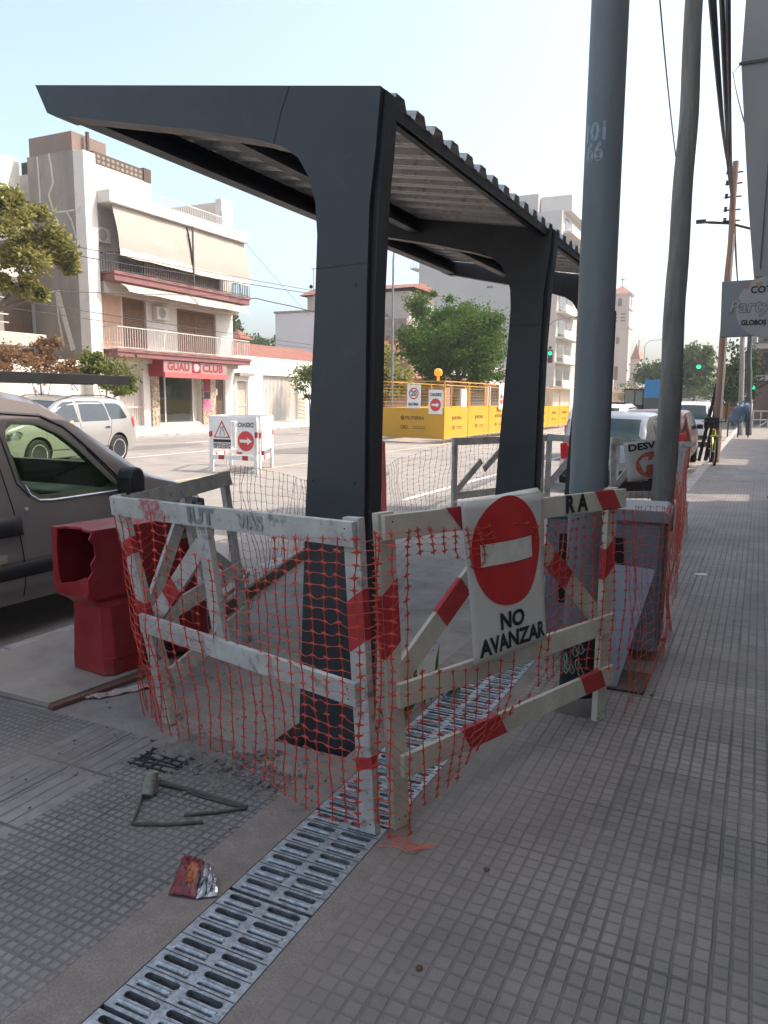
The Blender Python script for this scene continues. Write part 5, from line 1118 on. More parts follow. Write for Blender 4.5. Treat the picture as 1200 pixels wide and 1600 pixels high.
mb=MB(); mb.box(X0-3.2,X0-3.15,28.0,32.5,.1,2.6); mb.box(X0-3.1,X0-.3,28.6,28.65,.1,2.6); mb.box(X0-3.1,X0-.3,32.0,32.05,.1,2.6); g.part(mb,'shop_room',mat('shop interior',(.30,.27,.23),.9,var=.4,scale=1.5))
mb=MB(); mb.box(X0-1.2,X0-.7,30.1,31.2,.1,1.05); mb.box(X0-2.6,X0-2.2,28.9,29.8,.1,1.9); g.part(mb,'counter',mat('pale counter',(.5,.48,.44),.6))
mb=MB(); mb.box(X0-.75,X0-.3,31.4,31.88,.12,1.3); g.part(mb,'red_stand',M_mag)
pa_=g.box('poster',M_mag,X0+.101,X0+.115,31.95,32.5,1.75,2.48); g.box('poster',M_pinkp,X0+.101,X0+.115,31.95,32.55,.75,1.35); g.box('poster',M_room,X0+.101,X0+.112,31.98,32.5,1.38,1.72)
g.box('door',M_dkbrn,X0-.20,X0-.15,33.0,33.9,.12,2.5); g.box('notice',M_signwht,X0-.149,X0-.14,33.1,33.4,1.55,1.9)
# shop sign box
sg_=g.box('shop_sign',mat('pale sign face',(.30,.20,.18),.5,var=.05),X0+.12,X0+1.0,28.05,32.75,2.52,3.13); g.box('sign_side',M_mag,X0+.12,X0+1.0,28.0,28.048,2.40,3.15,sg_); g.box('sign_band',mat('coral band',(.42,.10,.10),.6),X0+1.001,X0+1.05,28.05,32.75,2.36,2.6,sg_); g.box('sign_crest',M_mag,X0+1.001,X0+1.012,30.02,30.65,2.62,3.14,sg_)
mb=MB(); put_text(mb,'GUAU',.50,lambda a,b:(X0+1.006,29.05+a,2.86+b),bold=.018,w=1.55); put_text(mb,'CLUB',.50,lambda a,b:(X0+1.006,31.62+a,2.86+b),bold=.018,w=1.6); g.part(mb,'lettering',M_mag,sg_)
mb=MB(); mb.add([(X0+1.016,30.335+.2*math.cos(a)*(1+.15*math.cos(3*a)),2.88+.19*math.sin(a)) for a in [2*PI*i/20 for i in range(20)]],[tuple(range(20))]); g.part(mb,'emblem',mat('pale pink',(.62,.35,.35),.6),sg_)
# roof terrace: white box room, dark lattice parapet, rails, right pier
g.box('roof_room',M_wt,X0-5,X0+.3,25.0,28.35,9.95,11.05); 
mb=MB(); mb.box(X0+.1,X0+.28,25.0,27.9,11.05,11.55); mb.box(X0-4,X0+.1,25.0,25.15,11.05,11.55); mb.box(X0+.05,X0+.33,27.9,28.35,11.05,11.62); lt=g.part(mb,'lattice_parapet',M_dkbrn)
mb=MB()
for k in range(10):
    for j in range(2): c=(X0+.281,25.3+k*.27,11.2+j*.2); mb.add([(c[0],c[1]+.09*math.cos(a),c[2]+.07*math.sin(a)) for a in [2*PI*i/6 for i in range(6)]],[tuple(range(6))])
g.part(mb,'lattice_block',M_gc,lt)
g.rail('roof_rail',X0+.6,28.4,33.6,9.95,10.55,M_paleiron,.16); g.box('party_wall',M_cr,X0-6,X0+.1,33.3,33.55,9.95,11.35); g.box('party_pier',M_wt,X0+.101,X0+.5,33.25,34.1,9.95,11.5)
# ---- left neighbour, dark recessed floors
h=B('apartment_building','grey stained apartment building with recessed dark floors left of the cream one',X0,18)
h.box('flank_wall',M_gc,X0-2.8,X0-.12,24.3,24.5,2.9,11.45); h.box('flank_pier',M_wt,X0-.119,X0+.45,24.3,24.945,0,11.38); h.box('rear_block',M_wt,X0-14,X0-3.3,22,24.29,7.9,11.45)
mb=MB()   # pale cement repairs like branching cracks
def crack(pts,w=.06):
    for (a,b),(c,d) in zip(pts,pts[1:]): mb.beam((X0+a,24.296,b),(X0+c,24.296,d),w,.006,(0,1,0))
def pq(x,y): p=PY(x,y,24.3); return (p.x-X0,p.z)
crack([pq(*p) for p in ((76,240),(80,260),(83,285),(76,305),(82,325),(84,332))],.09); crack([pq(*p) for p in ((84,332),(90,345),(92,352))]); crack([pq(*p) for p in ((84,332),(104,330),(116,328))],.07); crack([pq(*p) for p in ((104,330),(112,345),(119,372))],.07); crack([pq(*p) for p in ((84,332),(66,338))],.06); crack([pq(*p) for p in ((58,245),(62,300),(64,340))],.07); crack([pq(*p) for p in ((88,460),(92,500),(100,540))],.1)
h.part(mb,'cement_repair',M_pale)
tk_=h.box('tank_room',mat('grey brown render',(.20,.145,.12),.9,var=.1),X0-2.7,X0-.2,24.35,26.2,11.46,12.2); mb=MB(); mb.tube([(X0-.0,25.0,11.3),(X0+.0,25.0,12.3)],.08,8); h.part(mb,'vent_pipe',M_dkbrn,tk_)
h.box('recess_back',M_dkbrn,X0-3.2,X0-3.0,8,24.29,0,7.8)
h.box('floor_slab',M_wt,X0-3.0,X0+.2,8,21.9,5.9,6.7,bevel=.02); h.box('floor_slab',M_cr,X0-3.0,X0+.25,8,22.2,3.35,3.85,bevel=.02); h.box('floor_slab',M_wt,X0-3.0,X0-.2,8,21.5,8.6,9.3)
h.box('inner_wall',M_gc,X0-3.0,X0-.9,21.0,21.2,3.86,5.89); h.box('inner_wall',M_cr,X0-1.4,X0-.6,8,19.6,6.71,8.55)
mb=MB(); mb.beam((X0-1.4,24.28,5.9),(X0-.6,24.28,3.4),.25,.03,(0,1,0)); h.part(mb,'stair_stringer',M_pale)
for z in (4.2,4.5,4.8,5.1): 
    mb=MB(); mb.box(X0+.1,X0+.14,8,20.6,z-.02,z+.02); h.part(mb,'rail_bar',M_paleiron)
for y in (10,13,16,19): h.box('rail_post',M_paleiron,X0+.145,X0+.17,y,y+.05,3.86,5.2)
h.box('ground_wall',M_wt,X0-3,X0-.05,8,24.29,0,2.95)
mb=MB(); rnd=random.Random(12)
for k in range(26):   # scribbled graffiti band
    y=rnd.uniform(13,24); z=rnd.uniform(1.0,2.3); s_=rnd.uniform(.2,.5); mb.tube([(X0-.045,y+s_*math.sin(i*1.3+k)*.7,z+s_*.6*math.cos(i*1.9+k*2)) for i in range(9)],.022,4)
h.part(mb,'graffiti',mat('grey blue spray paint',(.30,.33,.36),.8,var=.3))
# ---- white single storey house
q=B('white_house','low white house with clay tile roof, shutter gate and barred window',X0,40)
ops=[(34.95,35.95,.1,2.35),(37.4,41.2,.1,2.75),(43.9,46.0,1.3,2.5)]
q.wall('wall',mat('bright white render',(.72,.70,.66),.8,var=.03,scale=1),X0,34.7,49.5,0,3.75,ops,.3); q.box('rear_mass',M_wt,X0-7,X0-.31,34.7,49.5,0,3.74)
mb=MB(); mb.add([(X0-.3,35.2,3.75),(X0-.3,49.3,3.75),(X0-3.6,47.6,4.85),(X0-3.6,35.2,4.85)],[(0,1,2,3)]); mb.add([(X0-.3,49.3,3.75),(X0-7,49.3,3.75),(X0-3.6,47.6,4.85)],[(0,1,2)]); q.part(mb,'roof',M_rooftile,fix=False)
dd=q.box('door',mat('beige door',(.45,.37,.29),.6),X0-.2,X0-.15,35.0,35.9,.1,2.3); mb=MB(); mb.box(X0-.149,X0-.10,34.95,35.02,.1,2.35); mb.box(X0-.149,X0-.10,35.88,35.95,.1,2.35); mb.box(X0-.149,X0-.12,35.02,35.88,1.0,1.08); q.part(mb,'door_frame',M_signwht,dd)
q.box('lintel',M_gc,X0+.002,X0+.35,34.75,36.1,2.62,2.8)
gt=B.box(q,'gate',M_wt,X0-.25,X0-.2,37.4,41.2,.1,2.74); mb=MB()
for k in range(26): mb.box(X0-.199,X0-.17,37.45+k*.145,37.52+k*.145,.1,2.7)
q.part(mb,'gate_rib',M_wt,gt)
pp=q.box('striped_post',M_signwht,X0+.003,X0+.06,41.25,41.95,.1,1.5); mb=MB()
for k in range(6): z=.12+k*.23; mb.add([(X0+.064,41.25,z+.11),(X0+.064,41.95,z),(X0+.064,41.95,z+.10),(X0+.064,41.25,z+.21)],[(0,1,2,3)])
q.part(mb,'yellow_stripe',mat('ochre stripe',(.34,.20,.04),.7),pp)
wn_=q.box('window',M_win,X0-.22,X0-.2,43.9,46.0,1.3,2.5); mb=MB()
for k in range(9): mb.box(X0-.05,X0-.03,43.95+k*.25,43.98+k*.25,1.3,2.5)
for k in range(4): mb.box(X0-.029,X0-.015,43.9,46.0,1.45+k*.28,1.48+k*.28)
q.part(mb,'bars',M_paleiron,wn_); mb=MB(); mb.tube([(X0+.06,44.9,.1),(X0+.06,44.9,3.5)],.04,6); q.part(mb,'downpipe',M_gc)
ch=PY(382,540,42); c_=q.box('chimney',M_cr,ch.x-.9,ch.x-.1,41.6,42.4,3.6,5.2); mb=MB(); x,y=ch.x-.5,42.0
mb.add([(x-.75,y-.75,5.2),(x+.75,y-.75,5.2),(x+.75,y+.75,5.2),(x-.75,y+.75,5.2),(x,y,5.85)],[(0,1,4),(1,2,4),(2,3,4),(3,0,4)]); q.part(mb,'chimney_cap',M_rooftile,c_,fix=False)
# ---- plain pale block behind
p0=PY(430,487,52); bx=B('plain_block','plain pale windowless block rising behind the white house',p0.x,52); bx.box('wall',mat('pale lilac render',(.60,.56,.55),.9,var=.03,scale=.5),p0.x,-27.5,52,66,0,p0.z-.15); bx.box('coping',M_gc,p0.x-.08,-27.4,51.9,66.1,p0.z-.149,p0.z)
mb=MB(); ca=PY(490,440,51.5); mb.tube([(ca.x,51.5,p0.z),(ca.x,51.5,p0.z+3)],.03,4); bx.part(mb,'antenna',M_gc)
# ---- brick house with clay roofs
k=B('brick_house','brick house with clay tile roofs and a small upper room, behind the green tree',-26,57)
a=PY(672,447,57); b=PY(652,449,57)
xr=PY(660,500,57).x
k.box('upper_room',M_cr,-35,-25.6,57,62,5.5,9.9); mb=MB(); mb.add([(-35.5,56.4,9.9),(-25.0,56.4,10.1),(-25.0,62.5,10.1),(-35.5,62.5,9.9),(-35.5,59,10.8),(-25.2,59,10.7)],[(0,1,5,4),(2,3,4,5),(1,2,5),(3,0,4)]); k.part(mb,'roof',M_rooftile,fix=False)
ww=k.box('window',M_win,-25.599,-25.56,59.0,60.6,7.9,9.3); k.box('window_hood',M_brn,-25.599,-25.2,58.7,60.9,9.35,9.5,ww); k.box('window',M_win,-28.6,-28.0,56.95,56.99,8.0,8.9)
k.box('terrace_wall',M_gc,-35,-25.0,55.2,56.99,3.5,7.6); k.box('lower_wall',M_brick,-35,-23.9,53.5,62,0,4.6)
mb=MB(); mb.add([(-36,52.6,4.9),(-23.4,52.6,4.9),(-24.6,55.1,6.1),(-36,55.1,6.1)],[(0,1,2,3)]); mb.add([(-23.4,52.6,4.9),(-23.4,62,4.9),(-24.6,62,6.1),(-24.6,55.1,6.1)],[(0,1,2,3)]); k.part(mb,'lower_roof',M_rooftile,fix=False)
k.box('shop_awning',mat('maroon awning',(.28,.07,.05),.8),-23.89,-21.9,54,60.5,2.7,3.0); k.box('shop_door',M_room,-23.895,-23.88,54.5,57,.1,2.6)
# ---- tall blank flank building
t_=B('tall_building','tall blank grey flank of an apartment block behind the shelter roof',-36,108)
t_.box('flank',M_tall,-47,-26.05,108,140,0,26.9); mb=MB(); mb.box(-42,-33.6,108,130,26.9,30.0); t_.part(mb,'upper_step',M_tall); mb=MB(); mb.box(-33.59,-29.4,108,130,26.9,29.3); t_.part(mb,'lift_room',M_tall)
t_.box('chimney',M_gc,-34.2,-33.9,109,110,30.0,30.8)
for z in (18.2,14.6): t_.box('vent',M_dkbrn,-30.9,-30.0,107.9,107.99,z,z+.18); 
for z in (18.2,14.6): t_.box('vent',M_dkbrn,-36.4,-35.5,107.9,107.99,z-1,z-.82)
mb=MB(); 
for fz in range(8):
    z=1.8+fz*3.05; mb.box(-26.04,-24.9,109,124,z+.9,z+1.15)
t_.part(mb,'balcony',M_cr); mb=MB()
for fz in range(8):
    z=1.8+fz*3.05; mb.box(-24.95,-24.88,109,124,z+1.15,z+2.0)
t_.part(mb,'balustrade',M_wt); mb=MB()
for fz in range(8):
    z=1.8+fz*3.05
    for yy in (110,114,118): mb.box(-26.04,-26.0,yy,yy+2.2,z+1.2,z+3.1)
t_.part(mb,'window',M_win)
t_.box('terrace_block',M_wt,-26.04,-23.9,108.5,118,25.6,28.0) if False else t_.box('penthouse',M_wt,-29.3,-25.0,109,122,26.91,29.0)
mb=MB(); mb.box(-48,-47.0,107,110,20.3,20.5); 
for i in range(5): mb.tube([(-48+i*.24,107.1,20.5),(-48+i*.24,107.1,21.5)],.03,4)
t_.part(mb,'corner_balcony',M_paleiron)
u_=B('narrow_block','narrow pale apartment block with stacked balconies beside the blue pole',-25,70)
a=PY(890,500,88)
u_.box('wall',M_cr,-25.9,-22.4,92,104,0,17.0)
for fz in range(5):
    z=2.9+fz*2.9; bb_=u_.box('balcony',M_wt,-22.39,-21.3,92.2,101,z,z+.2); u_.box('balustrade',M_wt,-21.38,-21.3,92.2,101,z+.21,z+.95,bb_); u_.box('window',M_win,-22.39,-22.35,93,96,z+.3,z+2.3); u_.box('window',M_win,-22.39,-22.35,97,100,z+.3,z+2.3)
u_.box('side_window',M_win,-24.6,-23.6,91.94,91.99,4,5.2)
# ---- church tower
tw=B('church_tower','pale pink church bell tower with pyramid roof and cross, far down the avenue',-26.6,160,'church tower'); Mtw=mat('pink church render',(.46,.38,.34),.85,var=.04,scale=.4); Mtr=mat('terracotta roof',(.30,.15,.11),.85,var=.1)
cx,cy=-26.5,162
def sq(z0,z1,w0,w1,nm,m=Mtw,par=None):
    mb=MB(); mb.add([(cx-w0,cy-w0,z0),(cx+w0,cy-w0,z0),(cx+w0,cy+w0,z0),(cx-w0,cy+w0,z0),(cx-w1,cy-w1,z1),(cx+w1,cy-w1,z1),(cx+w1,cy+w1,z1),(cx-w1,cy+w1,z1)],[(0,3,2,1),(4,5,6,7),(0,1,5,4),(1,2,6,5),(2,3,7,6),(3,0,4,7)]); return tw.part(mb,nm,m,par)
sq(0,15.6,2.15,2.0,'shaft'); sq(15.6,15.9,2.15,2.15,'cornice'); sq(15.9,19.2,1.92,1.88,'belfry'); sq(19.2,19.45,2.1,2.1,'cornice'); sq(19.45,22.0,1.85,1.8,'lantern'); sq(22.0,22.25,2.1,2.2,'cornice'); sq(22.25,24.0,2.25,.05,'roof',Mtr)
mb=MB(); mb.box(cx-.05,cx+.05,cy-.05,cy+.05,24,25.9); mb.box(cx-.4,cx+.4,cy-.04,cy+.04,25.1,25.25); tw.part(mb,'cross',M_iron)
for z0,z1,w,yo in ((19.9,21.4,.38,1.87),):
    for s_ in (0,1):
        mb=MB(); pts=[(-w,z0),(w,z0)]+[(w*math.cos(a),z1-.35+w*math.sin(a)) for a in [PI*i/8 for i in range(9)]]
        if s_==0: mb.prism(pts,lambda a,b,c:(cx+a,c,b),cy-1.9,cy-1.80)
        else: mb.prism(pts,lambda a,b,c:(c,cy+a,b),cx+1.80,cx+1.9)
        tw.part(mb,'arched_opening',mat('dark opening',(.13,.09,.08),.9))
for i,(x,z) in enumerate(((-.75,18.2),(.75,18.2),(-.75,17.5),(.75,17.5),(-.75,16.9),(.75,16.9))): 
    tw.box('louvre_opening',MATS['dark opening'],cx+x-.45,cx+x+.45,cy-1.98,cy-1.90,z,z+.28)
tw.box('window',MATS['dark opening'],cx-.3,cx+.3,cy-2.09,cy-2.0,12.6,13.9); tw.box('window',MATS['dark opening'],cx-.35,cx+.35,cy-2.18,cy-2.08,5.5,8.2)
nv=B('church','pale church nave with pink gable attached right of the bell tower',-21.5,165,'church'); nv.box('wall',Mtw,-24.4,-22.7,164.3,170,0,9.8); mb=MB(); mb.add([(-24.5,164.1,9.8),(-22.6,164.1,9.8),(-23.5,164.1,12.8),(-24.5,170,9.8),(-22.6,170,9.8),(-23.5,170,12.8)],[(0,1,2),(1,4,5,2),(0,2,5,3)]); nv.part(mb,'gable_roof',Mtr,fix=False); nv.box('pinnacle',Mtw,-23.2,-22.9,164.4,164.8,9.81,13.6); nv.box('window',MATS['dark opening'],-23.7,-23.4,164.2,164.29,4.5,6.5)
# ---- low shops further along the left side
for i,(y0,y1,hh,mm,lab) in enumerate(((64,76,3.6,M_brn,'low brown shop beyond the brick house'),(76,90,4.4,M_wt,'low white shop with a big blank hoarding'),(124,150,5.0,M_cr,'low cream shop row before the church'),(170,215,7.5,M_wt,'white low buildings beyond the church'),(215,330,10,M_cr,'cream row closing the far end of the avenue'))):
    s_=B('shop',lab,-26,y0); s_.box('wall',mm,-34,-25.2,y0,y1,0,hh); s_.box('parapet',M_wt,-34,-25.15,y0+.1,y1-.1,hh,hh+.35)
    for kk in range(max(1,int((y1-y0)/6))): s_.box('shopfront',M_win,-25.19,-25.15,y0+1+kk*6,y0+5+kk*6,.3,2.7); s_.box('awning',mat('maroon awning',(.28,.07,.05),.8),-25.14,-24.0,y0+1+kk*6,y0+5+kk*6,2.8,3.0)
hb=thing('hoarding','blank white roadside hoarding above the yellow fence','hoarding',(-20.6,70,0)); mb=MB(); mb.box(-1.6,1.5,-.1,.1,3.0,4.9); child(mb,'board',M_wt,hb); mb=MB(); mb.box(-.9,-.75,-.09,.09,0,3); child(mb,'post',M_gc,hb); mb=MB(); mb.box(.9,1.05,-.09,.09,0,3); child(mb,'post',M_gc,hb)
# ------------------------------------------------------------------ right hand side: shops that shade the pavement
def rshop(lab,y0,y1,hh,m,x=2.35):
    r=B('corner_shop',lab,x,y0); r.box('wall',m,x,x+2.5,y0,y1,-.1,hh); n=max(1,int((y1-y0)/4))
    for kk in range(n):
        a=y0+(y1-y0)*(kk+.12)/n; b_=y0+(y1-y0)*(kk+.88)/n; r.box('shopfront',M_win,x-.05,x-.004,a,b_,.35,2.5); r.box('fascia',M_cr,x-.25,x-.004,a-.1,b_+.1,2.6,3.1)
        if hh>6:
            for fz in range(int((hh-3.6)/3)): 
                w_=r.box('window',M_win,x-.03,x-.004,a+.6,b_-.6,4.2+fz*3,5.8+fz*3); r.box('sill',M_wt,x-.15,x-.031,a+.5,b_-.5,4.05+fz*3,4.19+fz*3,w_)
    return r
rshop('shaded cream shop building along the right pavement, beside the camera',-14,14.05,11.2,M_cr); rshop('added unseen low shop that leaves a gap for a sun patch',14.05,16.35,3.6,M_wt)  # low one added unseen, height and width shaped to let a sun patch through
rshop('cream shop row beyond the party goods sign',16.35,21.7,8.4,M_cr); rshop('added unseen white shop front that leaves a gap for the second sun patch',21.7,24.0,3.8,M_wt); rshop('brick fronted shop row before the corner on the right',24.0,36,5.0,M_brick)  # narrow white one added unseen as the gap for the second sun patch
# building behind the camera closing the street canyon
rshop('pale building across the side street on the right',52,80,9,M_cr,x=.9)
# oversailing bay above the party goods shop
bay=B('balcony_bay','grey enclosed bay oversailing the pavement above the party shop sign','x' and 0,10.0); M_bay=mat('beige grey bay cladding',(.36,.34,.315),.8,var=.06,scale=1.2)
a=[PY(*p,10.0) for p in ((1178,428),(1163,200),(1158,98),(1167,-20))]
pr=[(a[0].x,a[0].z),(a[0].x+.02,a[0].z-.03),(2.34,a[0].z-.03),(2.34,8.5),(a[3].x+.1,8.5),(a[3].x,a[3].z),(a[2].x,a[2].z),(a[1].x,a[1].z),((a[0].x+a[1].x)/2-.01,(a[0].z+a[1].z)/2)]
mb=MB(); mb.prism(pr,lambda u,v,w:(u,w,v),10.0,12.2); by=bay.part(mb,'cladding',M_bay)
mb=MB(); z=a[2].z; mb.box(a[2].x-.02,2.3,9.98,9.999,z-.03,z+.0); bay.part(mb,'seam',mat('dark seam',(.12,.11,.10),.8),by)
for kk in range(5): mb=MB(); xx=a[2].x+.35+kk*.42; mb.box(xx,xx+.012,9.985,9.999,3.0,8.4); bay.part(mb,'joint',MATS['dark seam'],by)
sn=thing('party_shop_sign','grey projecting sign with pale disc reading cotillon, hanging over the pavement','sign',(0,9.6,0)); a0=PY(1128,440,9.6); a1=PY(1125,527,9.6); W_=1.35
mb=MB(); mb.prism([(a0.x,a0.z),(a1.x,a1.z),(a0.x+W_,a1.z+.03),(a0.x+W_,a0.z+.02)],lambda u,v,w:(u,w,v),0,.10); pn=child(mb,'panel',mat('grey sign panel',(.27,.265,.265),.5,var=.05),sn,bevel=.006)
cx_,cz_=a0.x+.495,(a0.z+a1.z)/2+.01
mb=MB(); mb.add([(x,-.004,z) for x,z in circle(cx_,cz_,.335,40)],[tuple(range(40))]); child(mb,'pale_disc',mat('pale disc',(.42,.385,.34),.6,var=.06),pn)
f=lambda dx,dz:(lambda a,b:(cx_+a+dx,-.008,cz_+b+dz))
mb=MB(); put_text(mb,'COTILLON',.10,f(.045,.185),bold=.003,w=.48); child(mb,'lettering',M_ink,pn); mb=MB(); put_text(mb,'GLOBOS CON HELIO',.075,f(.04,-.165),bold=.003,w=.62); child(mb,'lettering',M_ink,pn)
mb=MB(); put_text(mb,'Party Zone',.19,f(.04,.01),bold=.008,w=.88,shear=.15); child(mb,'name_outline',M_inkgrey,pn)
mb=MB(); put_text(mb,'Party Zone',.19,lambda a,b:(cx_+a+.04,-.010,cz_+b+.01),bold=.0,w=.865,shear=.15); child(mb,'name_fill',MATS['pale disc'],pn)
mb=MB(); 
for kk in range(5): x=cx_-.24+kk*.12; mb.add([(x-.04,-.009,a0.z-.03),(x+.04,-.009,a0.z-.03),(x,-.009,a0.z-.10)],[(0,1,2)])
child(mb,'pennants',mat('dull orange',(.40,.25,.17),.6),pn)
mb=MB(); mb.box(.02,.06,.02,.06,a0.z+.02,3.0); mb.box(.5,.54,.02,.06,a0.z+.02,3.0); child(mb,'bracket',M_iron,sn)
mb=MB(); mb.tube([(a0.x+W_,.05,2.5),(2.36,.05,2.5)],.025,6); child(mb,'arm',M_iron,sn)
# far right building across the side street with balconies and vertical sign
fr=B('far_corner_building','pinkish corner building with balconies and a vertical sign at the right edge',-.6,62); fr.box('wall',M_pink if False else mat('dusty pink render',(.34,.23,.19),.85,var=.06),-.55,6,62,80,0,12)
for z in (3.0,5.2,8.2): fr.box('balcony',M_wt,-.62,3,60.9,61.99,z,z+.35)
fr.box('window',M_win,-.2,1.5,61.95,61.99,3.5,5.0); fr.box('window',M_win,-.2,1.5,61.95,61.99,5.8,7.8)
vs_=fr.box('vertical_sign',M_wt,-.95,-.60,61.0,61.1,3.3,6.6); mb=MB()
for kk,chh in enumerate('FERIAL'): put_text(mb,chh,.5,lambda a,b,kk=kk:(-.775+a,60.995,6.25-kk*.5+b),bold=.01)
fr.part(mb,'lettering',M_inkgrey,vs_)
# far white railings at the crossing
mb=MB()
for kk in range(7): mb.box(-.4+kk*.4,-.36+kk*.4,50,50.05,-.1,1.0)
mb.box(-.5,2.6,50,50.05,.95,1.0); mb.box(-.5,2.6,50,50.05,.45,.5); mb.beam((-.2,50.06,0),(1.2,50.06,.9),.06,.04,(0,1,0)); tag(mb.build('street_railing',M_wt),'white slatted barrier across the far corner on the right','barrier')
# far skyline behind
for lab,x0,x1,y,z in (('pale far tower block on the horizon right of the trees',-13.2,-10.2,260,12.0),('long low overpass on the horizon',-24,-2,240,4.6),):
    s_=B('skyline_block',lab,x0,y); s_.box('wall',mat('hazy concrete',(.42,.38,.36),.9,var=.03),x0,x1,y,y+12,1.5 if 'overpass' in lab else 0,z)
# ------------------------------------------------------------------ yellow works fence
Myel=mat('yellow sheet',(.56,.30,.02),.5,var=.05,scale=2); Myf=mat('yellow tube',(.50,.27,.03),.5,var=.1)
c0=G(693,693); cL=G(594,688)
def fence_panel(a,b,lab,logo=True,side=1):
    a=Vector(a);b=Vector(b);a.z=b.z=0; d=(b-a); Ln=d.length; d.normalize(); n=Vector((d.y,-d.x,0))*side
    t=thing('fence_panel',lab,'fence panel',a,0,'yellow fence panels round the road works'); P=lambda s,z,o=0:(d*s+n*o+Vector((0,0,z)))
    mb=MB(); mb.tube([P(0,0),P(0,2.08)],.022,6); mb.tube([P(Ln,0.12),P(Ln,2.08)],.022,6); mb.tube([P(0,2.08),P(Ln,2.08)],.02,6); mb.tube([P(0,.16),P(Ln,.16)],.02,6); child(mb,'frame',Myf,t)
    mb=MB(); z=1.25
    while z<2.0: mb.tube([P(0,z),P(Ln,z)],.004,3); z+=.12
    k=int(Ln/.25)
    for i in range(1,k): mb.tube([P(Ln*i/k,1.2),P(Ln*i/k,2.08)],.004,3)
    child(mb,'wire_mesh',Myf,t)
    mb=MB(); mb.beam(P(.02,.67),P(Ln-.02,.67),1.02,.01,n); sh=child(mb,'yellow_sheet',Myel,t)
    if logo:
        right=d if side>0 else -d; cc=P(Ln*.52,.67,.009); F=lambda u,v,c=0: cc+right*u+Vector((0,0,v))
        mb=MB(); put_text(mb,'PILITERRA',.15,lambda u,v:F(u+.10,v+.16),bold=.006,w=.80); mb.add([F(-.42+x,.16+y) for x,y in circle(0,0,.085,8)],[tuple(range(8))]); put_text(mb,'CSO',.17,lambda u,v:F(u-.35,v-.17),bold=.008,w=.32)
        for i in range(2): mb.add([F(.02,-.15-.06*i),F(.55,-.15-.06*i),F(.55,-.125-.06*i),F(.02,-.125-.06*i)],[(0,1,2,3)])
        child(mb,'printed_logo',mat('brown print',(.15,.08,.01),.6),sh)
    return t,P,n,d
pts=[Vector((-9.60,24.33+2.45*i,0)) for i in range(9)]
fp=fence_panel(cL,c0,'yellow fence panel facing the camera, with two round signs hung on it')
labs=['first panel after the corner','second panel from the corner','third panel from the corner','panel just left of the second shelter post','panel hidden behind the second shelter post','panel just right of the second shelter post','panel left of the blue pole','far panel beside the blue pole']
for i in range(8): fence_panel((-9.60-.02*i,24.36+2.45*i,0),(-9.60-.02*(i+1),24.33+2.45*(i+1),0),'yellow fence panel along the road: '+labs[i])
for i in range(7): fence_panel((cL.x-.05*i,24.9+2.45*i,0),(cL.x-.05*(i+1),24.9+2.45*(i+1)-.03,0),'rear yellow fence panel on the far side, number %s behind the front run'%('one two three four five six seven'.split()[i]),logo=False,side=-1)
for i in range(8): fence_panel((-9.8+0.1*i,46+3*i,0),(-9.8+.1*(i+1),46+3*(i+1)-.03,0),'distant yellow fence panel far down the road, %s'%('nearest,second,third,fourth,fifth,sixth,seventh,farthest'.split(',')[i]),logo=False)
def hung(t,P,n,d,s0,z0,w,h,nm,lab,fn):
    b=P(s0+w/2,z0,.03)+t.location; o=thing(nm,lab,'sign',b); F=lambda u,v,c=0: d*u+Vector((0,0,v+h/2))+n*c
    mb=MB(); mb.add([F(-w/2,-h/2),F(w/2,-h/2),F(w/2,h/2),F(-w/2,h/2)],[(0,1,2,3)]); child(mb,'board',M_bright,o,solid=.012); fn(o,F); return o
def s20(o,F):
    mb=MB(); n_=32; vs=[F(.20*math.cos(2*PI*i/n_),.10+.20*math.sin(2*PI*i/n_),.008) for i in range(n_)]+[F(.155*math.cos(2*PI*i/n_),.10+.155*math.sin(2*PI*i/n_),.008) for i in range(n_)]; mb.add(vs,[(i,(i+1)%n_,n_+(i+1)%n_,n_+i) for i in range(n_)]); child(mb,'red_ring',M_signred,o)
    mb=MB(); put_text(mb,'20',.26,lambda u,v:F(u,v+.10,.009),bold=.008,w=.24); put_text(mb,'MAXIMA',.14,lambda u,v:F(u,v-.27,.009),bold=.006,w=.42); child(mb,'lettering',M_ink,o)
def sarrow(o,F,txt=True):
    mb=MB(); mb.add([F(x,y-.10,.008) for x,y in circle(0,0,.215,32)],[tuple(range(32))]); child(mb,'red_disc',mat('bright sign red',(.62,.05,.06),.5),o)
    mb=MB(); mb.add([F(x*.15,y*.15-.10,.012) for x,y in ARROW],[tuple(range(7))]); child(mb,'arrow',M_bright,o)
    if txt: mb=MB(); put_text(mb,'DESVIO',.14,lambda u,v:F(-u,-v+.25,.009),bold=.006,w=.46); child(mb,'lettering',M_ink,o)
tt,P_,n_,d_=fp
hung(tt,P_,n_,d_,1.18,1.17,.55,.80,'speed_sign','white speed sign with 20 in a red ring on the yellow fence',s20); hung(tt,P_,n_,d_,2.08,.98,.55,.82,'arrow_sign','white sign with red disc and white arrow at the fence corner',sarrow)
mb=MB(); p=PY(684,575,24.4); mb.lathe([(.0,0),(.05,0),(.05,.16),(.12,.17),(.14,.26),(.12,.36),(.05,.40),(0,.40)],(c0.x-.25,24.35,2.10),n=16); tag(mb.build('warning_lamp',mat('amber lamp',(.75,.25,.02),.3,emit=((1,.35,.03),.4)),smooth=True),'round amber warning lamp on top of the yellow fence corner','warning lamp')
mb=MB(); mb.box(-9.72,-9.66,26.2,26.7,1.22,1.85); tag(mb.build('white_board',M_bright),'blank white board tied to the rear of the yellow fence','board')
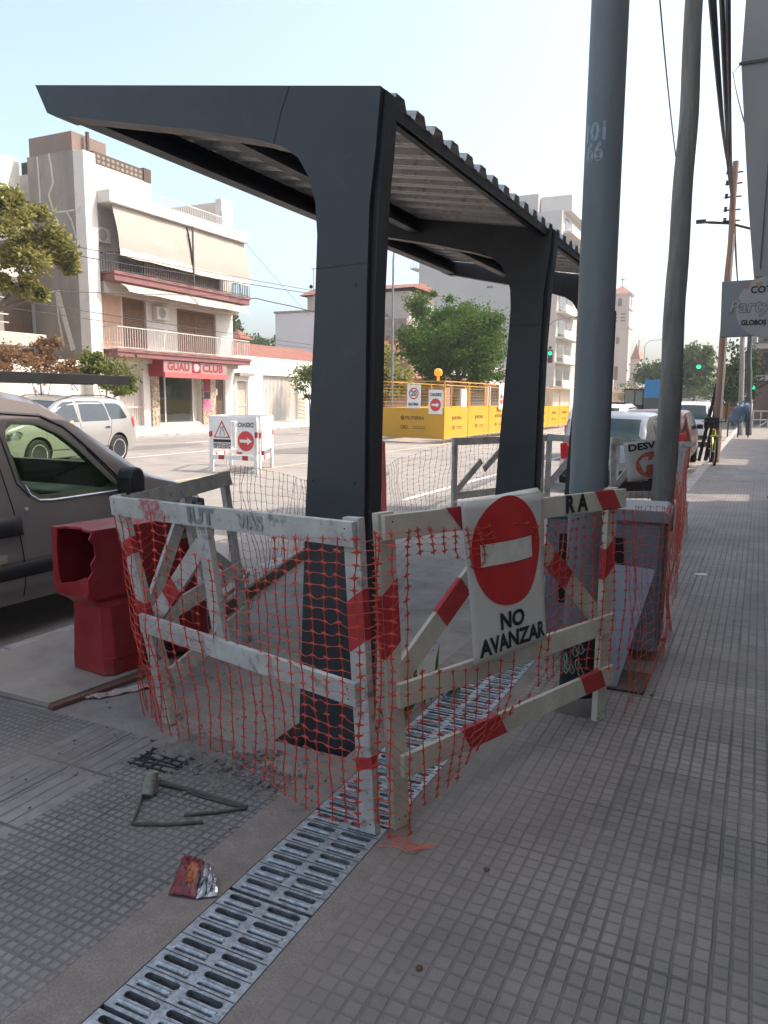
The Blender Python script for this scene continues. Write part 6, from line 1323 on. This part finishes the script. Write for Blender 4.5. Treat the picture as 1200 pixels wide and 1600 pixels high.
pn2=hung(tt,lambda s,z,o=0:Vector((-9.62-c0.x+ (c0.x-tt.location.x)+.05,30.6-tt.location.y,z)),Vector((1,0,0)),Vector((0,1,0)),0,1.1,.6,1.0,'arrow_sign','narrow looking white sign with red marks on the road side of the fence',lambda o,F:sarrow(o,F,False))
# ------------------------------------------------------------------ white box barrier in the road
rb=thing('road_barrier','bright white box barrier with detour signs standing in the sunlit road','road barrier',(-9.45,12.6,-.01),0); 
fa=Vector((-10.04+9.45,-.05,0)); fb=Vector((-8.86+9.45,-.07,0)); bk=Vector((-.55,1.35,0)); fb2=fb+bk*1.0; fa2=fa+bk
H_=1.12
def face(a,b,nm):
    d=(b-a).normalized(); n=Vector((d.y,-d.x,0)); 
    for nm2,p,q,w_ in (('leg',a+d*.04,a+d*.04+Vector((0,0,H_)),.09),('leg',b-d*.04,b-d*.04+Vector((0,0,H_)),.09),('rail',a+Vector((0,0,H_-.04)),b+Vector((0,0,H_-.04)),.09),('rail',a+Vector((0,0,.30)),b+Vector((0,0,.30)),.09)):
        mb=MB(); mb.beam(p+n*(.015 if nm2=='rail' else 0),q+n*(.015 if nm2=='rail' else 0),w_,.025,n)
        if nm2=='rail' and p.z<.5:
            for u in (.2,.7): rband(mb,p+n*.015,q+n*.015,w_,.025,n,u,u+.12,1,.0)
        if nm2=='leg': rband(mb,p,q,w_,.025,n,.62,.72,1,.02)
        child(mb,nm2,[M_bright,M_redp],rb)
    return d,n
d,n=face(fa,fb,'front'); face(fa2,fb2,'back'); face(fb+Vector((.02,.05,0)),fb2+Vector((.02,-.05,0)),'side'); face(fa+Vector((-.02,.05,0)),fa2+Vector((-.02,-.05,0)),'side')
mb=MB(); c=fa.lerp(fb,.5); mb.beam(c+Vector((0,.02,.52)),c+Vector((0,.02,H_-.1)),.08,.02,n); mb.beam(fa+Vector((.1,.04,.5)),c+Vector((0,.04,H_-.1)),.06,.015,n); mb.beam(fb+Vector((-.1,.04,.5)),c+Vector((0,.04,H_-.1)),.06,.015,n); child(mb,'brace',M_bright,rb)
o0=fa+n*.035; F=lambda u,v,c=0:o0+d*u+Vector((0,0,v))+n*c
mb=MB(); mb.add([F(.10,.48),F(.58,.48),F(.58,1.05),F(.10,1.05)],[(0,1,2,3)]); s1=child(mb,'narrowing_sign',M_bright,rb,solid=.004)
mb=MB(); 
def tri(s_,o,mi): mb.add([F(.34-.21*s_,.80-.11*s_,o),F(.34+.21*s_,.80-.11*s_,o),F(.34,.80+.24*s_,o)],[(0,1,2)],mi)
tri(1,.004,0); tri(.78,.006,1); mb.tube([F(.30,.74,.009),F(.30,.80,.009),F(.325,.86,.009),F(.325,.92,.009)],.008,4,2); mb.tube([F(.40,.74,.009),F(.40,.80,.009),F(.365,.86,.009),F(.365,.92,.009)],.008,4,2); mb.add([F(.12,.60,.004),F(.56,.60,.004),F(.56,.66,.004),F(.12,.66,.004)],[(0,1,2,3)],2)
put_text(mb,'REDUCCION',.07,lambda u,v:F(u+.34,v+.555,.004),2,bold=.003,w=.44); put_text(mb,'DE CALZADA',.07,lambda u,v:F(u+.34,v+.50,.004),2,bold=.003,w=.42); child(mb,'pictogram',[M_signred,M_bright,M_ink],s1)
mb=MB(); mb.add([F(.72,.42),F(1.14,.42),F(1.14,1.06),F(.72,1.06)],[(0,1,2,3)]); s2=child(mb,'detour_board',M_bright,rb,solid=.004)
mb=MB(); mb.add([F(.93+x,.64+y,.004) for x,y in circle(0,0,.20,32)],[tuple(range(32))],0); mb.add([F(.93+x*.15,.64+y*.13,.007) for x,y in ARROW],[tuple(range(7))],1); put_text(mb,'DESVIO',.12,lambda u,v:F(-u+.93,-v+.965,.004),2,bold=.004,w=.38); child(mb,'pictogram',[mat('bright sign red',(.62,.05,.06),.5),M_bright,M_ink],s2)
mb=MB(); d2=(fb2-fb).normalized(); n2=Vector((d2.y,-d2.x,0)); mb.add([fb+Vector((.05,.1,.45)),fb2+Vector((.05,-.1,.45)),fb2+Vector((.05,-.1,1.05)),fb+Vector((.05,.1,1.05))],[(0,1,2,3)]); child(mb,'side_board',M_bright,rb,solid=.004)
# ------------------------------------------------------------------ street lamps, traffic lights
def lamp(lab,x,y,h,arm,dirx,r=.07):
    t=thing('street_lamp',lab,'street lamp',(x,y,0)); mb=MB(); pts=[(0,0,0),(0,0,h*.5),(0,0,h-.9)]+[(dirx*arm*(1-math.cos(a)),0,h-.9+.9*math.sin(a)) for a in [PI/2*i/6 for i in range(1,7)]]+[(dirx*arm*2.2,0,h+.1)]
    mb.tube(pts,[r,r*.9,r*.7]+[r*.5]*7,8); child(mb,'mast',mat('grey steel mast',(.20,.21,.23),.5,metal=.4),t,smooth=True); mb=MB(); e=pts[-1]; mb.box(e[0]-.1,e[0]+.5*dirx,-.12,.12,e[2]-.05,e[2]+.06) if dirx>0 else mb.box(e[0]-.5,e[0]+.1,-.12,.12,e[2]-.05,e[2]+.06); child(mb,'lamp_head',M_iron,t,bevel=.02); return t
p=PY(612,640,29); lamp('slim street lamp seen between the two shelter posts',p.x,29,7.9,.5,1,.06)
p=PY(851,620,60); lamp('curved street lamp in front of the tall blank building',p.x,60,7.6,1.0,1)
p=PY(1003,620,110); lamp('far street lamp beside the church',p.x,110,9.5,1.1,1); 
def light(lab,px,py,y,armto):
    p=PY(px,py,y); t=thing('traffic_light',lab,'traffic light',(p.x,y,p.z-.55)); s_=y/1200*4.2; mb=MB(); mb.box(-s_*.9,s_*.9,-.1,.1,-.0-s_*.6,s_*4.2); child(mb,'housing',mat('brown black housing',(.06,.04,.035),.6),t,bevel=.03)
    mb=MB(); mb.add([(x*s_*.75,-.115,z*s_*.75+.55) for x,z in circle(0,0,1,20)],[tuple(range(20))]); child(mb,'green_lens',mat('lit green lens',(.0,.5,.25),.3,emit=((.02,.8,.28),1.3)),t)
    for k in (1.9,3.3):
        mb=MB(); mb.add([(x*s_*.6,-.115,z*s_*.6+.3+s_*k) for x,z in circle(0,0,1,16)],[tuple(range(16))]); child(mb,'unlit_lens',mat('unlit lens',(.10,.03,.02),.4),t)
    q=PY(*armto,y); mb=MB(); mb.tube([(0,.05,s_*2.2),(q.x-p.x,.05,q.z-p.z+.55)],.05,6); mb.tube([(q.x-p.x,.05,q.z-p.z+.55),(q.x-p.x,.05,-(p.z-.55))],.08,6); child(mb,'mast_arm',M_iron,t)
light('green traffic light hanging in front of the blank grey building',860,552,55,(838,548)); light('green traffic light in front of the far tree',1092,573,62,(1140,578)); light('small green traffic light at the right edge of the photo',1176,606,55,(1215,592))
# ------------------------------------------------------------------ overhead cables
def cable(lab,pts,r,sag=0,grp='overhead cables'):
    P=[]
    for a,b in zip(pts,pts[1:]):
        for i in range(12): u=i/12; q=Vector(a).lerp(Vector(b),u); q.z-=sag*4*u*(1-u); P.append(q)
    P.append(Vector(pts[-1])); mb=MB(); mb.tube(P,r,4); tag(mb.build('overhead_cable',M_wire),lab,'cable',grp)
def xt(px,py,X,ex,ey,X2): return [PX(px,py,X),PX(ex,ey,X2)]
for i,(l,a,b,X,X2,r) in enumerate((('thin cable crossing the upper beige awnings, topmost',(-60,350),(495,455),-21,-21,.012),('cable crossing the middle of the beige awnings',(-60,368),(495,460),-21,-21,.016),('cable along the foot of the beige awnings',(-60,455),(495,540),-21,-21,.012),
      ('pair cable below the crimson upper balcony, upper',(-60,448),(360,462),-21.5,-22,.014),('pair cable below the crimson upper balcony, lower',(-60,470),(492,545),-21.5,-21,.010))):
    cable(l,[PX(*a,X),PX(*b,X2)],r,.05)
a=PX(360,466,-24); cable('thick black cable from the balcony corner to the pale block',[a,PX(400,466,-26),PX(455,478,-28),PX(492,487,-29)],.03,.02)
cable('thin stay wire from the roof pier down to the right',[PX(343,330,-25.5),PX(482,492,-30)],.012,.1); cable('second thin wire from the roof pier',[PX(345,335,-25.5),PX(378,462,-26)],.012,.05)
tp=PT
for i,(px,r) in enumerate(((1100,.014),(1103,.010),(1106,.012),(1109,.010),(1122,.020),(1126,.012),(1136,.026),(1100,.010))):
    a=PY(px,-120-10*i,5.0+.3*i); cable('black cable running overhead from the brown pole, %s from the left'%('leftmost,second,third,fourth,fifth,sixth,rightmost thick one,low one'.split(',')[i]),[a,tp+Vector((-.12+.02*i,-.05,-.2-.13*i))],r,.25)
cable('single wire dropping from above to the grey wooden pole',[PY(1026,-60,6),PY(1056,245,9.2)],.006,.06); cable('wire from the brown pole to the bay, upper',[PY(1147,112,14),PY(1165,92,10)],.008); cable('wire hanging beside the bay',[PY(1145,112,14),PY(1166,200,10.2),PY(1172,260,12)],.008,.05); cable('cable running on from the brown pole to the far poles',[tp+Vector((0,0,-.9)),PY(1160,480,38)],.02,.5); cable('second cable running on to the far poles',[tp+Vector((.05,0,-1.1)),PY(1164,480,38)],.014,.8)
# ------------------------------------------------------------------ trees
def tree(name,lab,base,blobs,nleaf,ls,lm,bark,limbs,seed=1,flatv=1.0,rt_=.15,group=None,spike=False):
    rnd=random.Random(seed); t=thing(name,lab,'tree' if 'shrub' not in name else 'shrub',base,0,group); b=Vector(base)
    mb=MB(); 
    if limbs:
        for k,L_ in enumerate(limbs): mb.tube([Vector(p)-b for p in L_],[rt_*(1-.75*i/(len(L_)-1)) for i in range(len(L_))] if k==0 else [rt_*.5*(1-.7*i/(len(L_)-1)) for i in range(len(L_))],8)
    child(mb,'trunk',bark,t,smooth=True)
    mb=MB(); clumps=[]
    for (c,r) in blobs:
        c=Vector(c); r=Vector(r) if not isinstance(r,(int,float)) else Vector((r,r,r)); nc=max(8,int(16*r.x*r.z)); nc=min(nc,110)
        for i in range(nc):
            while True:
                q=Vector((rnd.uniform(-1,1),rnd.uniform(-1,1),rnd.uniform(-1,1)))
                if .25<q.length<1.05: break
            clumps.append((c+Vector((q.x*r.x,q.y*r.y,q.z*r.z)),rnd.uniform(.14,.50)*min(1.3,(r.x+r.z)/2)*1.1))
    per=max(4,nleaf//len(clumps)); vs=[];fs=[]
    for c,cr in clumps:
        for i in range(int(per*rnd.uniform(.5,1.5))):
            p=c+Vector((rnd.gauss(0,.75),rnd.gauss(0,.75),rnd.gauss(0,.5)))*cr-b; a=Vector((rnd.uniform(-1,1),rnd.uniform(-1,1),rnd.uniform(-.6,.9))).normalized(); s_=ls*rnd.uniform(.6,1.3); e=a.cross(Vector((rnd.uniform(-1,1),rnd.uniform(-1,1),rnd.uniform(-1,1)))).normalized()
            o=len(vs); wd=.22 if spike else .45; vs+=[p,p+a*s_*.5+e*s_*wd,p+a*s_,p+a*s_*.5-e*s_*wd]; fs.append((o,o+1,o+2,o+3))
    mb.add(vs,fs); child(mb,'crown',lm,t,fix=False); return t
bark=mat('bark',(.13,.10,.075),.9,var=.3,scale=12,bump=.5)
L1=leafm('fresh leaf',(.045,.10,.018),(.12,.19,.045)); L2=leafm('olive leaf',(.09,.12,.03),(.20,.22,.07)); L3=leafm('yellowish leaf',(.19,.19,.06),(.33,.31,.12)); L4=leafm('dry brown leaf',(.16,.09,.05),(.27,.17,.10)); L5=leafm('dull far leaf',(.05,.085,.03),(.10,.14,.055))
b=Vector((-15.3,40,0)); 
tree('street_tree','big dense green street tree behind the yellow fence',(-15.2,40,0),[((-15.4,40,4.4),(2.7,2.2,1.9)),((-16.9,40.5,5.0),(1.5,1.5,1.3)),((-13.9,40,4.5),(1.4,1.5,1.6)),((-17.1,40,6.6),(.7,.8,.9)),((-16.6,40,3.3),(1.4,1.4,1.0)),((-13.4,39.6,3.4),(.9,1,1.2)),((-13.0,40,5.4),(.5,.6,.5)),((-15.2,40,6.1),(1.2,1.2,.7))],60000,.115,L1,bark,
  [[(-15.3,40,0),(-15.2,40,1.5),(-15.0,40,2.7),(-15.3,40,4.5)],[(-15.1,40,2.2),(-14.3,40,3.4),(-13.8,40,4.6)],[(-15.1,40,2.4),(-16.2,40,3.6),(-16.8,40,5)],[(-15.0,40,2.7),(-15.0,40.3,4.5),(-15.4,40,6)]],3,rt_=.22)
tree('street_tree','small yellowish tree beside the first shelter post',(-16.6,34,0),[((-16.5,34,2.6),(1.0,.9,1.15)),((-15.9,34,2.1),(.55,.6,.6)),((-16.6,34,3.4),(.5,.5,.5))],11000,.14,L3,bark,[[(-16.6,34,0),(-16.55,34,1.2),(-16.5,34,2.4)]],4,rt_=.08)
q_=PY(480,595,40); tree('street_tree','round little tree in front of the barred window, left of the shelter post',(q_.x,40,0),[((q_.x+.15,40,q_.z),(.75,.7,.95)),((q_.x+.4,40,q_.z+.7),(.45,.4,.4))],2600,.14,L2,bark,[[(q_.x+.2,40,0),(q_.x+.15,40,1.3),(q_.x+.1,40,2.2)]],5,rt_=.06)
# feathery tree on the left
tb=Vector((-21.2,14.8,0)); bl=[]
for px,py,rx,rz_ in ((20,330,1.0,.5),(60,370,.9,.45),(95,395,.55,.4),(20,400,1.0,.4),(30,445,.7,.35),(-30,370,1.2,.8),(-20,320,1,.6),(55,460,.35,.2),(110,415,.3,.25)):
    p=PX(px,py,-19.6); bl.append(((p.x,p.y,p.z),(rx*.8,rx*.8,rz_*.75)))
tree('street_tree','feathery light green street tree reaching in from the left edge',tb,bl,15000,.17,leafm('feathery leaf',(.15,.15,.04),(.32,.29,.10)),bark,[[tb,(-20.9,14.9,2.2),(-20.4,15,3.6),(-19.8,15.4,5)],[(-20.6,15,3),(-19.8,15.9,4.4),(-19.6,17,5.4)],[(-20.4,15,3.6),(-19.6,16.4,4.3),(-19.5,17.2,4.6)]],6,spike=True,rt_=.16)
def pshr(name,lab,px,py,X,bl_,n,ls,lm,sd,spike=False,z=None):
    p=PX(px,py,X); base=Vector((p.x,p.y,.05)); tree(name,lab,base,[((p.x+a,p.y+b_,p.z+c),(rx,rx,rz_)) for a,b_,c,rx,rz_ in bl_],n,ls,lm,bark,[[base,(p.x,p.y,p.z*.6),(p.x,p.y,p.z)],[(p.x,p.y,.5),(p.x+.2,p.y+.4,p.z*.9)],[(p.x,p.y,.5),(p.x,p.y-.5,p.z*.95)]],sd,spike=spike,rt_=.05)
pshr('shrub','brown dried shrub in front of the graffiti wall',62,572,-24.2,[(0,0,.1,.8,.65),(0,1.0,.0,.6,.5),(0,-1.1,.1,.7,.5),(0,.4,.6,.35,.5)],4200,.16,L4,7,True); pshr('shrub','green shrub beside the entrance gate of the cream building',165,585,-22.5,[(0,0,.0,.7,.75),(0,.7,-.3,.55,.5),(0,-.5,.4,.35,.6),(0,1.2,-.4,.4,.3)],4200,.12,L2,8)
for lab,px,py,y,rx,rz_,sd in (('tree rising behind the clay tiled roof',410,545,70,3.6,2.2,9),('narrow tree between the cream building and the white house',357,520,62,1.2,2.6,10)):
    p=PY(px,py,y); tree('background_tree',lab,(p.x,y,0),[((p.x,y,p.z-.4),(rx,rx*.6,rz_))],3500,.3,L5,bark,[[(p.x,y,0),(p.x,y,p.z)]],sd,rt_=.2,group='trees beyond the buildings')
for lab,px,py,y,rx,rz_,sd,nn in (('broad tree behind the grey wooden pole, left half',1028,585,90,2.3,1.2,11,3500),('broad tree behind the grey wooden pole, right half',1078,575,88,2.6,2.1,12,6000),('dark tree left of the far poles',1152,585,52,1.1,1.7,13,3500),('low bushy tree under the far traffic light',1085,612,120,4.0,1.5,14,3000),('low tree behind the blue lorry',1000,612,150,5,2.2,16,2500)):
    p=PY(px,py,y); tree('avenue_tree',lab,(p.x,y,0),[((p.x,y,p.z),(rx,rx*.8,rz_)),((p.x+rx*.4,y,p.z+rz_*.4),(rx*.5,rx*.5,rz_*.6)),((p.x-rx*.4,y,p.z-rz_*.3),(rx*.6,rx*.5,rz_*.5))],nn,.34 if y>60 else .2,L5,bark,[[(p.x,y,0),(p.x,y,p.z*.7),(p.x+.3,y,p.z)]],sd,rt_=.2,group='trees along the avenue ahead')
# orange works hoarding in the far road
for i in range(6):
    y=66+i*9; mb=MB(); mb.beam((-9.3+i*.2,y,.75),(-2.0 if i==0 else -3-.4*i,y+1,.75),1.3,.05,(0,1,0)); tag(mb.build('works_hoarding',mat('orange hoarding',(.45,.20,.07),.7,var=.2,scale=1)),'low orange hoarding across the far road, %s row'%('nearest second third fourth fifth farthest'.split()[i]),'hoarding','orange hoardings in the far road')
# hill / row closing the horizon left of the avenue behind everything
mb=MB()
for i in range(40):
    x=-260+i*14; h_=random.uniform(5,9); mb.box(x,x+13.5,330,345,-.1,h_) if not(-22<x<0) else None
tag(mb.build('skyline',mat('hazy concrete',(.42,.38,.36),.9)),kind='structure')

# passer-by mostly beyond the right edge: only a shoe tip shows
def person_standing(x,y):
    J=[(0,0,.92),(0,0,1.12),(0,0,1.38),(0,0,1.48),(0,0,1.58),(0,0,1.68),(.17,0,1.38),(.24,.03,1.12),(.24,-.06,.86),(-.17,0,1.38),(-.24,.03,1.12),(-.24,-.06,.86),(.09,0,.86),(.12,.02,.48),(.14,.03,.08),(.13,-.10,.04),(-.09,0,.86),(-.16,-.02,.48),(-.26,.0,.08),(-.36,-.02,.035)]
    E=[(0,1),(1,2),(2,3),(3,4),(4,5),(2,6),(6,7),(7,8),(2,9),(9,10),(10,11),(0,12),(12,13),(13,14),(14,15),(0,16),(16,17),(17,18),(18,19)]
    rr=[.13,.12,.13,.055,.085,.08,.06,.042,.035,.06,.042,.035,.09,.065,.045,.04,.09,.065,.045,.035]
    me=bpy.data.meshes.new('person'); me.from_pydata([Vector(a) for a in J],E,[]); o=bpy.data.objects.new('person',me); COL.objects.link(o); o.modifiers.new('skin','SKIN')
    for i,r_ in enumerate(rr): me.skin_vertices[0].data[i].radius=(r_,r_*.85)
    me.skin_vertices[0].data[0].use_root=True; u=o.modifiers.new('sub','SUBSURF'); u.levels=2; u.render_levels=2
    for m in (mat('dark clothing',(.03,.03,.035),.9),MATS['skin'],mat('black shoe',(.01,.01,.011),.5)): me.materials.append(m)
    flatten(o); o.location=(x,y,.01)
    for p in o.data.polygons:
        p.use_smooth=True; z=p.center.z; p.material_index=1 if z>1.45 or (.80<z<.94 and abs(p.center.x)>.19) else (2 if z<.10 else 0)
    tag(o,'passer-by in dark clothes, only a black shoe tip showing at the right edge','person')
s_=G(1189,782); person_standing(s_.x+.44,s_.y)

Mpatch=cloudmat('newer asphalt patch',(.15,.14,.13),(.12,.112,.105),1.5,.6,.9)
for k,(x,y,w_,l_) in enumerate(((-11.5,19,1.6,3.2),(-7.2,13.5,.9,2.2),(-16.2,17.5,1.2,4.5),(-12.6,36,2.2,5))):
    mb=MB(); rnd=random.Random(40+k); n_=18; mb.add([(x+w_/2*math.cos(2*PI*i/n_)*(1+.12*rnd.random())*1.15,y+l_/2*math.sin(2*PI*i/n_)*(1+.12*rnd.random()),roadz(x)+.006) for i in range(n_)],[tuple(range(n_))]); tag(mb.build('road_patch',Mpatch),kind='structure')
# ------------------------------------------------------------------ camera, sun and sky
cam=bpy.data.cameras.new('camera'); co=bpy.data.objects.new('camera',cam); COL.objects.link(co); sc.camera=co
cam.sensor_fit='HORIZONTAL'; cam.sensor_width=36; cam.lens=36; cam.clip_start=.05; cam.clip_end=4000
rt=Vector((AX[0],AY[0],AZ[0])); up=Vector((AX[1],AY[1],AZ[1])); fw=Vector((AX[2],AY[2],AZ[2]))
co.matrix_world=Matrix(((rt.x,up.x,-fw.x,EYE.x),(rt.y,up.y,-fw.y,EYE.y),(rt.z,up.z,-fw.z,EYE.z),(0,0,0,1)))
EL=R(53); AZM=R(63)   # sun high to the right of the street, slightly ahead
sd=Vector((math.sin(AZM)*math.cos(EL),math.cos(AZM)*math.cos(EL),math.sin(EL)))
su=bpy.data.lights.new('sun','SUN'); su.energy=3.3; su.angle=R(.5); su.color=(1,.89,.77); so=bpy.data.objects.new('sun',su); COL.objects.link(so)
so.rotation_euler=(-sd).to_track_quat('-Z','Y').to_euler()
w=bpy.data.worlds.new('World'); sc.world=w; w.use_nodes=True; n=w.node_tree; n.nodes.clear()
o=N(n,'ShaderNodeOutputWorld'); b=N(n,'ShaderNodeBackground',i_Strength=.15); s=N(n,'ShaderNodeTexSky',sky_type='NISHITA',sun_disc=False,sun_elevation=EL,sun_rotation=AZM,air_density=1.0,dust_density=4.5,ozone_density=1.0)
hs=N(n,'ShaderNodeHueSaturation',i_Saturation=.82,i_Value=1.36,i_Hue=.488); L(n,s,0,hs,'Color'); L(n,hs,0,b,0); L(n,b,0,o,0)
sc.view_settings.view_transform='Standard'; sc.view_settings.look='None'; sc.view_settings.exposure=EXPO; sc.view_settings.gamma=1

mb=MB(); mb.box(-60,60,-25,345,-1.2,33); hz=mb.build('haze',None or bpy.data.materials.new('haze air')); hm=hz.data.materials[0]; n=nt(hm); o=N(n,'ShaderNodeOutputMaterial'); v=N(n,'ShaderNodeVolumePrincipled',i_Density=.0011); v.inputs['Color'].default_value=(1,.985,.96,1); v.inputs['Anisotropy'].default_value=.55; L(n,v,0,o,1)
hz['kind']='stuff'
